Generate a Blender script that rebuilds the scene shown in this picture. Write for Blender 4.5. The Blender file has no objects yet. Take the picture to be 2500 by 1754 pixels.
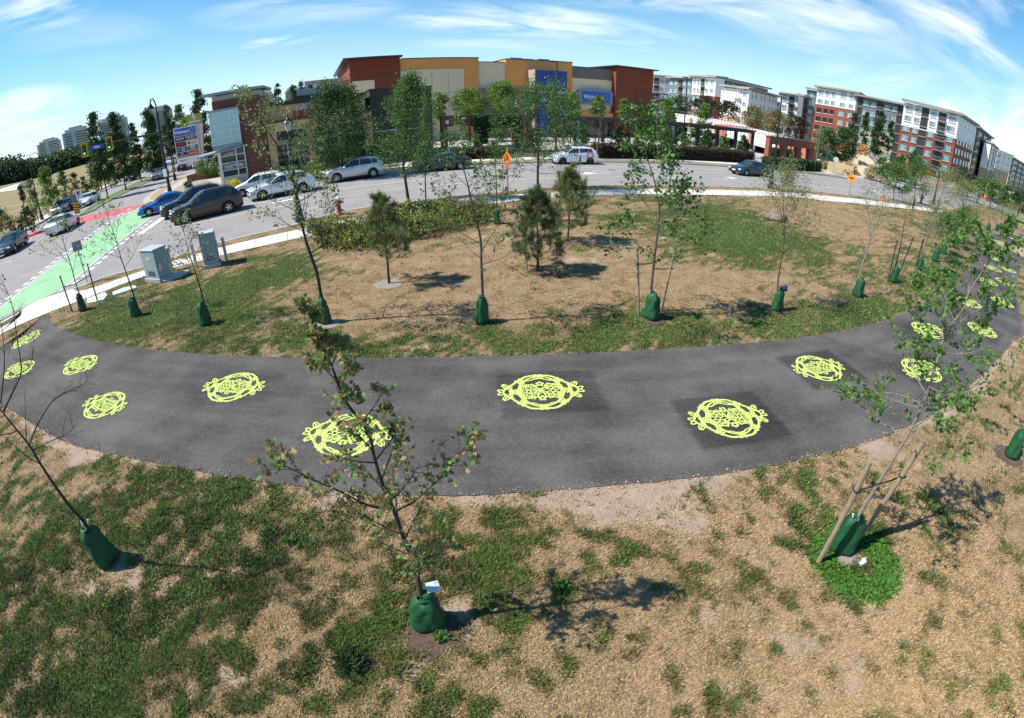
import bpy, math, random
import numpy as np
from mathutils import Vector, Matrix

random.seed(7)
sc = bpy.context.scene
COL = sc.collection
R = math.radians

# ------------------------------------------------------------------ camera (wide fisheye action camera on a 4.9 m pole)
F_, K3, PITCH, ROLL, CAMH = 1.1916, -0.0226, 0.5132, -0.0026, 4.93
cam = bpy.data.cameras.new('camera')
co = bpy.data.objects.new('camera', cam)
COL.objects.link(co)
sc.camera = co
cam.type = 'PANO'
cam.panorama_type = 'FISHEYE_LENS_POLYNOMIAL'
cam.sensor_width = 36
cam.sensor_fit = 'HORIZONTAL'
cam.fisheye_fov = R(180)
cam.fisheye_polynomial_k0 = 0
cam.fisheye_polynomial_k1 = -1 / F_ / 14.4
cam.fisheye_polynomial_k2 = 0
cam.fisheye_polynomial_k3 = -K3 / 14.4 ** 3
cam.fisheye_polynomial_k4 = 0
cam.clip_start = 0.05
cam.clip_end = 6000
_c, _s = math.cos(PITCH), math.sin(PITCH)
_c2, _s2 = math.cos(ROLL), math.sin(ROLL)
_X, _U, _F = Vector((1, 0, 0)), Vector((0, _s, _c)), Vector((0, _c, -_s))
_M = Matrix((_c2 * _X + _s2 * _U, -_s2 * _X + _c2 * _U, -_F)).transposed()
co.matrix_world = Matrix.Translation((0, 0, CAMH)) @ _M.to_4x4()

# ------------------------------------------------------------------ sun, sky, exposure
SUN_EL, SUN_AZ = 50.0, 261.0            # azimuth clockwise from +Y: the sun stands to the left, a touch behind the camera
el, az = R(SUN_EL), R(SUN_AZ)
sdir = Vector((math.sin(az) * math.cos(el), math.cos(az) * math.cos(el), math.sin(el)))
sl = bpy.data.lights.new('sun', 'SUN')
sl.energy = 5.0
sl.angle = R(0.5)
sl.color = (1.0, 0.945, 0.86)
so = bpy.data.objects.new('sun', sl)
so.rotation_euler = (-sdir).to_track_quat('-Z', 'Y').to_euler()
so.location = (-20, -2, 40)
COL.objects.link(so)
sc.view_settings.view_transform = 'Standard'
sc.view_settings.look = 'None'
sc.view_settings.gamma = 1
sc.view_settings.exposure = 0.56


def pray(x, y):
    """viewing ray of the camera above for a picture position (2500 x 1754 grid)"""
    dx, dy = x - 1250.0 + 1e-6, -(y - 877.0)
    r = math.hypot(dx, dy) / 1000
    th = r / F_ + K3 * r ** 3
    a, b, z = dx / 1000 / r * math.sin(th), dy / 1000 / r * math.sin(th), math.cos(th)
    x = _c2 * a - _s2 * b
    y = _s2 * a + _c2 * b
    return x, z * _c + y * _s, -z * _s + y * _c


def G(x, y, z=0.0):
    """point of the horizontal plane at height z seen at a picture position"""
    d = pray(x, y)
    t = (z - CAMH) / d[2]
    return (d[0] * t, d[1] * t)


world = bpy.data.worlds.new('World')
sc.world = world
world.cycles.sampling_method = 'MANUAL'
world.cycles.sample_map_resolution = 512
world.use_nodes = True
nt = world.node_tree
nt.nodes.clear()


def nd(t, typ, **kw):
    n = t.nodes.new(typ)
    for k, v in kw.items():
        setattr(n, k, v)
    return n


def lk(t, a, b):
    t.links.new(a, b)


def mth(t, op, a, b=None, c=None, clamp=False):
    n = nd(t, 'ShaderNodeMath', operation=op)
    n.use_clamp = clamp
    for i, v in enumerate((a, b, c)):
        if v is None:
            continue
        if isinstance(v, (int, float)):
            n.inputs[i].default_value = v
        else:
            lk(t, v, n.inputs[i])
    return n.outputs[0]


wo = nd(nt, 'ShaderNodeOutputWorld')
bg = nd(nt, 'ShaderNodeBackground')
sky = nd(nt, 'ShaderNodeTexSky', sky_type='NISHITA')
sky.sun_disc = False
sky.sun_elevation = el
sky.sun_rotation = az
sky.air_density = 1.0
sky.dust_density = 0.15
sky.ozone_density = 1.6
bg.inputs['Strength'].default_value = 0.092
tc = nd(nt, 'ShaderNodeTexCoord')


def vdot(v):
    n = nd(nt, 'ShaderNodeVectorMath', operation='DOT_PRODUCT')
    lk(nt, tc.outputs['Generated'], n.inputs[0])
    n.inputs[1].default_value = v
    return n.outputs['Value']


# clouds: long cirrus streaks and a few cumulus heads, each at its own direction in the sky
# picture position of both ends, half thickness (radians), strength, noise scale across / along
CL = [((960, 45), (1700, 112), .040, .85, 16, 4), ((1150, 62), (1560, 80), .022, .8, 22, 5), ((590, 115), (790, 84), .014, .7, 26, 6),
      ((480, 40), (980, 8), .05, .42, 12, 3), ((-60, 35), (230, -10), .07, .8, 9, 3), ((-90, 320), (195, 238), .045, 1.2, 9, 3),
      ((-60, 372), (170, 292), .036, 1.1, 9, 3), ((-120, 440), (330, 330), .06, .25, 6, 2),
      ((1640, -40), (2260, 120), .075, .75, 10, 3), ((1830, 60), (2140, 120), .05, .5, 12, 3), ((2140, -60), (2620, 230), .11, .8, 8, 3),
      ((1980, 170), (2400, 215), .05, .45, 10, 3), ((2280, 265), (2360, 270), .028, .9, 22, 14), ((2330, 330), (2620, 330), .09, .95, 13, 9), ((2390, 290), (2560, 300), .05, 1.0, 16, 12),
      ((2420, 270), (2600, 400), .11, .8, 8, 6), ((1330, 8), (1900, 5), .035, .6, 14, 3), ((0, 160), (420, 100), .07, .22, 8, 2),
      ((1000, 108), (1500, 130), .02, .3, 16, 3)]
acc = None
for k, (p, q, th_, st, n1, n2) in enumerate(CL):
    a, b = Vector(pray(*p)), Vector(pray(*q))
    c = (a + b).normalized()
    u = (b - a)
    half = u.length / 2 * 1.15
    u = (u - c * u.dot(c)).normalized()
    v = c.cross(u)
    du, dv, dc = vdot(u), vdot(v), vdot(c)
    cmb = nd(nt, 'ShaderNodeCombineXYZ')
    lk(nt, mth(nt, 'MULTIPLY', du, n2), cmb.inputs[0])
    lk(nt, mth(nt, 'MULTIPLY', dv, n1 * (1.7 if n1 > 2.5 * n2 else 1)), cmb.inputs[1])
    cmb.inputs[2].default_value = k * 3.7
    no = nd(nt, 'ShaderNodeTexNoise')
    no.inputs['Scale'].default_value = 1.0
    no.inputs['Detail'].default_value = 4
    no.inputs['Roughness'].default_value = 0.6
    no.inputs['Distortion'].default_value = 0.6
    lk(nt, cmb.outputs[0], no.inputs['Vector'])
    uu = mth(nt, 'DIVIDE', du, half)
    vv = mth(nt, 'DIVIDE', dv, th_)
    e = mth(nt, 'ADD', mth(nt, 'MULTIPLY', uu, uu), mth(nt, 'MULTIPLY', vv, vv))
    e = mth(nt, 'SUBTRACT', 1.0, e, clamp=True)
    m = mth(nt, 'MULTIPLY_ADD', no.outputs['Fac'], 4.6, -1.95)
    m = mth(nt, 'MULTIPLY', mth(nt, 'MULTIPLY', mth(nt, 'POWER', e, 1.1), st * .92), m, clamp=True)
    m = mth(nt, 'MULTIPLY', m, mth(nt, 'GREATER_THAN', dc, 0.0))
    acc = m if acc is None else mth(nt, 'MAXIMUM', acc, m)
mix = nd(nt, 'ShaderNodeMix', data_type='RGBA')
lk(nt, acc, mix.inputs['Factor'])
hs = nd(nt, 'ShaderNodeHueSaturation')
hs.inputs['Hue'].default_value = 0.492
hs.inputs['Saturation'].default_value = 1.36
hs.inputs['Value'].default_value = 1.2
lk(nt, sky.outputs[0], hs.inputs['Color'])
sz = nd(nt, 'ShaderNodeSeparateXYZ')
lk(nt, tc.outputs['Generated'], sz.inputs[0])
hz = nd(nt, 'ShaderNodeMix', data_type='RGBA')
hf = mth(nt, 'POWER', mth(nt, 'SUBTRACT', 1.0, mth(nt, 'ABSOLUTE', sz.outputs[2]), clamp=True), 9.0)
lk(nt, mth(nt, 'MULTIPLY', hf, .85), hz.inputs['Factor'])
lk(nt, hs.outputs[0], hz.inputs['A'])
hz.inputs['B'].default_value = (4.6, 7.0, 8.8, 1)
lk(nt, hz.outputs['Result'], mix.inputs['A'])
mix.inputs['B'].default_value = (9.6, 9.8, 10.0, 1)
lk(nt, mix.outputs['Result'], bg.inputs['Color'])
lk(nt, bg.outputs[0], wo.inputs[0])

# ------------------------------------------------------------------ helpers
MATS = {}


def rgb(c):
    return (c[0], c[1], c[2], 1.0)


def mat(name, col, col2=None, scale=3.0, rough=0.8, metal=0.0, bump=0.0, bscale=None, spec=0.5, detail=5, emit=None, coat=0.0,
        stretch=None, trans=0.0, alpha=1.0):
    """principled material; col2 = second colour mixed in by object-space noise"""
    if name in MATS:
        return MATS[name]
    m = bpy.data.materials.new(name)
    m.use_nodes = True
    t = m.node_tree
    p = t.nodes['Principled BSDF']
    p.inputs['Base Color'].default_value = rgb(col)
    p.inputs['Roughness'].default_value = rough
    p.inputs['Metallic'].default_value = metal
    p.inputs['Specular IOR Level'].default_value = spec
    p.inputs['Coat Weight'].default_value = coat
    p.inputs['Coat Roughness'].default_value = 0.05
    p.inputs['Transmission Weight'].default_value = trans
    p.inputs['Alpha'].default_value = alpha
    if emit:
        p.inputs['Emission Color'].default_value = rgb(emit[0])
        p.inputs['Emission Strength'].default_value = emit[1]
    if col2 is not None or bump:
        tcn = nd(t, 'ShaderNodeTexCoord')
        src = tcn.outputs['Object']
        if stretch:
            mp = nd(t, 'ShaderNodeMapping')
            mp.inputs['Scale'].default_value = stretch
            lk(t, src, mp.inputs['Vector'])
            src = mp.outputs[0]
    if col2 is not None:
        n = nd(t, 'ShaderNodeTexNoise')
        n.inputs['Scale'].default_value = scale
        n.inputs['Detail'].default_value = detail
        n.inputs['Roughness'].default_value = 0.6
        lk(t, src, n.inputs['Vector'])
        mr = nd(t, 'ShaderNodeMapRange')
        mr.inputs['From Min'].default_value = 0.35
        mr.inputs['From Max'].default_value = 0.65
        lk(t, n.outputs['Fac'], mr.inputs['Value'])
        mx = nd(t, 'ShaderNodeMix', data_type='RGBA')
        mx.inputs['A'].default_value = rgb(col)
        mx.inputs['B'].default_value = rgb(col2)
        lk(t, mr.outputs[0], mx.inputs['Factor'])
        lk(t, mx.outputs['Result'], p.inputs['Base Color'])
    if bump:
        n = nd(t, 'ShaderNodeTexNoise')
        n.inputs['Scale'].default_value = bscale or scale * 6
        n.inputs['Detail'].default_value = 4
        lk(t, src, n.inputs['Vector'])
        b = nd(t, 'ShaderNodeBump')
        b.inputs['Strength'].default_value = bump
        b.inputs['Distance'].default_value = 0.02
        lk(t, n.outputs['Fac'], b.inputs['Height'])
        lk(t, b.outputs[0], p.inputs['Normal'])
    MATS[name] = m
    return m


def bricks(name, c1, c2, mortar, bw=0.4, bh=0.13):
    if name in MATS:
        return MATS[name]
    m = bpy.data.materials.new(name)
    m.use_nodes = True
    t = m.node_tree
    p = t.nodes['Principled BSDF']
    p.inputs['Roughness'].default_value = 0.9
    tcn = nd(t, 'ShaderNodeTexCoord')
    sp = nd(t, 'ShaderNodeSeparateXYZ')
    lk(t, tcn.outputs['Object'], sp.inputs[0])
    cb = nd(t, 'ShaderNodeCombineXYZ')
    lk(t, mth(t, 'ADD', sp.outputs[0], sp.outputs[1]), cb.inputs[0])
    lk(t, sp.outputs[2], cb.inputs[1])
    b = nd(t, 'ShaderNodeTexBrick')
    b.inputs['Scale'].default_value = 1.0
    b.inputs['Brick Width'].default_value = bw
    b.inputs['Row Height'].default_value = bh
    b.inputs['Mortar Size'].default_value = 0.012
    b.inputs['Color1'].default_value = rgb(c1)
    b.inputs['Color2'].default_value = rgb(c2)
    b.inputs['Mortar'].default_value = rgb(mortar)
    lk(t, cb.outputs[0], b.inputs['Vector'])
    n = nd(t, 'ShaderNodeTexNoise')
    n.inputs['Scale'].default_value = 0.9
    n.inputs['Detail'].default_value = 6
    lk(t, tcn.outputs['Object'], n.inputs['Vector'])
    mx = nd(t, 'ShaderNodeMix', data_type='RGBA', blend_type='MULTIPLY')
    mx.inputs['Factor'].default_value = 0.35
    lk(t, b.outputs['Color'], mx.inputs['A'])
    lk(t, n.outputs['Color'], mx.inputs['B'])
    lk(t, mx.outputs['Result'], p.inputs['Base Color'])
    MATS[name] = m
    return m


class MB:
    """collects shapes; build() links them as ONE mesh object"""

    def __init__(s):
        s.v, s.f, s.m, s.sm = [], [], [], []

    def add(s, vs, fs, mi=0, smooth=False):
        o = len(s.v)
        s.v += [tuple(v) for v in vs]
        for f in fs:
            s.f.append(tuple(i + o for i in f))
            s.m.append(mi)
            s.sm.append(smooth)

    def box(s, x0, x1, y0, y1, z0, z1, mi=0, bev=0.0):
        if bev:
            b = bev
            vs, rings = [], [(z0, b), (z0 + b, 0), (z1 - b, 0), (z1, b)]
            for z, i in rings:
                for (x, y) in ((x0 + i + (0 if i else 0), y0 + i), (x1 - i, y0 + i), (x1 - i, y1 - i), (x0 + i, y1 - i)):
                    vs.append((x, y, z))
            fs = [(3, 2, 1, 0), (12, 13, 14, 15)]
            for r in range(3):
                for k in range(4):
                    fs.append((r * 4 + k, r * 4 + (k + 1) % 4, r * 4 + 4 + (k + 1) % 4, r * 4 + 4 + k))
            s.add(vs, fs, mi)
            return
        vs = [(x, y, z) for z in (z0, z1) for (x, y) in ((x0, y0), (x1, y0), (x1, y1), (x0, y1))]
        s.add(vs, [(3, 2, 1, 0), (4, 5, 6, 7), (0, 1, 5, 4), (1, 2, 6, 5), (2, 3, 7, 6), (3, 0, 4, 7)], mi)

    def prism(s, poly, z0, z1, mi=0, top=None):
        n = len(poly)
        a = sum(poly[i][0] * poly[(i + 1) % n][1] - poly[(i + 1) % n][0] * poly[i][1] for i in range(n))
        if a < 0:
            poly = poly[::-1]
        vs = [(p[0], p[1], z0) for p in poly] + [(p[0], p[1], z1) for p in poly]
        s.add(vs, [tuple(range(n - 1, -1, -1)), tuple(range(n, 2 * n))], mi if top is None else top)
        s.add(vs, [(i, (i + 1) % n, n + (i + 1) % n, n + i) for i in range(n)], mi)

    def prism_x(s, prof, x0, x1, mi=0):
        """profile in (y,z) swept along x"""
        n = len(prof)
        vs = [(x0, p[0], p[1]) for p in prof] + [(x1, p[0], p[1]) for p in prof]
        s.add(vs, [tuple(range(n)), tuple(range(2 * n - 1, n - 1, -1))] + [(i, n + i, n + (i + 1) % n, (i + 1) % n) for i in range(n)], mi)

    def tube(s, pts, rad, n=8, mi=0, cap=True, smooth=True):
        P = [Vector(p) for p in pts]
        if not hasattr(rad, '__len__'):
            rad = [rad] * len(P)
        vs, up = [], None
        for i, p in enumerate(P):
            d = (P[min(i + 1, len(P) - 1)] - P[max(i - 1, 0)])
            d = d.normalized() if d.length > 1e-9 else Vector((0, 0, 1))
            if up is None:
                up = Vector((1, 0, 0)) if abs(d.x) < 0.9 else Vector((0, 1, 0))
            a = (up - d * up.dot(d)).normalized()
            b = d.cross(a)
            up = a
            for k in range(n):
                t = 2 * math.pi * k / n
                q = p + (a * math.cos(t) + b * math.sin(t)) * rad[i]
                vs.append(tuple(q))
        fs = []
        for i in range(len(P) - 1):
            for k in range(n):
                fs.append((i * n + k, i * n + (k + 1) % n, (i + 1) * n + (k + 1) % n, (i + 1) * n + k))
        s.add(vs, fs, mi, smooth)
        if cap:
            s.add(vs, [tuple(range(n - 1, -1, -1)), tuple(range((len(P) - 1) * n, len(P) * n))], mi)

    def lathe(s, prof, n=16, c=(0, 0, 0), mi=0, smooth=True, axis='z', cap=True):
        vs = []
        for r, z in prof:
            for k in range(n):
                t = 2 * math.pi * k / n
                a, b = r * math.cos(t), r * math.sin(t)
                if axis == 'z':
                    vs.append((c[0] + a, c[1] + b, c[2] + z))
                elif axis == 'y':
                    vs.append((c[0] + a, c[1] + z, c[2] - b))
                else:
                    vs.append((c[0] + z, c[1] + a, c[2] + b))
        fs = [(i * n + k, i * n + (k + 1) % n, (i + 1) * n + (k + 1) % n, (i + 1) * n + k) for i in range(len(prof) - 1) for k in range(n)]
        s.add(vs, fs, mi, smooth)
        if cap:
            s.add(vs, [tuple(range(n - 1, -1, -1)), tuple(range((len(prof) - 1) * n, len(prof) * n))], mi)

    def ball(s, c, r, n=12, mi=0, ry=None, rz=None):
        ry, rz = ry or r, rz or r
        m = n // 2
        vs = [(c[0], c[1], c[2] - rz)]
        for i in range(1, m):
            ph = -math.pi / 2 + math.pi * i / m
            for k in range(n):
                t = 2 * math.pi * k / n
                vs.append((c[0] + r * math.cos(ph) * math.cos(t), c[1] + ry * math.cos(ph) * math.sin(t), c[2] + rz * math.sin(ph)))
        vs.append((c[0], c[1], c[2] + rz))
        fs = [(0, 1 + (k + 1) % n, 1 + k) for k in range(n)]
        for i in range(m - 2):
            for k in range(n):
                a = 1 + i * n
                fs.append((a + k, a + (k + 1) % n, a + n + (k + 1) % n, a + n + k))
        a = 1 + (m - 2) * n
        fs += [(a + k, a + (k + 1) % n, len(vs) - 1) for k in range(n)]
        s.add(vs, fs, mi, True)

    def build(s, name, mats, parent=None, loc=None):
        if not isinstance(mats, (list, tuple)):
            mats = [mats]
        me = bpy.data.meshes.new(name)
        me.from_pydata(s.v, [], s.f)
        for m in mats:
            me.materials.append(m)
        me.polygons.foreach_set('material_index', s.m)
        me.polygons.foreach_set('use_smooth', s.sm)
        me.update()
        o = bpy.data.objects.new(name, me)
        COL.objects.link(o)
        if parent:
            o.parent = parent
        if loc:
            o.location = loc
        return o


def npmesh(name, V, T, mats, parent=None, midx=None, attr=None, smooth=False):
    """fast mesh from numpy arrays: V (n,3), T (m,3) triangles; attr = dict name -> (n,4) point colours"""
    me = bpy.data.meshes.new(name)
    V = np.ascontiguousarray(V, dtype=np.float32)
    T = np.ascontiguousarray(T, dtype=np.int32)
    k = T.shape[1]
    me.vertices.add(len(V))
    me.vertices.foreach_set('co', V.ravel())
    me.loops.add(T.size)
    me.loops.foreach_set('vertex_index', T.ravel())
    me.polygons.add(len(T))
    me.polygons.foreach_set('loop_start', np.arange(0, T.size, k, dtype=np.int32))
    me.polygons.foreach_set('loop_total', np.full(len(T), k, dtype=np.int32))
    for m in (mats if isinstance(mats, (list, tuple)) else [mats]):
        me.materials.append(m)
    if midx is not None:
        me.polygons.foreach_set('material_index', np.ascontiguousarray(midx, dtype=np.int32))
    if smooth:
        me.polygons.foreach_set('use_smooth', np.ones(len(T), dtype=bool))
    me.update(calc_edges=True)
    if attr:
        for an, a in attr.items():
            ca = me.color_attributes.new(an, 'FLOAT_COLOR', 'POINT')
            ca.data.foreach_set('color', np.ascontiguousarray(a, dtype=np.float32).ravel())
    o = bpy.data.objects.new(name, me)
    COL.objects.link(o)
    if parent:
        o.parent = parent
    return o


def bxs(name, m, parent, L):
    """several boxes, each one an object of its own"""
    for b in L:
        q = MB()
        q.box(*b)
        q.build(name, m, parent)


def tag(o, label=None, cat=None, group=None, kind=None):
    if label:
        o['label'] = label
    if cat:
        o['category'] = cat
    if group:
        o['group'] = group
    if kind:
        o['kind'] = kind
    return o


def thing(name, label, cat, loc=(0, 0, 0), rz=0.0, group=None):
    o = bpy.data.objects.new(name, None)
    o.empty_display_size = 0.3
    COL.objects.link(o)
    o.location = (loc[0], loc[1], loc[2] if len(loc) > 2 else 0.0)
    o.rotation_euler = (0, 0, rz)
    return tag(o, label, cat, group)


def struct(o):
    o['kind'] = 'structure'
    return o


KIDS = {}


def dup(root, loc, rz=None, label=None, group=None, scale=None):
    """a copy of a thing with copies of its parts and sub-parts (mesh data shared)"""
    if not KIDS or root.name not in KIDS:
        KIDS.clear()
        for o in COL.objects:
            if o.parent:
                KIDS.setdefault(o.parent.name, []).append(o)
        KIDS.setdefault(root.name, [])

    def rec(o, par):
        c = o.copy()
        COL.objects.link(c)
        c.parent = par
        for k in KIDS.get(o.name, []):
            rec(k, c)
        return c
    c = rec(root, None)
    c.location = (loc[0], loc[1], loc[2] if len(loc) > 2 else root.location.z)
    if rz is not None:
        c.rotation_euler = (0, 0, rz)
    if scale:
        c.scale = (scale,) * 3 if not hasattr(scale, '__len__') else scale
    if label:
        c['label'] = label
    if group:
        c['group'] = group
    return c


def text(name, s, size, m, parent, loc, rot=(math.pi / 2, 0, 0), ext=0.01, bold=0.0, align='CENTER', sx=1.0, shear=0.0):
    cu = bpy.data.curves.new(name, 'FONT')
    cu.body = s
    cu.size = size
    cu.extrude = ext
    cu.offset = bold
    cu.align_x = align
    cu.align_y = 'CENTER'
    cu.shear = shear
    cu.materials.append(m)
    o = bpy.data.objects.new(name, cu)
    COL.objects.link(o)
    o.parent = parent
    o.location = loc
    o.rotation_euler = rot
    o.scale = (sx, 1, 1)
    return o


def crm(P, n=8):
    """Catmull-Rom through points"""
    P = [np.array(p, float) for p in P]
    Q = [2 * P[0] - P[1]] + P + [2 * P[-1] - P[-2]]
    out = []
    for i in range(1, len(Q) - 2):
        for k in range(n):
            t = k / n
            a, b, c, d = Q[i - 1:i + 3]
            out.append(0.5 * ((2 * b) + (c - a) * t + (2 * a - 5 * b + 4 * c - d) * t * t + (3 * b - a - 3 * c + d) * t ** 3))
    out.append(P[-1])
    return [tuple(p) for p in out]


def resamp(P, n):
    P = np.array(P, float)
    d = np.r_[0, np.cumsum(np.hypot(*(P[1:, :2] - P[:-1, :2]).T))]
    s = np.linspace(0, d[-1], n)
    return np.stack([np.interp(s, d, P[:, k]) for k in range(P.shape[1])], 1), s


def lawnz(x, y):
    """height of the lawn: a shallow swale beyond the path"""
    x, y = np.asarray(x, float), np.asarray(y, float)
    e = ((x - 11.5) * .95 + (y - 24) * .3) ** 2 / 8.5 ** 2 + ((y - 24.5) * .95 - (x - 11.5) * .3) ** 2 / 5.2 ** 2
    return -0.075 * np.clip(1 - e, 0, 1) ** 1.5 - 0.004


def band(name, A, B, n, m, z, material, uv=True, rows=6):
    """sheet between two curves"""
    a, sa = resamp(A, n)
    b, sb = resamp(B, n)
    V, T = [], []
    t = np.linspace(0, 1, rows)
    for i in range(n):
        for k in t:
            p = a[i] * (1 - k) + b[i] * k
            V.append((p[0], p[1], z))
    for i in range(n - 1):
        for k in range(rows - 1):
            T.append((i * rows + k, (i + 1) * rows + k, (i + 1) * rows + k + 1, i * rows + k + 1))
    V, T = np.array(V), np.array(T)
    p0, p1, p3 = V[T[:, 0]], V[T[:, 1]], V[T[:, 3]]
    cr = (p1 - p0)[:, 0] * (p3 - p0)[:, 1] - (p1 - p0)[:, 1] * (p3 - p0)[:, 0]
    if cr.sum() < 0:
        T = T[:, ::-1]
    o = npmesh(name, V, T, material)
    me = o.data
    uvl = me.uv_layers.new(name='UVMap')
    s = np.repeat((sa + sb) / 2, rows)
    tt = np.tile(t, n)
    li = T.ravel()
    uvl.data.foreach_set('uv', np.stack([s[li], tt[li]], 1).astype(np.float32).ravel())
    return o


def ribbon_mesh(mb, pts, w, z, closed=False, mi=0, w2=None):
    P = np.array(pts, float)
    n = len(P)
    if closed:
        d = np.roll(P, -1, 0) - np.roll(P, 1, 0)
    else:
        d = np.gradient(P, axis=0)
    L = np.hypot(d[:, 0], d[:, 1]) + 1e-9
    nx, ny = -d[:, 1] / L, d[:, 0] / L
    ww = np.full(n, w / 2) if w2 is None else np.asarray(w2) / 2
    vs = [(P[i, 0] + nx[i] * ww[i], P[i, 1] + ny[i] * ww[i], z) for i in range(n)] + [(P[i, 0] - nx[i] * ww[i], P[i, 1] - ny[i] * ww[i], z) for i in range(n)]
    m = n if closed else n - 1
    mb.add(vs, [(n + i, n + (i + 1) % n, (i + 1) % n, i) for i in range(m)], mi)


def wall_strip(mb, pts, w, z0, z1, mi=0):
    """kerb-like bar of rectangular section along a curve"""
    P = np.array(pts, float)
    d = np.gradient(P, axis=0)
    L = np.hypot(d[:, 0], d[:, 1]) + 1e-9
    nx, ny = -d[:, 1] / L * w / 2, d[:, 0] / L * w / 2
    n = len(P)
    vs = []
    for i in range(n):
        for (s, z) in ((1, z0), (1, z1), (-1, z1), (-1, z0)):
            vs.append((P[i, 0] + nx[i] * s, P[i, 1] + ny[i] * s, z))
    fs = [(i * 4 + k, i * 4 + (k + 1) % 4, i * 4 + 4 + (k + 1) % 4, i * 4 + 4 + k) for i in range(n - 1) for k in range(4)]
    fs += [(0, 3, 2, 1), ((n - 1) * 4, (n - 1) * 4 + 1, (n - 1) * 4 + 2, (n - 1) * 4 + 3)]
    mb.add(vs, fs, mi)


def inpoly(x, y, poly):
    x, y = np.asarray(x), np.asarray(y)
    c = np.zeros(x.shape, bool)
    n = len(poly)
    for i in range(n):
        x1, y1 = poly[i][0], poly[i][1]
        x2, y2 = poly[(i + 1) % n][0], poly[(i + 1) % n][1]
        if y1 == y2:
            continue
        k = ((y1 > y) != (y2 > y)) & (x < (x2 - x1) * (y - y1) / (y2 - y1) + x1)
        c ^= k
    return c


_rs = np.random.RandomState(11)
_LAT = _rs.rand(256, 256)


def vnoise(x, y):
    x, y = np.asarray(x, float), np.asarray(y, float)
    xi, yi = np.floor(x).astype(int), np.floor(y).astype(int)
    fx, fy = x - xi, y - yi
    fx, fy = fx * fx * (3 - 2 * fx), fy * fy * (3 - 2 * fy)
    a, b = _LAT[xi & 255, yi & 255], _LAT[(xi + 1) & 255, yi & 255]
    c, d = _LAT[xi & 255, (yi + 1) & 255], _LAT[(xi + 1) & 255, (yi + 1) & 255]
    return (a * (1 - fx) + b * fx) * (1 - fy) + (c * (1 - fx) + d * fx) * fy


def fbm(x, y, f=1.0, o=4):
    s, a, t = 0, 1.0, 0
    x, y = np.asarray(x, float), np.asarray(y, float)
    for k in range(o):
        s = s + a * vnoise(x * f + 17.3 * k, y * f - 9.1 * k)
        t += a
        a *= .55
        f *= 2.1
    return s / t
# ================================================================== GROUND, ROAD, PATH
PL = lambda L, z=0.0: [G(x, y, z) for x, y in L]
RZ = -0.12
CONC = mat('concrete', (.56, .53, .48), (.47, .45, .41), 1.3, .9, bump=.15)
KERB = mat('kerb_concrete', (.47, .45, .41), (.36, .35, .32), 2.0, .9)
GRND = mat('dry_ground', (.26, .19, .10), (.12, .13, .05), .06, 1.0, detail=8)

gm = MB()
gm.add([(-2500, -2500, -.24), (2500, -2500, -.24), (2500, 2500, -.24), (-2500, 2500, -.24)], [(0, 1, 2, 3)])
struct(gm.build('ground', GRND))


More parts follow.
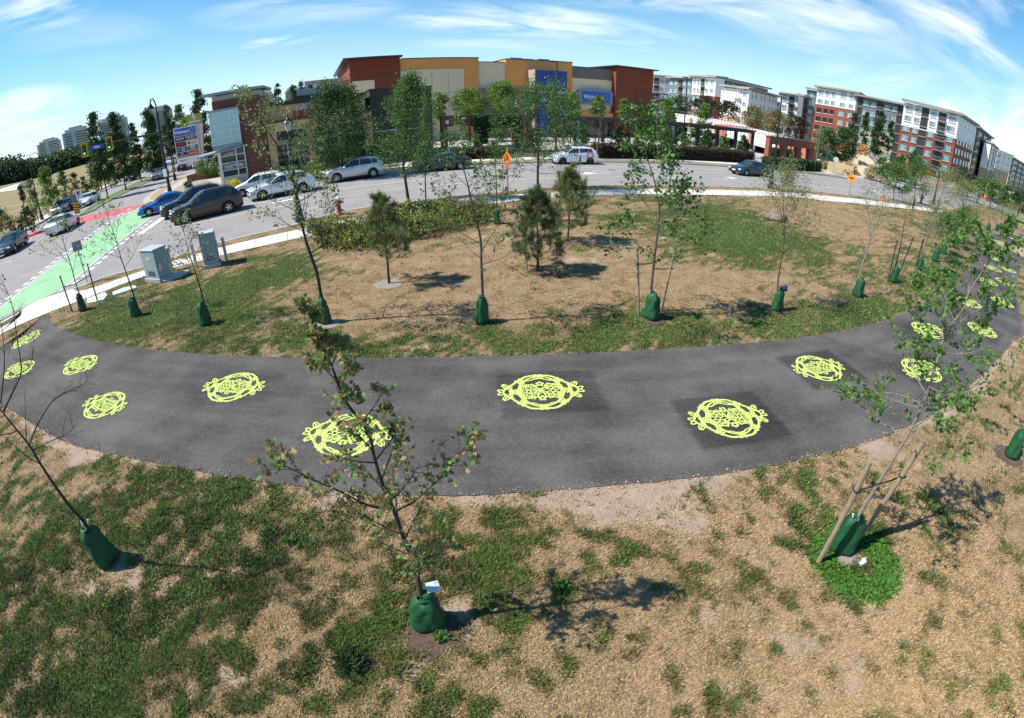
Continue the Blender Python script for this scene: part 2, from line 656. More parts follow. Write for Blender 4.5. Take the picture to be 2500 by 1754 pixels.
def asphalt(name, c1, c2, c3, streak=0.5, dark=.6, wear=None):
    m = bpy.data.materials.new(name)
    m.use_nodes = True
    t = m.node_tree
    p = t.nodes['Principled BSDF']
    p.inputs['Roughness'].default_value = .88
    p.inputs['Specular IOR Level'].default_value = .15
    tcn = nd(t, 'ShaderNodeTexCoord')
    n1 = nd(t, 'ShaderNodeTexNoise')
    n1.inputs['Scale'].default_value = .55
    n1.inputs['Detail'].default_value = 7
    n1.inputs['Roughness'].default_value = .62
    lk(t, tcn.outputs['Object'], n1.inputs['Vector'])
    n2 = nd(t, 'ShaderNodeTexNoise')
    n2.inputs['Scale'].default_value = 55
    n2.inputs['Detail'].default_value = 3
    n2.inputs['Roughness'].default_value = .7
    lk(t, tcn.outputs['Object'], n2.inputs['Vector'])
    mp = nd(t, 'ShaderNodeMapping')
    mp.inputs['Scale'].default_value = (.35, 9, 1)
    lk(t, tcn.outputs['UV'], mp.inputs['Vector'])
    n3 = nd(t, 'ShaderNodeTexNoise')
    n3.inputs['Scale'].default_value = 1.0
    n3.inputs['Detail'].default_value = 5
    lk(t, mp.outputs[0], n3.inputs['Vector'])
    n4 = nd(t, 'ShaderNodeTexNoise')
    n4.inputs['Scale'].default_value = 13
    n4.inputs['Detail'].default_value = 8
    n4.inputs['Roughness'].default_value = .8
    lk(t, tcn.outputs['Object'], n4.inputs['Vector'])
    f = mth(t, 'ADD', mth(t, 'MULTIPLY_ADD', n4.outputs['Fac'], .55, -.275), mth(t, 'MULTIPLY', n1.outputs['Fac'], 1 - streak * .5)  )
    f = mth(t, 'ADD', f, mth(t, 'MULTIPLY', n3.outputs['Fac'], streak * .5))
    mr = nd(t, 'ShaderNodeMapRange')
    mr.inputs['From Min'].default_value = .36
    mr.inputs['From Max'].default_value = .64
    lk(t, f, mr.inputs['Value'])
    mx = nd(t, 'ShaderNodeMix', data_type='RGBA')
    mx.inputs['A'].default_value = rgb(c1)
    mx.inputs['B'].default_value = rgb(c2)
    lk(t, mr.outputs[0], mx.inputs['Factor'])
    sp = nd(t, 'ShaderNodeMapRange')
    sp.inputs['From Min'].default_value = .3
    sp.inputs['From Max'].default_value = .7
    sp.inputs['To Min'].default_value = .45
    sp.inputs['To Max'].default_value = 1.6
    lk(t, n2.outputs['Fac'], sp.inputs['Value'])
    m2 = nd(t, 'ShaderNodeMix', data_type='RGBA', blend_type='MULTIPLY')
    m2.inputs['Factor'].default_value = .85
    lk(t, mx.outputs['Result'], m2.inputs['A'])
    lk(t, sp.outputs[0], m2.inputs['B'])
    at = nd(t, 'ShaderNodeAttribute', attribute_name='seal')
    m3 = nd(t, 'ShaderNodeMix', data_type='RGBA', blend_type='MULTIPLY')
    lk(t, m2.outputs['Result'], m3.inputs['A'])
    m3.inputs['B'].default_value = (dark, dark, dark * 1.03, 1)
    sepc = nd(t, 'ShaderNodeSeparateColor')
    lk(t, at.outputs['Color'], sepc.inputs[0])
    lk(t, sepc.outputs[0], m3.inputs['Factor'])
    lk(t, m3.outputs['Result'], p.inputs['Base Color'])
    b = nd(t, 'ShaderNodeBump')
    b.inputs['Strength'].default_value = .5
    b.inputs['Distance'].default_value = .006
    lk(t, n2.outputs['Fac'], b.inputs['Height'])
    lk(t, b.outputs[0], p.inputs['Normal'])
    return m


PATHM = asphalt('path_asphalt', (.050, .046, .044), (.124, .116, .111), 0, streak=.6, dark=.56)
ROADM = asphalt('road_asphalt', (.235, .222, .215), (.30, .284, .272), 0, streak=.8)

rm = MB()
rm.add([(-330, -90, RZ), (330, -90, RZ), (330, 330, RZ), (-330, 330, RZ)], [(0, 1, 2, 3)])
struct(rm.build('road', ROADM))

# --- the park: kerb line from the left round to the right
K = [(-46, -9), (-32, 1), (-22.5, 8.5)] + PL([(0, 782), (60, 750), (137, 714), (183, 704), (262, 675), (351, 651), (488, 609), (534, 593), (700, 553), (852, 513),
     (1066, 485), (1178, 473), (1348, 459), (1436, 454), (1560, 452), (1685, 454), (1809, 457), (1950, 464), (2098, 480), (2238, 499),
     (2309, 509), (2345, 507), (2375, 500), (2420, 507), (2500, 531)]) + [(110, 64), (150, 52), (170, 10)]
Kc = crm(K, 8)
Kr, _ = resamp(Kc, 520)

# greenness of the lawn: watered strips, rings round the young trees, the swale
GP = [(250, 800, 1.6, .8), (420, 765, 1.6, .7), (560, 725, 1.7, .65), (650, 690, 1.5, .5), (350, 705, 1.2, .5), (560, 845, 1.3, .6), (700, 760, 1.2, .45), (750, 858, .7, .7),
      (900, 862, .6, .7), (1050, 858, .6, .75), (1200, 850, .6, .65), (1350, 845, .6, .7), (1500, 840, .6, .8), (1650, 832, .7, .8),
      (1800, 818, .7, .8), (1950, 800, .8, .8), (2080, 775, .9, .7), (2200, 735, 1.4, .6), (2280, 690, 2.2, .55), (2330, 640, 3, .6), (2350, 590, 2, .45),
      (1000, 815, .6, .4), (1240, 800, .6, .45), (1180, 790, .6, .6), (1590, 775, .8, .75), (1480, 780, .6, .3), (1897, 755, .8, .7), (2092, 720, .9, .4), (820, 780, .6, .4), (740, 790, .4, .4),
      (948, 690, .8, .7), (1330, 665, 1.2, .8), (1400, 590, 1.2, .3), (2180, 640, 2.0, .1), (700, 650, 1.5, .35), (730, 640, 1.1, .4),
      (1700, 515, 3.0, .6), (1800, 545, 3, .65), (1700, 560, 2.2, .55), (1930, 600, 2.0, .7), (1840, 610, 1.8, .75), (1640, 530, 2, .35), (2250, 560, 3, .2), (2100, 590, 2.5, -.2), (2060, 560, 3, -.2), (1500, 520, 2, -.1),
      (1600, 800, .7, .3), (1100, 655, .0001, 0), (1480, 468, 1.5, .3), (1720, 470, 2, .3),
      (2230, 1250, 1.0, .1), (100, 1200, 1.4, .33), (330, 1250, 1.0, .35), (520, 1300, .9, .3), (700, 1330, .8, .2), (60, 1500, 1.0, .3), (400, 1600, 1.0, .25), (150, 1650, 1, .2),
      (980, 1520, .35, .5), (1180, 1440, .5, .45), (1150, 1550, .4, .3), (800, 1600, .5, .3), (860, 1620, .2, .5), (1240, 1380, .45, .3), (1450, 1260, .6, .25), (1270, 1300, .5, .3),
      (1750, 1420, .35, .4), (2000, 1230, .5, .4), (2300, 1080, .7, .2), (2460, 1200, .8, .15), (1850, 1190, .5, .25), (540, 1450, .5, -.15), (650, 1480, .6, -.2), (900, 1400, .5, -.15),
      (1500, 1500, 1.0, -.3), (1800, 1600, 1.1, -.5), (2200, 1550, 1.2, -.55), (2350, 1400, .9, -.45), (1350, 1600, .7, -.3), (1700, 1500, .7, -.35), (2100, 1700, .8, -.4),
      (900, 700, 2.5, -.4), (1000, 740, 1.6, -.4), (1400, 730, 1.6, -.35), (1250, 680, 2, -.3), (1450, 640, 2.5, -.35), (1650, 720, 1.8, -.3), (1900, 690, 1.4, -.3), (2050, 650, 2.5, -.35),
      (750, 720, 1.5, -.25), (760, 760, .8, -.3), (1050, 620, 3, -.25), (1330, 500, 4, -.2), (1560, 500, 2, -.25), (2050, 510, 5, -.35), (1950, 520, 2.5, -.2), (650, 800, .9, -.1)]
GPW = [(G(x, y), r, a) for x, y, r, a in GP]
# worn soil
BP = [(1440, 1240, .5, .35), (1560, 1240, .5, .4), (1700, 1240, .5, .4), (1820, 1230, .5, .35), (1730, 1500, .22, .9), (1850, 1520, .25, .7), (1950, 1560, .2, .8), (1820, 1710, .22, 1.1), (2090, 1690, .3, .6),
      (1480, 1500, .3, .6), (1700, 1320, .35, .5), (1900, 1380, .3, .5), (520, 1620, .2, .7), (240, 1450, .4, .5), (170, 1490, .4, .4), (560, 1640, .2, .6), (290, 1380, .16, .35),
      (1060, 1560, .32, 1.2), (1100, 1500, .25, 1.0), (2065, 1395, .14, 1.2), (2465, 1100, .35, .9), (1180, 790, .3, .5), (810, 795, .3, .7), (760, 800, .3, .3), (1110, 800, .5, .5), (1230, 845, .3, .3),
      (1220, 690, .9, .5), (1500, 625, 1.1, .6), (1650, 545, 2, .2), (1780, 480, 2, .3), (1250, 570, 1.2, .5), (1460, 560, 2, .35), (680, 870, .3, .2), (1350, 820, .4, .4), (1830, 745, .5, .3), (2060, 708, .4, .4)]
BPW = [(G(x, y), r, a) for x, y, r, a in BP]
RT = G(2058, 1352)          # staked tree at the right
RING = G(2092, 1372)
NEAR_L = [(-40, 985), (11, 993), (149, 1075), (298, 1113), (521, 1157), (700, 1185), (879, 1205), (1050, 1211), (1200, 1207), (1541, 1181), (1850, 1143), (2086, 1090), (2204, 1045),
          (2298, 998), (2410, 904), (2475, 833), (2500, 804)]
FAR_L = [(116, 765), (123.5, 788), (152, 804.7), (213, 824.5), (366, 853.5), (700, 873), (1089, 871), (1405, 862.7), (1715, 845.6), (1974, 822),
         (2160, 782), (2253, 740), (2331, 692), (2375, 645), (2393, 617)]
_ed = lambda P, s: [(x + .02 * (vnoise([x * 3 + s], [y * 3])[0] - .5) + .03 * (vnoise([x * 11 + s], [y * 11])[0] - .5), y + .028 * (vnoise([x * 3.3], [y * 3 + s])[0] - .5) + .035 * (vnoise([x * 12], [y * 12 + s])[0] - .5)) for x, y in resamp(P, 700)[0]]
near_c = crm([(-17.9, 8.0)] + PL(NEAR_L) + [(25.5, 16.2), (33, 21.0)], 6)
far_c = crm([(-16.6, 10.4)] + PL(FAR_L), 6)
NCX = np.array(near_c)


def green_bare(x, y):
    x, y = np.asarray(x, float), np.asarray(y, float)
    n = fbm(x + 40, y + 40, .9, 4)
    n2 = fbm(x - 20, y + 90, 3.1, 3)
    n3 = fbm(x + 5, y + 33, 7.5, 2)
    far = np.clip((y - 7.5) / 3, 0, 1)
    g = (n - .5) * 1.8 + (n2 - .5) * (2.6 - 1.2 * far) + (n3 - .5) * (2.6 - 1.2 * far) + .17 - .02 * far - .055 * np.clip(x, -5, 6) * (1 - far)
    for (c, r, a) in GPW:
        g = g + a * np.exp(-((x - c[0]) ** 2 + (y - c[1]) ** 2) / (2 * r * r))
    d = np.hypot(x - RING[0], (y - RING[1]) * 1.0)
    ring = np.exp(-((d - .48) / .27) ** 2)
    g = g + 2.0 * ring
    g = 1 / (1 + np.exp(-(g - .42) * 3.6))
    b = (fbm(x + 7, y - 30, 1.4, 3) - .62) * 2.2
    b2 = fbm(x * 1.0 + 300, y + 11, 5.0, 2)
    for (c, r, a) in BPW:
        b = b + a * np.exp(-((x - c[0]) ** 2 + (y - c[1]) ** 2) / (2 * r * r))
    # worn shoulder along the near edge of the path
    yn = np.interp(x, NCX[:, 0], NCX[:, 1])
    dd = yn - y
    w = .42 + .22 * np.sin(x * 1.3) + .05 * x.clip(-4, 6)
    sh = np.where((dd > -.3) & (y < 16) & (x < 17), np.exp(-(dd / np.clip(w, .18, 1)) ** 2), 0)
    b = b + .95 * sh
    b = np.clip(b + (b2 - .5) * .9 - .12 + 0 * ring, 0, 1)
    b = b * (1 - .9 * ring)
    g = g * (1 - .6 * np.clip(b * 1.3, 0, 1))
    return g, b, ring


def lawn_material():
    m = bpy.data.materials.new('lawn_soil_and_shaded_thatch')
    m.use_nodes = True
    t = m.node_tree
    p = t.nodes['Principled BSDF']
    p.inputs['Roughness'].default_value = 1
    p.inputs['Specular IOR Level'].default_value = .1
    at = nd(t, 'ShaderNodeAttribute', attribute_name='field')
    sc_ = nd(t, 'ShaderNodeSeparateColor')
    lk(t, at.outputs['Color'], sc_.inputs[0])
    tcn = nd(t, 'ShaderNodeTexCoord')

    def noise(s, d=4, r=.6):
        n = nd(t, 'ShaderNodeTexNoise')
        n.inputs['Scale'].default_value = s
        n.inputs['Detail'].default_value = d
        n.inputs['Roughness'].default_value = r
        lk(t, tcn.outputs['Object'], n.inputs['Vector'])
        return n.outputs['Fac']

    def mixc(f, a, b, bt='MIX'):
        n = nd(t, 'ShaderNodeMix', data_type='RGBA', blend_type=bt)
        for s, v in (('Factor', f), ('A', a), ('B', b)):
            if isinstance(v, tuple):
                n.inputs[s].default_value = rgb(v)
            elif isinstance(v, (int, float)):
                n.inputs[s].default_value = v
            else:
                lk(t, v, n.inputs[s])
        return n.outputs['Result']

    def ramp(v, a, b):
        n = nd(t, 'ShaderNodeMapRange')
        n.inputs['From Min'].default_value = a
        n.inputs['From Max'].default_value = b
        lk(t, v, n.inputs['Value'])
        return n.outputs[0]
    straw = mixc(ramp(noise(14, 5), .35, .65), (.33, .225, .125), (.15, .10, .06))  # darker tone paints the shade between the blades into the thatch
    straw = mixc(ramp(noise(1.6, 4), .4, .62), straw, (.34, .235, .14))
    grn = mixc(ramp(noise(20, 5), .35, .65), (.028, .052, .014), (.085, .105, .032))
    f = mth(t, 'ADD', sc_.outputs[0], mth(t, 'MULTIPLY_ADD', noise(7, 5, .7), 1.6, -.8), clamp=True)
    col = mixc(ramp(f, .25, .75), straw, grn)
    soil = mixc(ramp(noise(30, 4), .3, .7), (.42, .315, .235), (.29, .22, .17))
    soil = mixc(ramp(noise(2.2, 4), .45, .65), soil, (.45, .325, .23))
    fb = mth(t, 'ADD', sc_.outputs[1], mth(t, 'MULTIPLY_ADD', noise(9, 5, .7), 1.0, -.5), clamp=True)
    col = mixc(ramp(fb, .35, .6), col, soil)
    col = mixc(.5, col, mixc(ramp(noise(75, 3, .75), .3, .7), (.45, .45, .45), (1.4, 1.4, 1.4)), 'MULTIPLY')
    lk(t, col, p.inputs['Base Color'])
    b = nd(t, 'ShaderNodeBump')
    b.inputs['Strength'].default_value = .9
    b.inputs['Distance'].default_value = .03
    lk(t, noise(38, 5, .7), b.inputs['Height'])
    lk(t, b.outputs[0], p.inputs['Normal'])
    return m


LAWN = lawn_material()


def lawn_grid(name, curve, C, nr, p=1.8):
    cv = np.asarray(curve)
    t = np.linspace(0, 1, nr) ** p
    X = C[0] + (cv[:, 0:1] - C[0]) * t[None, :]
    Y = C[1] + (cv[:, 1:2] - C[1]) * t[None, :]
    Z = lawnz(X, Y) + (fbm(X, Y, 2.2, 3) - .5) * .02 - .008
    g, b, r = green_bare(X, Y)
    n, m = X.shape
    V = np.stack([X, Y, Z], -1).reshape(-1, 3)
    i, k = np.meshgrid(np.arange(n - 1), np.arange(m - 1), indexing='ij')
    q = i * m + k
    T = np.stack([q, q + m, q + m + 1, q + 1], -1).reshape(-1, 4)
    p0, p1, p3 = V[T[:, 0]], V[T[:, 1]], V[T[:, 3]]
    if ((p1 - p0)[:, 0] * (p3 - p0)[:, 1] - (p1 - p0)[:, 1] * (p3 - p0)[:, 0]).sum() < 0:
        T = T[:, ::-1]
    A = np.stack([g, b, r, np.ones_like(g)], -1).reshape(-1, 4)
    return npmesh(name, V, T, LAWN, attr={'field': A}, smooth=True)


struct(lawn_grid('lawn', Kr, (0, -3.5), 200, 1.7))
kb = MB()
wall_strip(kb, Kr, .16, -.3, .004)
struct(kb.build('kerb', KERB))

# --- concrete footpath along the road
up = crm([(-24.5, 5.2), (-19.2, 11.2)] + PL([(60, 752), (140, 717), (213, 707), (354, 660), (537, 605), (700, 567), (950, 516), (1178, 481), (1348, 471), (1436, 464), (1560, 462), (1685, 463), (1809, 465.4),
         (1950, 471.6), (2005, 477.6), (2129, 490), (2253, 507), (2300, 514)]) + [], 6)
lo = crm([(-23.5, 3.8), (-18.3, 7.9)] + PL([(0, 818), (116, 765), (213, 728), (354, 675), (534, 626), (700, 588), (950, 538), (1196, 498), (1348, 483), (1436, 478), (1560, 474.7), (1685, 476), (1809, 478),
         (1950, 482.4), (2005, 490), (2098, 498), (2238, 513), (2300, 521)]), 6)


def paver_mat(name, c1, c2, step=1.5):
    m = mat(name, c1, c2, 1.1, .9, bump=.1)
    t = m.node_tree
    p = t.nodes['Principled BSDF']
    src = p.inputs['Base Color'].links[0].from_socket
    tcn = nd(t, 'ShaderNodeTexCoord')
    sp = nd(t, 'ShaderNodeSeparateXYZ')
    lk(t, tcn.outputs['UV'], sp.inputs[0])
    f = mth(t, 'LESS_THAN', mth(t, 'FRACT', mth(t, 'DIVIDE', sp.outputs[0], step)), .02)
    mx = nd(t, 'ShaderNodeMix', data_type='RGBA', blend_type='MULTIPLY')
    lk(t, f, mx.inputs['Factor'])
    lk(t, src, mx.inputs['A'])
    mx.inputs['B'].default_value = (.5, .48, .45, 1)
    lk(t, mx.outputs['Result'], p.inputs['Base Color'])
    return m


SWM = paver_mat('footpath_concrete', (.60, .565, .51), (.50, .47, .43))
struct(band('footpath', up, lo, 260, 2, .006, SWM, rows=3))
# flare of concrete where the cycle crossing meets the footpath
fl = MB()
fl.prism(PL([(0, 786), (60, 756), (137, 718), (178, 706), (190, 712), (140, 722), (60, 757), (0, 792)]), -.1, .003)
struct(fl.build('dropped_kerb', CONC))
fl = MB()
for q in ([(213, 730), (257, 714), (262, 722), (252, 734), (213, 742)], [(275, 714), (300, 704), (330, 698), (334, 703), (300, 715), (276, 722)]):
    fl.prism(PL(q), -.1, .02)
struct(fl.build('concrete_slabs', mat('slab_pale', (.55, .58, .56), (.45, .48, .47), 4, .8)))

# --- the asphalt path
struct(band('path', _ed(far_c, 3), _ed(near_c, 50), 700, 2, 0.0, PATHM, rows=8))
jn = MB()
jn.prism(PL([(2362, 660), (2390, 625), (2390, 597), (2359, 563), (2310, 540), (2262, 519), (2240, 514), (2262, 510), (2300, 522), (2359, 551), (2409, 567), (2464, 577), (2490, 570)])
         + [(54, 33.5), (60, 30), (58, 20), (40, 14), (33, 21.0), (25.5, 16.3)], -.1, -.003)
struct(jn.build('path_junction', PATHM))
isl = MB()
isl.prism(crm(PL([(2415, 583), (2440, 589), (2470, 598), (2500, 608), (2500, 628), (2465, 610), (2435, 596)]), 4), -.1, .012)
struct(isl.build('grass_island', mat('dry_island', (.40, .28, .16), (.27, .22, .10), 3, 1)))
# darker sealed squares of asphalt round the painted motifs
SEAL = []


def seal(c, w, h, a, st=1.0):
    n = 30
    ca, sa = math.cos(a), math.sin(a)
    V, A = [], []
    for i in range(n + 1):
        for k in range(n + 1):
            u, v = (i / n - .5), (k / n - .5)
            V.append((c[0] + ca * u * w - sa * v * h, c[1] + sa * u * w + ca * v * h, .003))
            e = min(.5 - abs(u), .5 - abs(v)) / .06
            e = max(0, min(1, e))
            A.append((e * e * (3 - 2 * e) * st,) * 3 + (1,))
    T = [(i * (n + 1) + k, (i + 1) * (n + 1) + k, (i + 1) * (n + 1) + k + 1, i * (n + 1) + k + 1) for i in range(n) for k in range(n)]
    o = npmesh('sealed_asphalt', np.array(V), np.array(T), PATHM, attr={'seal': np.array(A)})
    uvl = o.data.uv_layers.new(name='UVMap')
    li = np.array(T).ravel()
    uvl.data.foreach_set('uv', np.array(V)[li][:, :2].astype(np.float32).ravel())
    struct(o)


# --- painted motifs
def motif():
    mb = MB()
    zc = [0.0045]

    def rib(pts, w, closed=False):
        zc[0] += .00012
        ribbon_mesh(mb, pts, w, zc[0], closed)

    def circ(cx_, cy_, r, n=40, wob=0, wn=8, ph=0, ry=None):
        ry = ry or r
        return [(cx_ + (r + wob * math.cos(wn * t + ph)) * math.cos(t), cy_ + (ry + wob * math.cos(wn * t + ph)) * math.sin(t)) for t in [2 * math.pi * i / n for i in range(n)]]

    def petal(cx_, cy_, a, L, W, w):
        pts = []
        for i in range(14):
            t = 2 * math.pi * i / 14
            u, v = L / 2 * (1 - math.cos(t)), W / 2 * math.sin(t) * (1 + .3 * math.cos(t))
            pts.append((cx_ + u * math.cos(a) - v * math.sin(a), cy_ + u * math.sin(a) + v * math.cos(a)))
        rib(pts, w, True)
    rib(circ(0, 0, .56, 96, .016, 8, math.pi), .050, True)
    rib(circ(0, 0, .44, 96, .022, 8), .030, True)
    for k in range(8):
        a = k * math.pi / 4
        x, y = .51 * math.cos(a), .51 * math.sin(a)
        for j in range(4):
            petal(x, y, a + j * math.pi / 2 + math.pi / 4, .10, .07, .028)
    for s in (-1, 1):
        cx_ = s * .225
        for j in range(4):
            a = j * 2 * math.pi / 4 + (math.pi if s > 0 else 0) * 0 + (0 if s < 0 else math.pi / 5)
            rib(circ(cx_ + .085 * math.cos(a), .105 * math.sin(a) * 1.15, .055, 14), .026, True)
            petal(cx_ + .085 * math.cos(a), .12 * math.sin(a), a + .6, .09, .05, .014)
        rib(circ(cx_, 0, .045, 14), .018, True)
        rib(circ(cx_ - s * .01, 0, .19, 30, .02, 6, s, .225), .034, True)
        for j in range(6):
            a = j * math.pi / 3 + .5
            petal(cx_ + .13 * math.cos(a), .17 * math.sin(a), a + .9, .13, .07, .018)
            petal(cx_ + .13 * math.cos(a), .17 * math.sin(a), a - .9, .12, .06, .018)
        # arcs of the double vesica
        for r_ in (0, .045):
            rib([(s * (.02 + (.40 - r_) * math.sin(t) ** 1.1), .50 * math.cos(t)) for t in np.linspace(0.04, math.pi - .04, 26)], .026)
        # little five-point flowers above and below
        rib([(s * 0 + .052 * (1 + .35 * math.cos(5 * t)) * math.cos(t + .3), s * .235 + .055 * (1 + .35 * math.cos(5 * t)) * math.sin(t + .3)) for t in np.linspace(0, 2 * math.pi, 30)[:-1]], .034, True)
        # leafy sprays at both ends
        for q in (-1, 1):
            rib([(s * .50, q * .26), (s * .58, q * .19), (s * .64, q * .12), (s * .70, q * .03)], .05)
            petal(s * .60, q * .17, math.atan2(q * .9, s * .8), .13, .055, .026)
            petal(s * .56, q * .20, math.atan2(q * -.2, s * .1), .12, .05, .026)
            petal(s * .69, q * .02, math.atan2(q * .55, s * 1), .12, .075, .030)
            petal(s * .64, q * .12, math.atan2(q * 1.0, s * .55), .15, .05, .024)
    for k in range(-1, 2):
        rib([(-.07, k * .035), (.07, k * .035)], .018)
    for k in range(-1, 2):
        rib([(k * .035, -.06), (k * .035, .06)], .016)
    return mb


PAINT = mat('yellow_green_paint', (.55, .68, .15), (.22, .26, .12), 38, .8, bump=.3, bscale=90)
for n_ in PAINT.node_tree.nodes:
    if n_.type == 'MAP_RANGE':
        n_.inputs['From Min'].default_value = .53
        n_.inputs['From Max'].default_value = .67
MUR = [((1321, 956), None, 'widest yellow-green lace motif on the path, in the middle between the two lawns', 1.5),
       ((1779, 1020), None, 'yellow-green lace motif inside a dark square right of the middle one', 1.5),
       ((569, 945), None, 'yellow-green lace motif left of the tree with withered leaves', 1.42),
       ((255, 989), None, 'yellow-green lace motif nearest the bare tree at the left', 1.32),
       ((1999, 899), None, 'yellow-green lace motif by the far path edge, opposite the bag with blue cloth', 1.42),
       ((848, 1061), None, 'yellow-green lace motif seen through the tree with withered leaves', 1.5),
       ((196, 891), None, 'yellow-green lace motif between the withered strip and the far lawn at the left', 1.32),
       ((65, 829), None, 'yellow-green lace motif closest to the concrete footpath corner', 1.3),
       ((47, 903), None, 'yellow-green lace motif cut by the thin branches at the left edge', 1.3),
       ((2266, 807), None, 'yellow-green lace motif left of the staked tree crown on the bend', 1.45),
       ((2398, 806), None, 'yellow-green lace motif beside the orange dead leaves on the bend', 1.45),
       ((2250, 904), None, 'yellow-green lace motif hidden by the lower leaves of the staked tree', 1.45),
       ((2366, 739), None, 'yellow-green lace motif just beyond the bend, second row of the far group', 1.45),
       ((2447, 738), None, 'yellow-green lace motif at the right edge of the path bend', 1.45),
       ((2454, 689), None, 'pale lace motif further up the path behind the branches', 1.45),
       ((2411, 688), None, 'pale lace motif half under the twig, left of its pair up the path', 1.4),
       ((2424, 656), None, 'slim lace motif near the lawn corner up the path', 1.4),
       ((2461, 659), None, 'slim lace motif on the outer side up the path', 1.4),
       ((2430, 633), None, 'faint lace motif before the grass island', 1.3),
       ((2448, 612), None, 'farthest lace motif beside the dry grass island', 1.3)]
fc = np.array(far_c)
nc_ = np.array(near_c)
mo0 = None
for i, (p, a, lab, s) in enumerate(MUR):
    c = G(*p)
    d1 = np.hypot(fc[:, 0] - c[0], fc[:, 1] - c[1])
    j = int(np.clip(d1.argmin(), 1, len(fc) - 2))
    t1 = fc[j + 1] - fc[j - 1]
    d2 = np.hypot(nc_[:, 0] - c[0], nc_[:, 1] - c[1])
    j = int(np.clip(d2.argmin(), 1, len(nc_) - 2))
    t2 = nc_[j + 1] - nc_[j - 1]
    t = t1 / np.hypot(*t1) / d1.min() + t2 / np.hypot(*t2) / d2.min()
    ang = math.atan2(t[1], t[0])
    if mo0 is None:
        mo0 = motif().build('painted_motif', PAINT)
        o = mo0
    else:
        o = mo0.copy()
        COL.objects.link(o)
    o.location = (c[0], c[1], 0)
    o.rotation_euler = (0, 0, ang + (i % 2) * math.pi)
    k = s / 1.5
    o.scale = (k, k, 1)
    tag(o, lab, 'painted motif', 'yellow-green motifs painted on the path')
    if i in (0, 1, 2, 4, 5, 9, 10, 11, 12, 13):
        ca, sa = math.cos(ang), math.sin(ang)
        off = (.18, .05, .1, .1, .1, .1, 0, 0, 0, 0)[(0, 1, 2, 4, 5, 9, 10, 11, 12, 13).index(i)]
        seal((c[0] + ca * off, c[1] + sa * off - .02), 2.0 * k, 1.55 * k, ang + .02, {1: 1.0, 4: 1.0, 0: .8, 2: .35, 5: .4}.get(i, .75))

# --- blocks beyond the road
SLG = mat('verge_grass', (.13, .14, .055), (.34, .25, .13), 1.1, 1.0, bump=.5, bscale=30)
FARK = PL([(380, 490), (470, 480), (560, 466), (700, 446), (796, 431), (910, 420), (1021, 411), (1148, 401), (1232, 397), (1456, 394), (1543, 395), (1651, 398), (1786, 406), (1880, 414), (1988, 424), (2069, 435)])
STR = PL([(357, 496), (352, 490), (358, 481), (385, 462), (441, 432), (490, 414)])
Lm = [(-63, 100), (-95, 150), (-150, 240)]
blk = MB()
mallpoly = Lm[::-1] + STR[::-1] + crm(FARK, 4) + PL([(2066, 431), (2040, 425)]) + PL([(2010, 408), (1990, 395)]) + [(75, 130), (120, 330)]
blk.prism(mallpoly, -.4, -.004)
struct(blk.build('mall_ground', mat('mall_paving', (.44, .40, .345), (.36, .33, .29), .5, .9)))
rb = MB()
righ = PL([(2144, 442), (2110, 434), (2078, 418), (2060, 408)]) + [(78, 112), (125, 330), (330, 330), (330, 120), (230, 88)] + PL([(2440, 474), (2400, 470), (2330, 459), (2270, 455), (2200, 448)])
rb.prism(righ, -.4, -.006)
struct(rb.build('hillside_ground', mat('hillside', (.34, .27, .16), (.16, .16, .07), .4, 1.0)))
rk = MB()
wall_strip(rk, crm(STR[::-1] + FARK, 5), .16, -.3, .005)
struct(rk.build('kerb', KERB))
rk = MB()
wall_strip(rk, PL([(2060, 408), (2078, 418), (2110, 434), (2144, 442), (2200, 448), (2270, 455), (2330, 459)]), .16, -.3, .005)
struct(rk.build('kerb', KERB))


pl0 = MB()
pl0.prism(PL([(1060, 402), (1100, 398), (1240, 391), (1440, 386), (1440, 371), (1400, 366), (1240, 371), (1100, 380)]), -.2, .002)
struct(pl0.build('planting_bed', mat('planting_bed', (.05, .09, .025), (.10, .085, .04), 1.5, 1, bump=.6, bscale=20)))


def offs(P, d):
    P = np.array(P, float)
    t = np.gradient(P, axis=0)
    L = np.hypot(t[:, 0], t[:, 1])
    return [tuple(q) for q in np.stack([P[:, 0] - t[:, 1] / L * d, P[:, 1] + t[:, 0] / L * d], 1)]


fk = crm(FARK, 6)[6:]
struct(band('grass_verge', offs(fk, .12), offs(fk, 1.7), 160, 2, .004, SLG, rows=4))
struct(band('footpath', offs(fk, 1.7), offs(fk, 3.8), 160, 2, .008, SWM, rows=3))
pl_ = MB()
pl_.prism(PL([(400, 478), (452, 447), (500, 440), (560, 452), (640, 446), (640, 455), (480, 478)]), -.1, .006)
struct(pl_.build('corner_plaza', SWM))
pv = MB()
pv.prism(PL([(380, 487), (368, 488), (366, 481), (390, 463), (445, 432), (470, 424), (470, 428), (440, 440), (405, 462), (392, 473)]), -.1, .012)
struct(pv.build('dry_verge', mat('dry_verge', (.42, .28, .15), (.30, .21, .12), 2, 1)))
pz = MB()
pz.prism(PL([(2110, 434), (2144, 442), (2200, 448), (2270, 455), (2330, 459), (2330, 448), (2270, 440), (2225, 436), (2120, 430)]), -.1, .006)
struct(pz.build('plaza_paving', SWM))
pz = MB()
pz.prism(PL([(2250, 445), (2300, 449), (2310, 457), (2270, 453)]), -.1, .010)
struct(pz.build('red_paving', mat('red_paving', (.42, .15, .12), (.33, .12, .10), 3, .9)))
pz = MB()
pz.prism(PL([(2143, 440), (2150, 434), (2190, 436), (2230, 441), (2225, 447), (2185, 445)]), -.1, .011)
struct(pz.build('dry_verge', MATS['dry_verge']))

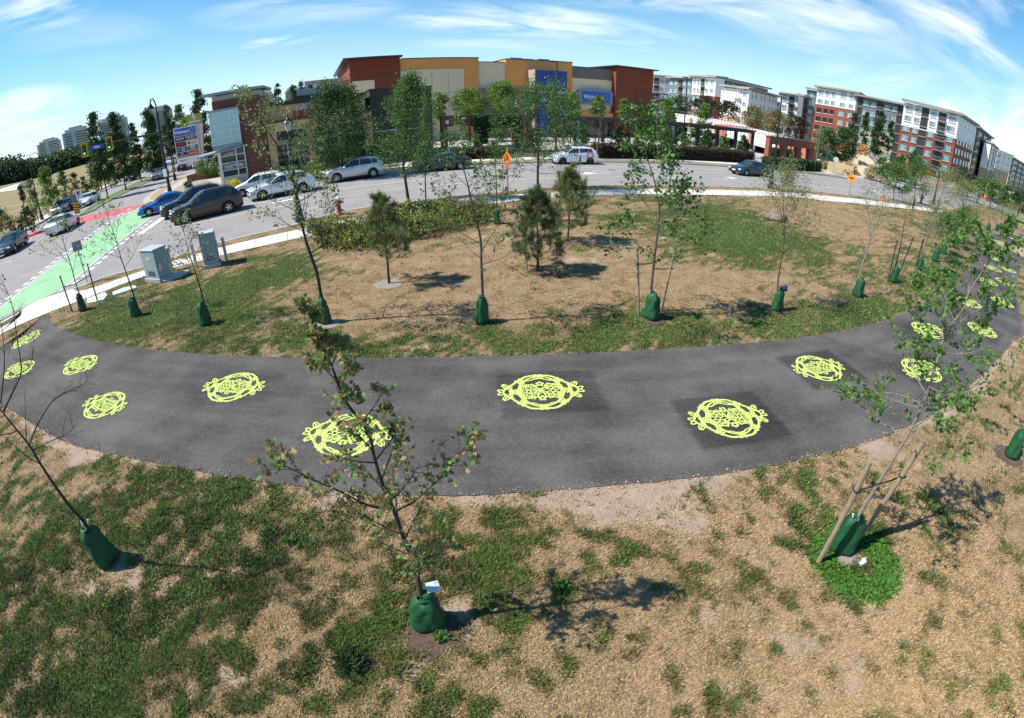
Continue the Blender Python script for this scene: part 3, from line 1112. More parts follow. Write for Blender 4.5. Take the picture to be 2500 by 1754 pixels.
# --- median of the side street and field beyond
MEDR = PL([(195, 525), (221, 516), (250, 498), (283, 480), (330, 457), (379, 435), (407, 421)])
MEDL = PL([(197, 521), (213, 509), (243, 490), (275, 473), (322, 450), (372, 428), (403, 417)])
dirv = (MEDR[-1][0] - MEDR[-3][0], MEDR[-1][1] - MEDR[-3][1])
L_ = math.hypot(*dirv)
ext = (dirv[0] / L_, dirv[1] / L_)
md = MB()
md.prism(MEDL + MEDR[::-1], -.4, .004)
m2a, m2b = G(417, 414), G(450, 402)
md.prism([m2a, (m2a[0] + .9, m2a[1] + .4), (m2b[0] + .9, m2b[1] + .4), m2b], -.4, .004)
struct(md.build('median', [mat('median_grass', (.07, .12, .03), (.13, .16, .06), 2, 1, bump=.5, bscale=30)]))
mk = MB()
wall_strip(mk, MEDR, .2, -.4, .012)
wall_strip(mk, MEDL, .2, -.4, .012)
struct(mk.build('kerb', KERB))
SL = PL([(-60, 622), (17, 580), (56, 566), (107, 539), (170, 503), (238, 466), (311, 435), (388, 403.6), (436, 387)])
sle = crm([(-60, 22)] + SL + [(SL[-1][0] - 60, SL[-1][1] + 110)], 5)
fdm = mat('meadow', (.30, .195, .09), (.15, .15, .055), .12, 1.0, bump=.6, bscale=4)
hy = [(-80, 466), (0, 452), (57, 441), (113, 428), (160, 414), (212, 399), (262, 386), (300, 378)]
HV, nc2 = [], 40
for x in np.linspace(-80, 300, nc2):
    fx_, fy_ = zip(*hy)
    d = pray(x, np.interp(x, fx_, fy_))
    k = 620 / math.hypot(d[0], d[1])
    zf = CAMH + d[2] * k
    for i in range(24):
        s_ = i / 23
        r_ = 105 + 515 * s_
        HV.append((d[0] * k * r_ / 620, d[1] * k * r_ / 620, .0 + max(zf, 1) * s_ ** 1.35 + .6 * (fbm([x * .02 + 5], [r_ * .015])[0] - .5) * min(1, s_ * 4)))
HT = [(i * 24 + j, i * 24 + 24 + j, i * 24 + 25 + j, i * 24 + 1 + j)[::-1] for i in range(nc2 - 1) for j in range(23)]
struct(npmesh('hill', np.array(HV), np.array(HT), fdm, smooth=True))
fd = MB()
fd.prism(sle + [(-300, 900), (-1800, 900), (-1800, -100), (-60, -100)], -.4, -.004)
struct(fd.build('field', fdm))
fk2 = MB()
wall_strip(fk2, sle, .2, -.4, .005)
struct(fk2.build('kerb', mat('kerb_dark', (.06, .06, .06), (.1, .1, .1), 2, .9)))
struct(band('footpath', offs(sle, .2), offs(sle, 2.2), 120, 2, .006, SWM, rows=3))

# --- road markings
WH = mat('white_road_paint', (.78, .78, .76), (.62, .62, .61), 3, .7)
GRN_L = mat('green_lane_paint', (.21, .42, .21), (.29, .50, .28), 1.1, .85, detail=9)
RED_L = mat('red_lane_paint', (.42, .085, .085), (.50, .13, .13), 1.5, .8)
YEL = mat('cream_road_paint', (.72, .62, .46), (.60, .50, .38), 3, .7)
L2 = MB()
for q in ([(198, 530), (280, 512), (351, 498), (366, 497), (320, 518), (260, 531), (204, 544)], [(-60, 615), (0, 592), (70, 571), (117, 556), (200, 531), (205, 543), (117, 567), (72, 581), (0, 605), (-60, 628)]):
    L2.prism(PL(q, RZ), RZ - .05, RZ + .004)
struct(L2.build('red_bus_lane', RED_L))
L2 = MB()
L2.prism(PL([(-60, 785), (0, 754), (60, 706), (107, 669), (183, 611), (259, 556), (320, 517), (357, 499), (366, 498), (374, 506), (369, 530), (305, 578), (213, 654), (171, 690), (137, 713), (60, 748), (0, 779), (-60, 806)], RZ), RZ - .05, RZ + .008)
struct(L2.build('green_cycle_crossing', GRN_L))
W = MB()


def line(px, w, mb=None, z=0.0):
    ribbon_mesh(mb or W, crm(PL(px, RZ), 6), w, RZ + .013 + z)


line([(-60, 784), (0, 752), (60, 704), (107, 667), (183, 609), (259, 554), (320, 515)], .12)
line([(137, 717), (171, 692), (213, 656), (305, 580), (369, 532)], .12)
line([(-60, 612), (0, 589), (70, 569), (117, 554), (198, 529), (280, 511), (351, 497)], .12)
line([(-60, 631), (0, 607), (72, 582), (117, 569), (204, 545), (260, 532), (320, 519)], .12)
for a, b in (([(-60, 776), (0, 743), (60, 697), (107, 660), (183, 602), (259, 548), (322, 508)], 1), ([(178, 695), (213, 667), (305, 589), (375, 536)], 1)):
    P, s = resamp(crm(PL(a, RZ), 6), 400)
    n = int(s[-1] / 1.0)
    for k in range(n):
        i0, i1 = int(k / n * 399), int((k + .5) / n * 399)
        ribbon_mesh(W, P[i0:i1 + 1], .3, RZ + .013)
line([(341, 573), (408, 526)], .5)
line([(592, 501), (664, 491), (818, 464.4), (960, 446.7), (1178, 428), (1300, 420)], .13)
line([(408, 545), (470, 534)], .13)
line([(664, 497), (740, 482)], .4)
line([(1405, 411), (1449, 410)], .15)
line([(1445.6, 417.9), (1515, 418.5)], .15)
line([(1467, 406.4), (1620, 410.5), (1778, 416.6), (1850, 420)], .12)
line([(1622.5, 435), (1675, 436)], .15)
line([(1737, 437.4), (1798, 441)], .15)
line([(1852, 444.4), (1950, 452), (2179, 477)], .15)
line([(1860, 424.5), (1880, 426)], .3)
for (a, b) in (((1400, 426.5), (1490, 423)), ((1765, 434), (1820, 438.5)), ((2121, 465.5), (2155, 469))):
    P = PL([a, b], RZ)
    d = np.subtract(P[1], P[0])
    Ln = math.hypot(*d)
    u, n_ = d / Ln, np.array([-d[1], d[0]]) / Ln
    Q = lambda s, t: tuple(np.array(P[0]) + u * s * Ln + n_ * t)
    W.add([(*Q(.3, -.08), RZ + .013), (*Q(1, -.08), RZ + .013), (*Q(1, .08), RZ + .013), (*Q(.3, .08), RZ + .013)], [(0, 1, 2, 3)])
    W.add([(*Q(0, 0), RZ + .0132), (*Q(.42, -.35), RZ + .0132), (*Q(.42, .35), RZ + .0132)], [(0, 1, 2)])
    W.add([(*Q(.45, .05), RZ + .0134), (*Q(.65, .05), RZ + .0134), (*Q(.5, .75), RZ + .0134), (*Q(.36, .75), RZ + .0134)], [(0, 1, 2, 3)])
for a, b in (((1, 645), (30, 637)), ((50, 630), (70, 624)), ((90, 618), (109, 613)), ((302, 494), (328, 481)), ((367, 463), (386, 452)), ((290, 440), (330, 424)), ((420, 436), (440, 427))):
    line([a, b], .12)
struct(W.build('road_marking', WH))
Y = MB()
line([(350.6, 571.5), (442, 553), (554, 531), (664.7, 509), (824, 482.4), (976, 463), (1115.6, 449.8), (1271, 439), (1436, 435), (1560, 430.6), (1638, 422.5)], .13, Y)
line([(1638, 422.5), (1747, 422.5), (1890, 431), (2000, 443), (2114, 457)], .12, Y)
struct(Y.build('road_marking', YEL))
W = MB()
for (a, b) in (((2462, 566), (2500, 580)), ((2450, 574), (2500, 594)), ((2478, 596), (2500, 606))):
    ribbon_mesh(W, PL([a, b], .02), .45, .012)
struct(W.build('crosswalk_marking', WH))
# ================================================================== BUILDINGS
class Plane:
    """vertical plane through a ground point with a given heading; turns picture positions into metres along it and up it"""

    def __init__(s, A, slope=None, B=None):
        if B is not None:
            dx, dy = B[0] - A[0], B[1] - A[1]
        else:
            dx, dy = 1.0, slope
        L = math.hypot(dx, dy)
        s.A, s.d, s.rz = A, (dx / L, dy / L), math.atan2(dy, dx)

    def uz(s, x, y):
        r = pray(x, y)
        a, b = s.d
        det = -r[0] * b + r[1] * a
        t = (-s.A[0] * b + s.A[1] * a) / det
        px, py = r[0] * t, r[1] * t
        return (px - s.A[0]) * a + (py - s.A[1]) * b, CAMH + r[2] * t

    def loc(s, u, d=0.0):
        return (s.A[0] + s.d[0] * u - s.d[1] * d, s.A[1] + s.d[1] * u + s.d[0] * d)


BRICK = bricks('brick_red', (.205, .062, .042), (.26, .085, .055), (.20, .12, .10))
RUST = mat('render_rust', (.22, .050, .020), (.19, .044, .018), .7, .85)
OCHRE = mat('render_ochre', (.86, .35, .095), (.80, .325, .09), .6, .85)
CREAM = mat('render_cream', (.86, .66, .43), (.81, .62, .41), .6, .85)
TAUPE = mat('render_taupe', (.20, .165, .145), (.18, .15, .13), .7, .85)
DARKBR = mat('render_dark', (.050, .038, .034), (.062, .048, .042), .8, .85)
TANST = mat('render_tan', (.86, .50, .25), (.78, .45, .22), 1.0, .85, bump=.1, bscale=40)
BLUEP = mat('sign_blue', (.014, .06, .30), (.012, .052, .27), 1, .5)
WHT = mat('white_paint', (.80, .80, .79), (.74, .74, .73), 1, .55)
NAVYM = mat('navy_flashing', (.035, .05, .09), None, rough=.4, metal=.3)
GREYM = mat('grey_metal', (.30, .33, .36), (.26, .29, .32), 1, .45, metal=.2)
DARKM = mat('dark_metal', (.018, .018, .020), None, rough=.4)
LGREY = mat('light_grey_cladding', (.42, .43, .43), (.36, .37, .37), 1, .7)
ALU = mat('aluminium', (.62, .65, .68), None, rough=.3, metal=.6)
FROST = mat('frosted_glass', (.36, .56, .56), (.42, .63, .62), .6, .12, spec=.8)
GLASSD = mat('dark_glass', (.02, .028, .033), (.05, .06, .068), .6, .04, spec=1.0)
GLASST = mat('teal_glass', (.14, .30, .32), (.28, .46, .47), 1.2, .08, spec=.9)
CONCG = mat('wall_concrete', (.43, .41, .385), (.33, .315, .295), .9, .9, bump=.15)
WHTW = mat('panel_white', (.80, .795, .78), (.75, .745, .73), .5, .7)

# --- brick corner shop with the liquor store
S = Plane(G(545, 456), .41)
b = thing('shop_building', 'brick tower with frosted glass bay and tan liquor shop beside it', 'shop building', (*S.A, 0), S.rz)
u0, u1 = -.15, 4.55
m = MB()
m.box(0.0, u1, 0, 9, .9, 7.72)
m.box(2.55, u1, -.004, .5, -.05, 1.0)
m.build('brick_tower', BRICK, b)
m = MB()
m.box(0.05, u1 - .05, .05, 8.9, 7.72, 8.15)
m.build('roof_fascia', LGREY, b)
m = MB()
m.add([(-.75, -.9, 8.2), (u1 + .25, -.9, 8.2), (u1 + .25, 9.6, 8.55), (-.75, 9.6, 8.55), (-.75, -.9, 8.42), (u1 + .25, -.9, 8.42), (u1 + .25, 9.6, 8.8), (-.75, 9.6, 8.8)],
      [(3, 2, 1, 0), (4, 5, 6, 7), (0, 1, 5, 4), (1, 2, 6, 5), (2, 3, 7, 6), (3, 0, 4, 7)])
m.build('roof', GREYM, b)
ba0, ba1 = -.28, 2.35     # projecting glazed bay
w = MB()
w.box(ba0, ba1, -.55, 3.0, 3.78, 6.72)
bay = w.build('glazed_bay', FROST, b)
bxs('bay_trim', GREYM, bay, [(ba0 - .08, ba1 + .08, -.68, 3.1, 6.72, 6.92), (ba0 - .03, ba1 + .08, -.63, 3.1, 3.42, 3.78)])
w = MB()
for z in (3.82, 4.4, 4.98, 5.56, 6.14, 6.66):
    w.box(ba0 - .03, ba1 + .02, -.60, -.54, z - .03, z + .03)
    w.box(ba0 - .05, ba0, -.54, 3.0, z - .03, z + .03)
for x in (ba0, ba0 + 1.85, ba1 - .03):
    w.box(x - .03, x + .04, -.61, -.53, 3.78, 6.72)
w.build('window_frame', ALU, bay)
w = MB()
w.box(.15, 2.5, -.25, 3.0, .0, .75)
w.build('plinth', CONCG, b)
w = MB()
w.box(.2, 2.5, -.12, 3, .75, 3.42)
wn = w.build('display_window', GLASSD, b)
w = MB()
for z in (.8, 1.4, 2.05, 2.7, 3.38):
    w.box(.15, 2.5, -.2, -.12, z - .035, z + .035)
for x in (.2, 1.65, 2.45):
    w.box(x - .05, x + .05, -.21, -.12, .75, 3.42)
w.box(-.05, .2, -.2, 2, .0, 3.42)
w.build('window_frame', ALU, wn)
w = MB()
w.box(.45, 1.5, -.135, -.125, 2.75, 2.98)
w.box(.4, 2.3, -.135, -.125, 1.5, 1.9)
w.build('window_poster', mat('poster_grey', (.55, .55, .54), (.12, .12, .13), 3.5, .6), wn)
w = MB()
w.add([(-1.9, -.3, 2.9), (2.3, -1.1, 3.30), (2.3, .1, 3.42), (-1.9, 1.6, 3.05), (-1.9, -.3, 3.04), (2.3, -1.1, 3.42), (2.3, .1, 3.54), (-1.9, 1.6, 3.17)],
      [(3, 2, 1, 0), (4, 5, 6, 7), (0, 1, 5, 4), (1, 2, 6, 5), (2, 3, 7, 6), (3, 0, 4, 7)])
w.build('canopy', GREYM, b)
# tan shop
t1 = 13.85
m = MB()
m.box(u1 + .002, t1, 1.2, 12, 0, 6.45)
m.box(u1 + .1, t1 + .45, .2, 1.2, 3.0, 4.95)
for x0, x1 in ((u1 + .1, u1 + .8), (8.3, 8.9), (11.0, 11.6), (t1 - .25, t1 + .45)):
    m.box(x0, x1, .2, 1.198, 0, 2.998)
m.build('tan_wall', TANST, b)
m = MB()
m.box(u1 + .1, t1 + .5, .1, 1.25, 4.95, 5.12)
m.build('dark_band', mat('band_maroon', (.07, .025, .02), None, rough=.6), b)
m = MB()
m.box(u1, t1 + .1, .95, 12.2, 6.45, 6.85)
m.box(u1 + 2.8, t1 - 1, 2.0, 12, 6.85, 7.2)
m.build('parapet_cap', DARKM, b)
m = MB()
m.box(u1 + 3.0, u1 + 8, 4, 8, 7.2, 7.9)
m.build('roof_unit', LGREY, b)
wn = None
for x0, x1 in ((u1 + .8, 8.3), (8.9, 11.0), (11.6, t1 - .25)):
    m = MB()
    m.box(x0, x1, .9, 1.15, .45, 2.95)
    g_ = m.build('shop_window', GLASSD, b)
    m = MB()
    n = 3
    for k in range(n + 1):
        x = x0 + (x1 - x0) * k / n
        m.box(x - .03, x + .03, .84, .9, .45, 2.95)
    for z in (.48, 2.1, 2.92):
        m.box(x0, x1, .83, .9, z - .03, z + .03)
    m.build('window_frame', ALU, g_)
    m = MB()
    m.box(x0 - .1, x1 + .1, -.35, .3, 3.02, 3.14)
    m.build('awning', GREYM, b)
    m = MB()
    m.box(x0 + .15, x1 - .15, .17, .2, 3.3, 4.1)
    m.build('upper_louvre', DARKM, b)
REDL = mat('sign_red', (.55, .01, .01), None, rough=.4)
text('sign_lettering', 'LIQUOR', 1.05, REDL, b, (9.0, 1.05, 5.42), ext=.08, bold=.03, sx=.98)
text('sign_script', 'Lulu Island', .62, mat('sign_script_white', (.75, .8, .85), None, rough=.4), b, (8.7, 1.05, 6.05), ext=.06, bold=.01, shear=.35)
m = MB()
m.box(t1 + .46, 20.2, .9, 14, 0, 6.98)
m.box(t1 + .4, 20.25, .8, 14.1, 6.98, 7.12)
dk = m.build('dark_wing', DARKBR, b)
m = MB()
m.box(t1 + .5, 19.5, -.2, .9, 3.0, 3.14)
m.build('wing_canopy', GREYM, b)

# --- the big store
Wp = Plane((-22.6, 71.1), .41)
u = lambda x, y: Wp.uz(x, y)[0]
b = thing('superstore', 'large retail store with rust, ochre, cream and blue wall panels', 'store', (*Wp.A, 0), Wp.rz)
ua, ub, uc, ud, ue, uf, ug = 0, u(976, 140), u(1170, 142), u(1237, 144), u(1400, 154), u(1500, 170), u(1591, 170)
bxs('rust_wall', RUST, b, [(ua, ub, 0, 30, 0, 12.75), (uf, ug, -.6, 18, 0, 12.3)])
m = MB()
m.box(ub + .002, uc, .3, 30, 0, 12.45)
m.box(ud, ue, .35, 30, 0, 12.36)
m.build('ochre_wall', OCHRE, b)
m = MB()
m.box(uc + .002, ud - .002, .6, 30, 0, 11.85)
m.box(ue + .002, uf - .002, .6, 30, 0, 9.85)
m.box(u(856, 220), u(915, 220), -.12, 0, 0, 9.6)
m.box(ub + .01, u(1134, 200), .18, .298, 0, 10.8)
m.build('cream_wall', CREAM, b)
m = MB()
m.box(ue + .002, uf - .002, .5, 30, 9.85, 11.72)
m.box(u(1172, 215), u(1284, 215), -.2, .298, 0, 7.75)
m.build('taupe_wall', TAUPE, b)
m = MB()
bx0, bx1 = u(1292, 175), u(1366, 176)
bxs('panel_joint', mat('joint_shadow', (.30, .22, .15), None), b, [(x, x + .05, .17, .179, .2, 10.7) for x in (u(1015, 200), u(1055, 200), u(1095, 200))] + [(ub + .02, u(1134, 200) - .02, .168, .178, z, z + .05) for z in (3.6, 7.2)])
m.box(bx0, bx1, -2.6, .348, 0, 10.6)
m.build('blue_entrance', BLUEP, b)
m = MB()
m.box(bx0 - .22, bx0 - .002, -2.55, .346, 0, 10.7)
m.build('entrance_side', mat('beige_side', (.42, .32, .25), None, rough=.8), b)
m = MB()
m.box(ua - .9, ub + .25, -1.1, 30, 12.75, 12.95)
m.box(uf - .7, ug + .5, -1.5, 18.3, 12.3, 12.5)
m.box(ub + .26, uc + .05, .2, 30, 12.45, 12.58)
m.box(ud - .05, ue + .05, .25, 30, 12.36, 12.49)
m.box(uc + .06, ud - .06, .5, 30, 11.85, 11.96)
m.box(ue + .06, uf - .71, .4, 30, 11.72, 11.84)
m.build('parapet_flashing', NAVYM, b)
m = MB()
for x, d in ((ue - 9, 5), (ue - 6.5, 6), (ue - 4, 5)):
    m.box(x, x + 2.1, d, d + 2, 12.36, 13.15)
m.build('roof_unit', LGREY, b)
um0, um1, uz0, uz1 = u(1412, 218), u(1497, 222), 5.45, 8.0
arc = [(um0, uz0), (um1, uz0)] + [(um1 + (um0 - um1) * t, uz1 - .25 + .55 * math.sin(math.pi * t)) for t in np.linspace(0, 1, 13)]
m = MB()
m.add([(p[0], -.1, p[1]) for p in arc] + [(p[0], .6, p[1]) for p in arc], [tuple(range(len(arc)))] + [(i, len(arc) + i, len(arc) + (i + 1) % len(arc), (i + 1) % len(arc)) for i in range(len(arc))])
fr = m.build('sign_surround', mat('sign_surround', (.22, .29, .38), (.19, .25, .33), 2, .6), b)
m = MB()
m.box(um0 + .75, um1 - .75, -.18, -.1, uz0 + .35, uz1 - .35)
pn = m.build('sign_panel', mat('sign_blue_bright', (.016, .11, .48), None, rough=.4), b)
tw = mat('sign_white', (.86, .86, .86), None, rough=.4)
text('sign_lettering', 'Walmart', 1.02, tw, pn, ((um0 + um1) / 2 - .65, -.2, (uz0 + uz1) / 2), ext=.03, bold=.012)


def spark(cx_, cz, r, m_, par, y, name='sign_emblem'):
    q = MB()
    for k in range(6):
        a = math.pi / 2 + k * math.pi / 3
        ca, sa = math.cos(a), math.sin(a)
        pts = [(r * .38, -.05 * r), (r, -.13 * r), (r * 1.05, 0), (r, .13 * r), (r * .38, .05 * r)]
        q.add([(cx_ + p * ca - t * sa, y, cz + p * sa + t * ca) for p, t in pts] + [(cx_ + p * ca - t * sa, y + .05, cz + p * sa + t * ca) for p, t in pts],
              [(0, 1, 2, 3, 4), (9, 8, 7, 6, 5)] + [(i, 5 + i, 5 + (i + 1) % 5, (i + 1) % 5) for i in range(5)])
    return q.build(name, m_, par)


spark((um0 + um1) / 2 + 1.75, (uz0 + uz1) / 2, .55, mat('emblem_gold', (.5, .30, .05), None, rough=.5), pn, -.22)
text('wall_lettering', 'save money.', 1.0, tw, b, ((bx0 + bx1) / 2 + .05, -2.63, Wp.uz(1330, 224)[1] - .1), ext=.02, bold=.01)
text('wall_lettering', 'live better', 1.0, tw, b, ((bx0 + bx1) / 2 + .05, -2.63, Wp.uz(1330, 224)[1] - 1.4), ext=.02, bold=.01)
m = MB()
m.box(u(1420, 300) - .3, u(1500, 300), -.2, .598, 3.2, 4.1)
m.build('entrance_beam', OCHRE, b)
m = MB()
m.box(u(1420, 300), u(1497, 300), .45, .597, 0, 3.1)
m.build('entrance_doors', GLASSD, b)
m = MB()
m.box(u(1546, 230), u(1584, 230), -.66, -.6, 0, 8.6)
m.build('side_panel', mat('rust_dark', (.15, .045, .022), None, rough=.85), b)

# --- rooftop car deck and screens behind the shops
DP = Plane((-34, 82), .41)
d0, d1 = DP.uz(700, 215)[0], DP.uz(848, 200)[0]
b = thing('roof_deck', 'pale rooftop car deck with a strip of windows behind the tan shop', 'car deck', (*DP.A, 0), DP.rz)
m = MB()
m.box(d0 - 2, d1 - .3, 0, 8, 0, 8.6)
m.box(d0 + 3, d1 - .3, -.3, 0, 10.6, 11.3)
m.build('deck_wall', LGREY, b)
m = MB()
m.box(d0 + 3, d1 - .35, 0, 6, 8.6, 10.6)
g_ = m.build('strip_window', GLASST, b)
m = MB()
for k in range(9):
    x = d0 + 3 + k * (d1 - d0 - 3.3) / 8
    m.box(x - .1, x + .1, -.12, 0, 8.6, 10.6)
m.build('window_frame', WHT, g_)


# --- apartment blocks
def window_proto():
    m = MB()
    m.box(-.95, .95, -.05, .05, -.8, .8, 0)
    m.box(-.86, .86, -.06, -.05, -.71, .71, 1)
    m.box(.30, .38, -.075, -.06, -.8, .8, 0)
    m.box(.34, .90, -.075, -.06, -.05, .03, 0)
    m.box(-1.02, 1.02, -.14, -.05, -.93, -.8, 2)
    return m


WINM = [mat('frame_charcoal', (.05, .055, .06), None, rough=.5), GLASST, WHT]
WINW = [mat('frame_white', (.7, .7, .7), None, rough=.5), mat('grey_glass', (.10, .14, .16), (.26, .36, .38), 1.4, .08, spec=.9), WHT]
WINK = [BRICK, mat('void_black', (.012, .011, .011), None, rough=.9), WHT]
wps = {}


def put_window(kind, par, x, z, sx=1.0, sz=1.0, y=0.0):
    if kind not in wps:
        o = window_proto().build('window', {'t': WINM, 'w': WINW, 'k': WINK}[kind])
        wps[kind] = o
        o['_p'] = 1
    else:
        o = wps[kind].copy()
        COL.objects.link(o)
    if '_p' in o:
        del o['_p']
    o.parent = par
    o.location = (x, y, z)
    o.scale = (sx, 1, sz)


A_BR = bricks('apartment_brick', (.30, .075, .05), (.35, .095, .062), (.25, .15, .12), .8, .26)
A_WH = mat('apartment_white', (.80, .80, .80), (.76, .76, .76), .3, .7)
A_GR = mat('apartment_grey', (.17, .18, .19), (.15, .16, .17), .3, .7)
A_TN = mat('apartment_tan', (.50, .37, .25), (.46, .34, .23), .4, .8)
A_RF = mat('apartment_roof', (.33, .30, .27), (.27, .25, .23), .3, .7)
A_RD = mat('roof_edge_dark', (.05, .055, .06), None, rough=.6)
A_BL = mat('balcony_dark', (.035, .037, .04), None, rough=.7)
A_RL = mat('balcony_rail', (.30, .32, .33), None, rough=.4, metal=.4)


def apartment(label, pa, pb, h, zones, cols, fl=3.05, depth=18, over=1.0, nfl=6, base=0.0, group='six-storey apartment blocks', roofs=True, ends=None):
    """front face between two picture positions of its roof line; zones = [(z0, z1, material)], cols = [(u fraction, type, from floor)]"""
    A, B = G(*pa, h), G(*pb, h)
    W_ = math.hypot(B[0] - A[0], B[1] - A[1])
    rz = math.atan2(B[1] - A[1], B[0] - A[0])
    b = thing('apartment_block', label, 'apartment block', (*A, 0), rz, group)
    for i, (z0, z1, mm) in enumerate(zones):
        m = MB()
        o = .004 * i
        m.box(o, W_ - o, o, depth, z0, z1)
        if i:
            m.box(-.12, W_ + .12, -.12, depth + .1, z0 - .12, z0 + .12)
        m.build('wall', mm, b)
    if roofs:
        m = MB()
        m.add([(-over, -over * 1.3, h + .1), (W_ + over, -over * 1.3, h + .1), (W_ + over, depth + .5, h + .5), (-over, depth + .5, h + .5),
               (-over, -over * 1.3, h + .7), (W_ + over, -over * 1.3, h + .7), (W_ + over, depth + .5, h + 1.1), (-over, depth + .5, h + 1.1)],
              [(3, 2, 1, 0), (4, 5, 6, 7), (0, 1, 5, 4), (1, 2, 6, 5), (2, 3, 7, 6), (3, 0, 4, 7)])
        m.build('roof', A_RF, b)
    for (f, kind, sx) in cols:
        x = f * W_
        for k in range(nfl):
            z = h - fl * (k + .5) - .1
            if z < 1:
                continue
            zm = [q[2] for q in zones if q[0] <= z <= q[1]]
            wk = 'w' if (zm and zm[0] is A_WH) else 't'
            if kind == 'w':
                put_window(wk, b, x, z, sx, 1.0, -.05)
                if wk == 'w' and k == 0:
                    put_window('t', b, x, z + 1.25, sx * .8, .22, -.05)
            elif kind == 'k':
                put_window('k' if k > 1 else 'w', b, x, z, sx * 1.05, 1.1, -.05)
            elif kind == 'b':
                m = MB()
                m.box(x - sx * 1.3, x + sx * 1.3, -.06, .05, z - fl / 2 + .15, z + fl / 2 - .3, 0)
                m.box(x - sx * 1.5, x + sx * 1.5, -1.3, -.07, z - fl / 2, z - fl / 2 + .16, 2)
                for q in np.linspace(x - sx * 1.5, x + sx * 1.5 - .05, 7):
                    m.box(q, q + .05, -1.3, -1.25, z - fl / 2 + .16, z - fl / 2 + 1.1, 1)
                m.box(x - sx * 1.5, x + sx * 1.5, -1.32, -1.24, z - fl / 2 + 1.1, z - fl / 2 + 1.2, 1)
                m.build('balcony', [A_BL, A_RL, A_RF], b)
            elif kind == 'r':
                m = MB()
                m.box(x - sx * 1.2, x + sx * 1.2, -.05, .05, z - fl / 2 + .1, z + fl / 2 - .1, 0)
                m.box(x - sx * 1.2, x + sx * 1.2, -.25, -.05, z - fl / 2 - .1, z - fl / 2 + .15, 2)
                m.build('recess', [A_BL, A_RL, A_RF], b)
    return b, W_


# windows on the side wall of the last block are set by a second facade of the same block
ZB = [(0, 12.6, A_BR), (12.6, 19, A_WH)]
apartment('apartment block with brick base and white top right of the store', (1584, 186), (1634, 190), 19, ZB, [(.14, 'w', 1), (.4, 'b', .8), (.66, 'w', .9), (.88, 'w', .8)])
apartment('grey clad apartment block with teal windows behind the parkade trees', (1634, 192), (1690, 193), 18.5, [(0, 7, A_TN), (7, 18.5, A_GR)], [(.12, 'w', 1), (.33, 'w', 1), (.52, 'b', .8), (.70, 'w', 1), (.9, 'w', 1)])
apartment('red brick apartment block with white top floors and open brick balconies', (1691, 189), (1748, 191), 19, ZB, [(.12, 'w', .8), (.28, 'w', .7), (.46, 'b', .7), (.64, 'k', .8), (.86, 'k', .8)], depth=5)
apartment('long dark grey apartment wing receding behind the low white block', (1749, 191), (1875, 219), 19.2, [(0, 7.5, A_TN), (7.5, 19.2, A_GR)], [(.06, 'w', 1), (.14, 'b', .8), (.2, 'w', 1), (.3, 'w', 1)], depth=3)
apartment('low white and tan apartment block in front of the grey wing', (1786, 217), (1829, 220), 15, [(0, 6.4, A_TN), (6.4, 15, A_WH)], [(.16, 'w', .8), (.45, 'b', .8), (.8, 'w', .9)], nfl=5, depth=1.2)
apartment('shaded long side block with pairs of white windows left of the lamp post', (1830, 220.5), (1899, 239), 15, [(0, 6.4, A_TN), (6.4, 15, A_WH)], [(.1, 'w', .5), (.22, 'w', .5), (.4, 'w', .5), (.52, 'w', .5), (.7, 'w', .5), (.82, 'w', .5), (.93, 'w', .4)], nfl=5, depth=10)
apartment('white and tan corner apartment block right of the lamp post', (1909, 230), (1961, 238), 17.5, [(0, 10.4, A_TN), (10.4, 17.5, A_WH)], [(.15, 'w', .9), (.48, 'b', .8), (.82, 'w', .8)])
apartment('narrow dark grey link block with open stair recesses', (1962, 236), (1975, 240), 17, [(0, 17, A_GR)], [(.5, 'r', 1.2)], over=.4, depth=2)
apartment('slim grey tower block with tan base beside the brick block', (1972, 219), (1996, 223), 20, [(0, 11, A_TN), (11, 20, A_GR)], [(.5, 'w', 1.1)], over=.7, depth=3)
apartment('tall red brick block whose left half has open square balconies', (1996, 214), (2094, 229), 21, [(0, 15.2, A_BR), (15.2, 21, A_WH)],
          [(.1, 'k', 1), (.27, 'k', .9), (.42, 'k', .8), (.66, 'w', 1.1), (.87, 'w', .9)], fl=3.1)
apartment('long grey apartment wing behind the pointed cypress trees', (2094, 236), (2206, 259), 19.5, [(0, 10, A_TN), (10, 19.5, A_GR)], [(.07, 'r', .7), (.2, 'w', 1.1), (.36, 'w', 1), (.5, 'b', .9), (.66, 'w', 1.1), (.82, 'w', 1), (.95, 'r', .8)], fl=3.1)
bD, WD = apartment('largest brick and white corner apartment block facing the crossing', (2209, 250), (2343, 283), 18.5, [(0, 12.1, A_BR), (12.1, 18.5, A_WH)],
                   [(.09, 'w', 1.1), (.25, 'w', .9), (.385, 'r', .9), (.535, 'w', .95), (.70, 'b', .9), (.88, 'w', 1.2)], fl=2.75, depth=.5, over=.8)
bE, WE = apartment('shaded right-hand side of the largest brick and white block', (2344, 283.5), (2384, 309), 18.5, [(0, 12.1, A_BR), (12.1, 18.5, A_WH)],
                   [(.08, 'w', 1.2), (.24, 'w', 1.2), (.42, 'w', 1.2), (.6, 'w', 1.2), (.76, 'w', 1.2), (.92, 'w', 1.2)], fl=2.75, depth=12, over=.8)
apartment('dark grey shaded block with balconies beyond the largest block', (2385, 312), (2421, 340), 21, [(0, 9, A_TN), (9, 21, A_GR)], [(.06 + .11 * k, 'w' if k % 3 else 'b', 1.3) for k in range(9)], depth=4)
apartment('shaded white block with bay balconies before the last sunlit block', (2420, 352), (2436, 366), 17, [(0, 7, A_TN), (7, 17, A_WH)], [(.08 + .14 * k, 'w' if k % 3 else 'b', 1.3) for k in range(7)], over=.5, depth=3)
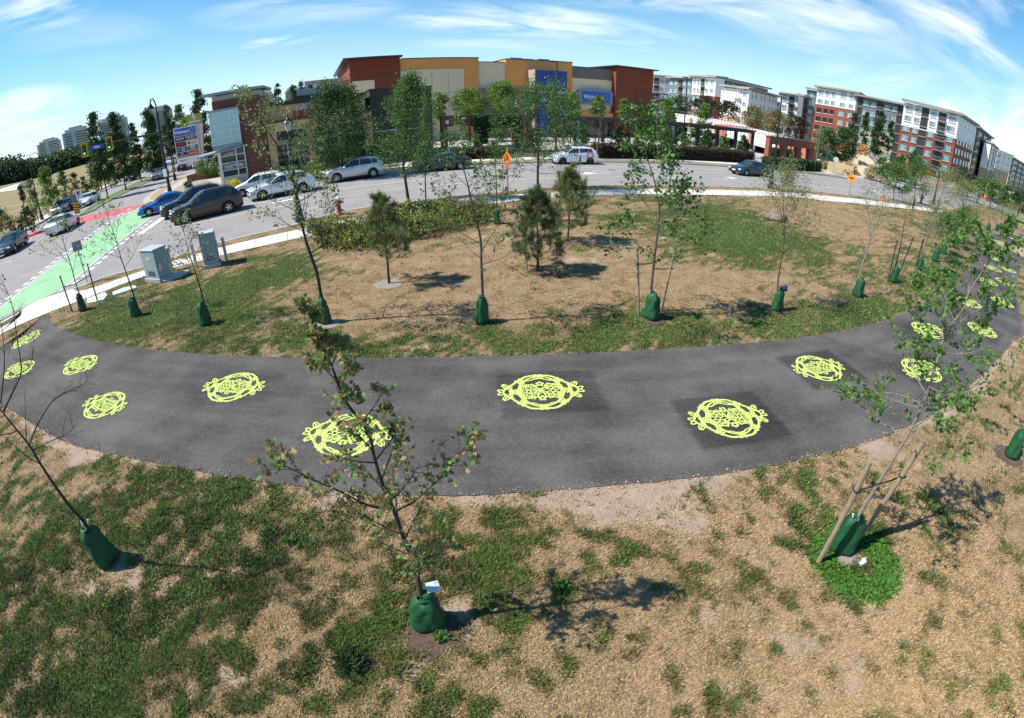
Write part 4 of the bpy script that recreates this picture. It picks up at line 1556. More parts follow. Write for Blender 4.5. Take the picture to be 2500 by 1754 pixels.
apartment('last sunlit white and tan block near the right picture edge', (2436, 369), (2471, 382.5), 17, [(0, 8.8, A_TN), (8.8, 17, A_WH)], [(.2, 'w', 1), (.5, 'w', .7), (.82, 'w', .8)], over=.6, depth=3)
apartment('dim grey-white row block running off the right picture edge', (2472, 386), (2560, 440), 17, [(0, 8.8, A_TN), (8.8, 17, A_GR)], [(.01 + .022 * k, 'w' if k % 4 else 'b', 1.5) for k in range(16)], over=.6, depth=4)
bk = apartment('small far apartment row glimpsed between the lamp post and corner block', (1895, 252), (1912, 256), 15, [(0, 15, A_GR)], [(.3, 'w', 1), (.7, 'w', 1)], depth=10, over=.3)

# --- far residential towers
TB = mat('tower_concrete', (.64, .62, .58), (.55, .54, .51), .05, .8)
TG = mat('tower_glass', (.16, .36, .40), (.28, .50, .53), .04, .12, spec=.8)
TD = mat('tower_shadow_gap', (.20, .17, .17), None, rough=.8)


def tower(label, pa, pb, h, dist_h=50):
    A, B = G(*pa, h), G(*pb, h)
    Am = ((A[0] + B[0]) / 2, (A[1] + B[1]) / 2)
    r = pray(*pa)
    dA = math.hypot(*Am)
    a0, a1 = math.atan2(*pray(*pa)[:2]), math.atan2(*pray(*pb)[:2])
    W_ = dA * abs(a1 - a0)
    rz = -(a0 + a1) / 2
    b = thing('residential_tower', label, 'tower block', (*Am, -2), rz, 'far residential towers')
    m = MB()
    D = W_ * .8
    m.box(-W_ * .5, W_ * .5, 0, D, 0, h * .90)
    m.box(-W_ * .38, W_ * .42, 1, D, h * .90, h * .96)
    m.box(-W_ * .22, W_ * .28, 2, D, h * .96, h)
    m.build('wall', TB, b)
    m = MB()
    for x0, x1 in ((-.16, -.02), (.40, .49), (-.49, -.42)):
        m.box(W_ * x0, W_ * x1, -1.2, 0, 0, h * .88)
    m.build('glazing', TG, b)
    n = int(h * .9 / 3)
    for (x0, x1) in ((-.40, -.18), (0.0, .38)):
        m = MB()
        for k in range(n):
            z = k * 3.0 + 1.6
            m.box(W_ * x0, W_ * x1, -.35, 0, z, z + 1.5, 1)
            m.box(W_ * x0 - .3, W_ * x1 + .3, -1.6, 0, z - 1.2, z - .25, 0)
        m.build('balconies', [TB, TD], b)
    return b


tower('leftmost of the far residential towers above the field', (88, 345), (146, 324), 50)
tower('wide far tower second from the left with teal glazing', (147, 312), (214, 298), 52)
tower('far tower rising between the two nearest cone-shaped street trees', (236, 285), (308, 272), 56)
tower('far tower behind the curved traffic signal lamp', (350, 263), (418, 250), 58)
tower('slim far tower just right of the brick tower roof', (640, 217), (666, 218), 52)
tower('far tower with grid windows behind the small cypresses', (694, 210), (735, 206), 50)
tower('low hazy tower at the left picture edge', (-20, 402), (14, 392), 34)
tower('low pale slab block left of the field treeline', (52, 392), (92, 372), 26)

# --- greenhouse tunnel in the field
a = thing('greenhouse_tunnel', 'long white plastic greenhouse tunnel in the dry field', 'greenhouse', (*G(20, 475), 0), math.atan2(G(56, 466)[1] - G(-60, 496)[1], G(56, 466)[0] - G(-60, 496)[0]))
g0, g1 = G(-60, 496), G(56, 466)
Lg = math.hypot(g1[0] - g0[0], g1[1] - g0[1])
a.location = (*g0, 0)
m = MB()
m.prism_x([(3.4 * math.cos(t), 4.0 * math.sin(t)) for t in np.linspace(0, math.pi, 13)], 0, Lg)
m.build('cover', mat('white_plastic', (.75, .77, .78), (.66, .68, .70), .5, .35), a)

# --- parkade with white parapet panels
PK = Plane((24, 95), None, (46, 71))
k0, k1 = PK.uz(1535, 280)[0], PK.uz(2010, 350)[0]
Z0, Z1 = 2.75, 4.15
b = thing('parkade', 'open concrete car park with white parapet panels and terracotta strips', 'car park building', (*PK.A, 0), PK.rz)
zt = lambda x: PK.uz(1540, 285)[1]
a0 = PK.uz(1540, 268)
a1 = PK.uz(1700, 291)
a2 = PK.uz(1880, 338)
c0 = PK.uz(1540, 288)
c2 = PK.uz(1880, 366)
top = lambda x: np.interp(x, [a0[0], a1[0], a2[0], k1], [a0[1], a1[1], a2[1], a2[1] - .6])
bot = lambda x: top(x) - np.interp(x, [a0[0], a2[0]], [a0[1] - c0[1], a2[1] - c2[1]])
xs = [k0]
seg = [(1540, 'w'), (1581, 't'), (1586, 'w'), (1683, 't'), (1690, 'w'), (1745, 't2'), (1775, 'w'), (1832, 't'), (1838, 'w'), (1905, 't2'), (1985, 'e')]
for i in range(len(seg) - 1):
    x0, x1 = PK.uz(seg[i][0], 300)[0], PK.uz(seg[i + 1][0], 300)[0]
    m = MB()
    y0 = -.15 if seg[i][1] != 'w' else 0
    q = [(x0, bot(x0)), (x1, bot(x1)), (x1, top(x1)), (x0, top(x0))]
    m.add([(p[0], y0, p[1]) for p in q] + [(p[0], 22, p[1]) for p in q], [(0, 1, 2, 3), (7, 6, 5, 4), (0, 4, 5, 1), (1, 5, 6, 2), (2, 6, 7, 3), (3, 7, 4, 0)])
    m.build('parapet_panel', WHTW if seg[i][1] == 'w' else mat('terracotta', (.52, .17, .10), (.47, .15, .09), .8, .8), b)
bxs('column', WHTW, b, [(x - .35, x + .35, .6, 1.3, 0, bot(x) + .1) for x in np.linspace(k0 + .5, a2[0] + 6, 12)])
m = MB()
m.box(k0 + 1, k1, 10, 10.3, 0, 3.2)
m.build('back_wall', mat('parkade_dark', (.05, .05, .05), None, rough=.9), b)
m = MB()
for x in np.linspace(k0, k1 - 3, 60):
    m.box(x, x + .05, .3, .35, top(x), top(x) + .9)
X = np.linspace(k0, k1 - 3, 14)
for i in range(13):
    for dz in (.9, .45):
        m.tube([(X[i], .32, top(X[i]) + dz), (X[i + 1], .32, top(X[i + 1]) + dz)], .035, 4)
m.build('railing', mat('rail_grey', (.10, .10, .10), None, rough=.5), b)

# --- brick screen with creeper
SP = Plane(G(1077, 382), .41)
s0, s1 = SP.uz(1077, 287)[0], SP.uz(1290, 283)[0]
zt = SP.uz(1077, 287)[1]
b = thing('brick_screen', 'brick screen wall with square openings, overgrown by creeper', 'screen wall', (*SP.A, 0), SP.rz, 'brick screens by the far footpath')
m = MB()
o1, o2 = SP.uz(1093, 330)[0], SP.uz(1160, 330)[0]
xx = [(s0, o1), (o2, o2 + .8), (o2 + 4.2, o2 + 5.0), (s1 - .7, s1)]
for x0, x1 in xx:
    m.box(x0, x1, 0, .6, 0, zt - .98)
m.box(s0, s1, 0, .6, zt - .98, zt)
m.build('brickwork', BRICK, b)
m = MB()
m.box(s0 - .15, s1 + .15, -.1, .7, zt, zt + .12)
m.build('coping', mat('coping_dark', (.09, .085, .08), None, rough=.7), b)
m = MB()
m.box(o1, o2, .05, .5, 0, .8)
m.box(o2 + .8, o2 + 4.2, .05, .5, 0, .8)
m.box(o2 + 5.0, s1 - .7, .05, .5, 0, .8)
m.build('low_wall', CONCG, b)
m = MB()
for z in (1.15, 1.45, 1.75, 2.05):
    m.box(o1, o2, .28, .31, z, z + .04)
    m.box(o2 + .8, o2 + 4.2, .28, .31, z, z + .04)
m.build('rail', DARKM, b)
m = MB()
m.box(s0 + .45, s0 + .75, -.05, 0, zt - .7, zt - .35)
m.build('wall_lamp', WHT, b)

# --- brick arcade at the right
AP = Plane(G(1872, 402), .36)
q = lambda x, y: AP.uz(x, y)
zt = q(1878, 334)[1]
b = thing('brick_arcade', 'brick arcade wall with three openings at the end of the car park', 'arcade wall', (*AP.A, 0), AP.rz, 'brick screens by the far footpath')
e = q(1990, 352)[0]
m = MB()
ops = [(q(1886, 350)[0], q(1913, 360)[0]), (q(1922, 360)[0], q(1947, 366)[0]), (q(1957, 366)[0], q(1977, 370)[0])]
x = 0
for (x0, x1) in ops + [(e, e)]:
    m.box(x, x0, 0, .7, 0, zt - .9)
    x = x1
m.box(0, e, 0, .7, zt - .9, zt)
m.build('brickwork', mat('arcade_brick', (.30, .085, .055), (.25, .07, .045), 1.2, .9), b)
m = MB()
m.box(-.1, e + .1, -.06, .76, zt, zt + .1)
m.build('coping', MATS['coping_dark'], b)

# --- pergola on concrete piers
PP_ = Plane((8.6, 55.4), .41)
p0, p1 = PP_.uz(1400, 290)[0], PP_.uz(1842, 335)[0]
b = thing('pergola', 'long dark pergola on concrete piers above the clipped hedge', 'pergola', (*PP_.A, 0), PP_.rz)
zt = 3.4
m = MB()
m.box(p0, p1, 0, .3, zt, zt + .33)
m.box(p0, p1, 2.0, 2.3, zt, zt + .33)
for x in np.arange(p0 + .4, p1, 1.1):
    m.box(x, x + .12, -.3, 2.6, zt + .33, zt + .5)
m.build('beam', DARKM, b)
for x in np.linspace(p0 + .15, p1 - .3, 9):
    m = MB()
    m.box(x, x + .3, 0, .3, .9, zt)
    m.build('post', DARKM, b)
    m = MB()
    m.box(x - .12, x + .42, -.12, .42, 0, 1.15)
    m.build('pier', CONCG, b)
m = MB()
m.box(p0, p1, .08, .28, 0, .75)
m.build('low_wall', CONCG, b)
m = MB()
for x in np.linspace(p0 + .6, p1 - .5, 40):
    m.box(x, x + .045, .15, .19, .75, zt)
m.build('lattice', DARKM, b)

# --- red and blue vaulted cart shelter
SP2 = G(1460, 330)
A = Plane((SP2[0] - 3, SP2[1] - 2), .41)
c0, c1 = A.uz(1401, 280), A.uz(1458, 285)
b = thing('cart_shelter', 'small vaulted red and blue cart shelter in the car park', 'shelter', (*A.loc(c0[0]), 0), A.rz)
W_ = c1[0] - c0[0]
m = MB()
pr = [(1.6 * math.cos(t), c0[1] - .1 + .75 * math.sin(t)) for t in np.linspace(0, math.pi, 9)]
m.prism_x([(p[0] + 1.6, p[1]) for p in pr], 0, W_)
m.build('vault', mat('shelter_blue', (.02, .16, .55), None, rough=.4), b)
m = MB()
m.box(-.02, W_ * .55, -.06, 0, c0[1] - .75, c0[1] - .1)
m.build('red_panel', mat('shelter_red', (.62, .03, .02), None, rough=.5), b)
bxs('post', ALU, b, [(x, x + .1, y, y + .1, 0, c0[1] - .1) for x in (0, W_ - .1) for y in (0, 3.1)])

# --- curved stair and ramp up the bank by the driveway
RP = G(2075, 428)
b = thing('curved_stair', 'pale curved stair and ramp with grey railing climbing the planted bank', 'stair', (*RP, 0), -.62)
m = MB()
N = 15
for k in range(N):
    t = k / (N - 1)
    a_ = -.2 + t * 1.4
    x, y = 1.2 + 1.6 * math.sin(a_ * 2.1), t * 15
    m.box(x - 1.3, x + 1.3, y, y + 1.2, -.2, .12 + t * 2.6)
m.build('steps', mat('pale_stone', (.62, .52, .38), (.54, .45, .33), 1.3, .9), b)
m = MB()
m.prism([(-3.4, 0.2), (.4, 0.2), (.4, 2.5), (-2.5, 3.2)], -.1, 1.25)
m.build('retaining_wall', mat('sandstone', (.55, .42, .24), (.46, .35, .20), 1.0, .9), b)
m = MB()
P = [(1.2 + 1.6 * math.sin((-.2 + t * 1.4) * 2.1) + 1.3, t * 15 + .4, .12 + t * 2.6) for t in np.linspace(0, 1, 22)]
for dz in (.35, .65, .95):
    m.tube([(p[0], p[1], p[2] + dz) for p in P], .035, 5)
for p in P:
    m.tube([p, (p[0], p[1], p[2] + .95)], .03, 5)
m.build('railing', ALU, b)

# --- pylon sign
Pp = Plane(G(495, 437), .3)
b = thing('pylon_sign', 'tall pylon sign with a board of store name panels, left of the brick tower', 'pylon sign', (*Pp.A, 0), Pp.rz)
m = MB()
m.add([(-.55, -.3, .3), (.25, -.3, .3), (.25, .3, .3), (-.55, .3, .3), (-.75, -.3, 6.35), (.9, -.3, 6.35), (.9, .3, 6.35), (-.75, .3, 6.35)],
      [(3, 2, 1, 0), (4, 5, 6, 7), (0, 1, 5, 4), (1, 2, 6, 5), (2, 3, 7, 6), (3, 0, 4, 7)])
m.build('pillar', mat('pylon_cream', (.62, .60, .55), (.55, .53, .48), .8, .8), b)
m = MB()
m.box(-1.6, 1.7, -.9, .9, 0, .75)
m.build('plinth', BRICK, b)
m = MB()
m.box(-.72, .92, -.2, .2, 6.4, 7.5)
gp_ = m.build('top_panel', mat('sign_olive', (.30, .36, .04), None, rough=.5), b)
text('lettering', 'CENTRAL', .34, tw, gp_, (.1, -.21, 6.62), ext=.01, bold=.006)
q_ = MB()
for k in range(4):
    a_ = k * math.pi / 2 + .4
    q_.tube([(.1 + .26 * math.cos(a_ + t * 2.6) * (.25 + t * .75), -.22, 7.12 + .26 * math.sin(a_ + t * 2.6) * (.25 + t * .75)) for t in np.linspace(0, 1, 8)], .035, 6)
q_.build('emblem', tw, gp_)
X0, X1, Z0_, Z1_ = -2.45, .25, 2.2, 6.2
m = MB()
m.box(X0 - .06, X1 + .06, -.5, -.28, Z0_ - .06, Z1_ + .06)
fr = m.build('board_frame', ALU, b)
rows = [(6.2, 5.3), (5.3, 4.66), (4.66, 4.08), (4.08, 3.5), (3.5, 2.85), (2.85, 2.2)]
cell = {'blue': (.016, .11, .48), 'black': (.012, .012, .014), 'dred': (.25, .03, .02), 'navy': (.01, .03, .10), 'green': (.0, .18, .07), 'red2': (.50, .07, .02), 'white': (.80, .80, .80)}
Xm = (X0 + X1) / 2
cells = [(X0, X1, 0, 'blue', 'Walmart', .52, 'white'), (X0, Xm, 1, 'black', 'DSW', .42, 'white'), (Xm, X1, 1, 'black', 'BED BATH &\nBEYOND', .22, 'white'),
         (X0, Xm, 2, 'black', 'HOMES', .34, 'dred'), (Xm, X1, 2, 'white', '', .14, 'black'), (X0, Xm, 3, 'navy', 'Royal\nBank', .22, 'white'), (Xm, X1, 3, 'green', 'TD', .5, 'white'),
         (X0, Xm, 4, 'navy', 'URBAN PLANET', .15, 'white'), (Xm, X1, 4, 'red2', 'Cactus Club', .2, 'white'), (X0, Xm, 5, 'white', "Nando's", .26, 'dred'), (Xm, X1, 5, 'white', '', .2, 'black')]
for (x0, x1, r, c, s_, sz, tcx) in cells:
    z1, z0 = rows[r]
    m = MB()
    m.box(x0 + .03, x1 - .03, -.54, -.5, z0 + .03, z1 - .03)
    pn = m.build('name_panel', mat('panel_' + c, cell[c], None, rough=.45), b)
    if s_:
        ox = {'Walmart': -.35, 'Royal\nBank': .2, 'URBAN PLANET': 0}.get(s_, 0)
        oz = -.15 if s_ == 'URBAN PLANET' else 0
        text('lettering', s_, sz, mat('panel_' + tcx, cell[tcx], None, rough=.45) if tcx != 'dred' else mat('letter_red', (.6, .05, .03), None, rough=.5), pn,
             ((x0 + x1) / 2 + ox, -.55, (z0 + z1) / 2 + oz), ext=.008, bold=.012 if s_ in ('TD', 'Walmart') else .004)
    if r == 0:
        spark(x1 - .5, (z0 + z1) / 2, .3, mat('emblem_yellow', (.75, .50, .05), None, rough=.5), pn, -.56, 'emblem')
    if r == 2 and c == 'white':
        q_ = MB()
        q_.lathe([(.2, -.02), (.2, .02)], 18, ((x0 + .32), -.55, (z0 + z1) / 2), axis='y')
        q_.build('emblem', mat('letter_red', (.6, .05, .03), None, rough=.5), pn)
        q_ = MB()
        for dz in (-.12, 0, .12):
            q_.box(x0 + .6, x1 - .12, -.55, -.54, (z0 + z1) / 2 + dz - .03, (z0 + z1) / 2 + dz + .02)
        q_.build('small_print', mat('panel_black', cell['black']), pn)
    if s_ in ('Royal\nBank', 'URBAN PLANET'):
        q_ = MB()
        q_.ball((x0 + (.3 if r == 3 else .66), -.54, (z0 + z1) / 2 + (0 if r == 3 else .12)), .13, 10, ry=.03)
        q_.build('emblem', mat('emblem_tan', (.6, .4, .25), None, rough=.5), pn)
bxs('tie_bar', ALU, b, [(X1 + .06, 1.1, -.42, -.38, 2.3 + k * .75, 2.34 + k * .75) for k in range(6)])


def font_to_mesh():
    dg = bpy.context.evaluated_depsgraph_get()
    for o in [o for o in COL.objects if o.type == 'FONT']:
        me = bpy.data.meshes.new_from_object(o.evaluated_get(dg))
        n = o.name
        o.name = n + '_x'
        q = bpy.data.objects.new(n, me)
        COL.objects.link(q)
        q.parent, q.location, q.rotation_euler, q.scale = o.parent, o.location, o.rotation_euler, o.scale
        bpy.data.objects.remove(o)
# ================================================================== VEHICLES
CGL = mat('car_glass', (.012, .02, .022), (.05, .065, .07), 1.1, rough=.03, spec=1.0)
TYRE = mat('tyre_rubber', (.018, .018, .018), None, rough=.85)
RIM = mat('wheel_rim', (.50, .51, .52), None, rough=.3, metal=.7)
RIMD = mat('wheel_rim_dark', (.06, .06, .065), None, rough=.35, metal=.6)
TRIM = mat('car_trim', (.016, .016, .017), None, rough=.5)
HEADL = mat('headlamp_glass', (.72, .75, .78), None, rough=.08, spec=1.0)
TAILL = mat('tail_lamp_red', (.50, .010, .008), None, rough=.15)
PLATE = mat('number_plate', (.72, .74, .78), None, rough=.5)
# profiles: x from the nose (0) to the tail (1): (x, top), waist line, cabin span
TYPES = {
    'sedan': dict(L=4.6, W=1.78, wb=(.19, .79), top=[(0, .52), (.02, .66), (.08, .78), (.27, .92), (.31, .96), (.44, 1.36), (.50, 1.42), (.62, 1.42), (.70, 1.36), (.84, 1.03), (.97, 1.0), (1, .84)],
                  belt=[(0, .5), (.06, .70), (.3, .88), (.8, .96), (.96, .92), (1, .78)], ws=(.305, .445), rw=(.70, .835), sw=(.33, .80), rr=.32),
    'coupe': dict(L=4.5, W=1.76, wb=(.20, .79), top=[(0, .50), (.02, .62), (.08, .74), (.28, .88), (.32, .91), (.46, 1.30), (.54, 1.36), (.62, 1.35), (.72, 1.24), (.87, .98), (.97, .95), (1, .80)],
                  belt=[(0, .48), (.06, .66), (.3, .84), (.8, .92), (.96, .88), (1, .75)], ws=(.315, .465), rw=(.68, .86), sw=(.35, .76), rr=.33),
    'hatch': dict(L=4.1, W=1.72, wb=(.19, .81), top=[(0, .55), (.02, .72), (.08, .86), (.22, 1.02), (.25, 1.05), (.42, 1.48), (.50, 1.54), (.75, 1.54), (.88, 1.46), (.95, 1.22), (.985, 1.0), (1, .80)],
                  belt=[(0, .52), (.06, .76), (.25, .94), (.8, 1.06), (.96, 1.02), (1, .78)], ws=(.245, .425), rw=(.885, .965), sw=(.28, .86), rr=.31),
    'suv': dict(L=4.72, W=1.86, wb=(.19, .79), top=[(0, .60), (.015, .82), (.06, .95), (.24, 1.06), (.28, 1.10), (.43, 1.57), (.50, 1.67), (.80, 1.66), (.89, 1.57), (.968, 1.18), (.99, 1.05), (1, .84)],
                belt=[(0, .58), (.05, .84), (.25, .99), (.8, 1.10), (.96, 1.10), (1, .82)], ws=(.275, .44), rw=(.895, .963), sw=(.31, .87), rr=.37),
    'wagon': dict(L=4.75, W=1.86, wb=(.185, .79), top=[(0, .56), (.015, .76), (.06, .88), (.26, 1.00), (.29, 1.03), (.44, 1.50), (.51, 1.57), (.74, 1.56), (.85, 1.48), (.965, 1.12), (.99, .98), (1, .80)],
                  belt=[(0, .55), (.05, .78), (.25, .93), (.8, 1.03), (.96, 1.02), (1, .78)], ws=(.285, .45), rw=(.86, .962), sw=(.32, .85), rr=.35),
}


def car(kind, label, colour, a, b=None, dirv=None, group=None, coat=.8, rim=None, metal=.25, sc_=1.0, name=None, cat=None, side=1, decal=False, rack=False):
    """a = ground point of the near-side front wheel; b = ground point of the near-side rear wheel (or dirv = heading)"""
    T = TYPES[kind]
    L, W, wb = T['L'], T['W'], T['wb']
    if b is not None:
        dx, dy = a[0] - b[0], a[1] - b[1]
        mid = ((a[0] + b[0]) / 2, (a[1] + b[1]) / 2)
    else:
        dx, dy = dirv
        n = math.hypot(dx, dy)
        mid = (a[0] - dx / n * (wb[1] - wb[0]) * L / 2, a[1] - dy / n * (wb[1] - wb[0]) * L / 2)
    n = math.hypot(dx, dy)
    f = (dx / n, dy / n)
    # sideways direction away from the camera
    s = (-f[1], f[0])
    if s[0] * mid[0] + s[1] * mid[1] < 0:
        s = (-s[0], -s[1])
    cx_ = mid[0] + s[0] * W * .46 - f[0] * L * ((wb[0] + wb[1]) / 2 - .5) * -1
    cy_ = mid[1] + s[1] * W * .46 - f[1] * L * ((wb[0] + wb[1]) / 2 - .5) * -1
    # local frame: -x = nose, z up
    rz = math.atan2(-f[1], -f[0])
    nm = name or {'suv': 'suv_car', 'coupe': 'coupe_car', 'hatch': 'hatchback_car', 'wagon': 'crossover_car', 'sedan': 'sedan_car'}[kind]
    root = thing(nm, label, cat or 'car', (cx_, cy_, RZ + .004), rz, group)
    root.scale = (sc_, sc_, sc_)
    PM = mat('car_paint_%s' % '_'.join('%.2f' % c for c in colour), colour, None, rough=.32, metal=metal, coat=coat, spec=.5)
    tx, tz = zip(*T['top'])
    bx, bz = zip(*T['belt'])
    N = 96
    X = np.linspace(0, 1, N)
    top = np.interp(X, tx, tz)
    k = np.ones(5) / 5
    tp = np.convolve(np.pad(top, 2, 'edge'), k, 'valid')
    top = np.where((X > .02) & (X < .98), tp, top)
    belt = np.minimum(np.interp(X, bx, bz), top - .02)
    hw = W / 2 * (1 - .16 * np.clip((.10 - X) / .10, 0, 1) ** 2 * 1.3 - .12 * np.clip((X - .92) / .08, 0, 1) ** 2)
    zb = np.full(N, .20) + .06 * np.clip((.04 - X) / .04, 0, 1) + .10 * np.clip((X - .95) / .05, 0, 1)
    R_ = T['rr'] + .055
    for w in wb:
        d = (X - w) * L
        h = np.sqrt(np.clip(R_ ** 2 - d ** 2, 0, None)) + T['rr'] - .02
        zb = np.where(np.abs(d) < R_, np.maximum(zb, h), zb)
    g = np.clip((top - belt - .06) / .35, 0, 1)
    rw = hw * (1 - g * .24) - .03
    V, F = [], []
    M = 8
    for i in range(N):
        x = (X[i] - .5) * L
        tpz, bl = top[i], belt[i]
        zm = max(zb[i] + .02, .55 * bl + .45 * .3)
        zm = min(zm, bl - .01)
        z2 = max(zb[i] + .01, .33)
        z2 = min(z2, zm - .005) if zb[i] < zm - .01 else zb[i] + .003
        ring = [(hw[i] * .90, zb[i] - .0), (hw[i] * .985, z2), (hw[i], max(zm, z2 + .002)), (hw[i] * .975, bl), (rw[i], tpz - .045 - .02 * g[i]), (rw[i] * .88, tpz - .012), (rw[i] * .5, tpz + .012), (0, tpz + .018)]
        for (y, z) in ring:
            V.append((x, y, z))
    for i in range(N - 1):
        for j in range(M - 1):
            F.append((i * M + j, i * M + j + 1, (i + 1) * M + j + 1, (i + 1) * M + j))
    n0 = len(V)
    V2 = [(v[0], -v[1], v[2]) for v in V]
    F2 = [tuple(n0 + q for q in f_[::-1]) for f_ in F]
    m = MB()
    m.add(V + V2, F + F2, 0, True)
    # nose, tail and underside
    for i in (0, N - 1):
        r_ = [i * M + j for j in range(M)] + [n0 + i * M + j for j in range(M - 2, -1, -1)]
        m.add([(V + V2)[q] for q in r_], [tuple(range(len(r_))) if i else tuple(range(len(r_) - 1, -1, -1))], 0)
    body = m.build('body', [PM], root)
    m = MB()
    m.box(-L * .47, L * .47, -W * .40, W * .40, .22, .50)
    m.box(-L * .40, L * .42, -W * .37, W * .37, .5, .8)
    m.build('underbody', TRIM, root)
    S = np.array(V).reshape(N, M, 3)

    def patch(x0, x1, j0, j1, t0, t1, off=.012, sides=(1, -1)):
        """piece of the body surface between ring columns, lifted off it a little"""
        q = MB()
        ii = np.linspace(x0, x1, 14) * (N - 1)
        for sgn in sides:
            vs = []
            for f_ in ii:
                i = min(int(f_), N - 2)
                t = f_ - i
                P = S[i] * (1 - t) + S[i + 1] * t
                for u in (t0, t1):
                    p = P[j0] * (1 - u) + P[j1] * u
                    vs.append([p[0], (p[1] + off) * sgn, p[2] + off * .25])
            fs = [(2 * k, 2 * k + 1, 2 * k + 3, 2 * k + 2) for k in range(len(ii) - 1)]
            q.add(vs, fs if sgn > 0 else [f_[::-1] for f_ in fs], 0, True)
        return q
    s0, s1 = T['sw']
    mids = (s0 + s1) / 2 - .01
    cuts = [(s0 + .03, mids - .008), (mids + .008, s1 - .10), (s1 - .09, s1)] if kind in ('suv', 'wagon', 'hatch') else [(s0 + .03, mids - .008), (mids + .008, s1 - .02)]
    for c0, c1 in cuts:
        for sg in (1, -1):
            patch(c0, c1, 3, 4, .10, .88, sides=(sg,)).build('side_window', CGL, root)

    def over(x0, x1, lat, off=.014):
        q = MB()
        ii = np.linspace(x0, x1, 9) * (N - 1)
        vs = []
        cols_ = [(4, 5, lat), (5, 6, 0), (6, 7, 0), (7, 7, 0)]
        for f_ in ii:
            i = min(int(f_), N - 2)
            t = f_ - i
            P = S[i] * (1 - t) + S[i + 1] * t
            row = [P[a_] * (1 - u) + P[b_] * u for a_, b_, u in cols_]
            row = [np.array([r_[0], r_[1], r_[2]]) for r_ in row] + [np.array([r_[0], -r_[1], r_[2]]) for r_ in row[-2::-1]]
            for r_ in row:
                vs.append((r_[0] + (-off if x0 < .5 else off) * .6, r_[1], r_[2] + off))
        w_ = 7
        fs = [(i * w_ + j, i * w_ + j + 1, (i + 1) * w_ + j + 1, (i + 1) * w_ + j) for i in range(len(ii) - 1) for j in range(w_ - 1)]
        q.add(vs, fs, 0, True)
        return q
    over(T['ws'][0] + .012, T['ws'][1] - .012, .3).build('windscreen', CGL, root)
    over(T['rw'][0] + .010, T['rw'][1] - .008, .3).build('rear_window', CGL, root)
    # wheels
    rr = T['rr']
    for w in wb:
        for sg in (1, -1):
            q = MB()
            yo = sg * (W / 2 - .015)
            yi = sg * (W / 2 - .23)
            prof = [(rr * .62, 0), (rr * .93, 0.0), (rr, .03), (rr, .18), (rr * .93, .21), (rr * .62, .21)]
            q.lathe([(r_, (yo if True else 0) - sg * z_ if True else 0) for r_, z_ in prof], 22, ((w - .5) * L, 0, rr), axis='y', cap=False)
            q.lathe([(rr * .63, yi), (rr * .63, yi + sg * .01)], 18, ((w - .5) * L, 0, rr), axis='y')
            wh = q.build('wheel', TYRE, root)
            q = MB()
            q.lathe([(rr * .64, yo - sg * .012), (rr * .57, yo - sg * .03), (rr * .57, yo - sg * .06)], 18, ((w - .5) * L, 0, rr), axis='y', cap=False)
            for k_ in range(5):
                an = k_ * 2 * math.pi / 5 + .3
                ca, sa = math.cos(an), math.sin(an)
                pts = [(-.045, .04), (.045, .04), (.035, rr * .6), (-.035, rr * .6)]
                q.add([((w - .5) * L + p * ca + r_ * -sa, yo - sg * .02, rr + p * sa + r_ * ca) for p, r_ in pts], [(0, 1, 2, 3)])
            q.lathe([(.06, yo - sg * .03), (.05, yo - sg * .01)], 10, ((w - .5) * L, 0, rr), axis='y')
            q.build('rim', rim or RIM, wh)
    # lamps, grille, plates, mirrors
    zf, zr = np.interp(.03, tx, tz) - .07, np.interp(.975, bx, bz) - .04
    for sg in (1, -1):
        q = MB()
        q.ball((-L * .468, sg * W * .355, zf - .02), .17, 12, ry=.17, rz=.075)
        q.build('headlight', HEADL, root)
        q = MB()
        q.ball((L * .468, sg * W * .385, zr), .14, 12, ry=.12, rz=.10 if kind in ('sedan', 'coupe') else .15)
        q.build('tail_light', TAILL, root)
        q = MB()
        xm = (T['ws'][0] + .045 - .5) * L
        q.ball((xm, sg * (W / 2 + .08), np.interp(.33, bx, bz) + .06), .07, 10, ry=.11, rz=.07)
        q.build('mirror', PM, root)
    q = MB()
    q.box(-L * .5 - .012, -L * .5 + .05, -W * .27, W * .27, zf - .17, zf - .03, bev=.01)
    q.build('grille', TRIM, root)
    q = MB()
    q.box(-L * .5 - .02, -L * .5 + .05, -W * .34, W * .34, .26, .40, bev=.01)
    q.build('bumper_intake', TRIM, root)
    q = MB()
    q.box(-L * .5 - .035, -L * .5 - .015, -.2, .2, .42, .53)
    q.build('number_plate', PLATE, root)
    q = MB()
    q.box(L * .5 + .002, L * .5 + .03, -.2, .2, .58 if kind != 'sedan' else .68, .70 if kind != 'sedan' else .80)
    q.build('number_plate', PLATE, root)
    if kind in ('suv', 'wagon') or rack:
        bxs('sill_cladding', TRIM, root, [((wb[0] - .5) * L + R_, (wb[1] - .5) * L - R_, sg * W * .497 - .012, sg * W * .497 + .012, .21, .33) for sg in (1, -1)])
        for sg in (1, -1):
            q = MB()
            zt_ = max(tz) + .035
            q.tube([((.50 - .5) * L, sg * W * .33, zt_ - .05), ((.53 - .5) * L, sg * W * .33, zt_), ((.80 - .5) * L, sg * W * .33, zt_ - .005), ((.83 - .5) * L, sg * W * .33, zt_ - .06)], .018, 6)
            q.build('roof_rail', TRIM, root)
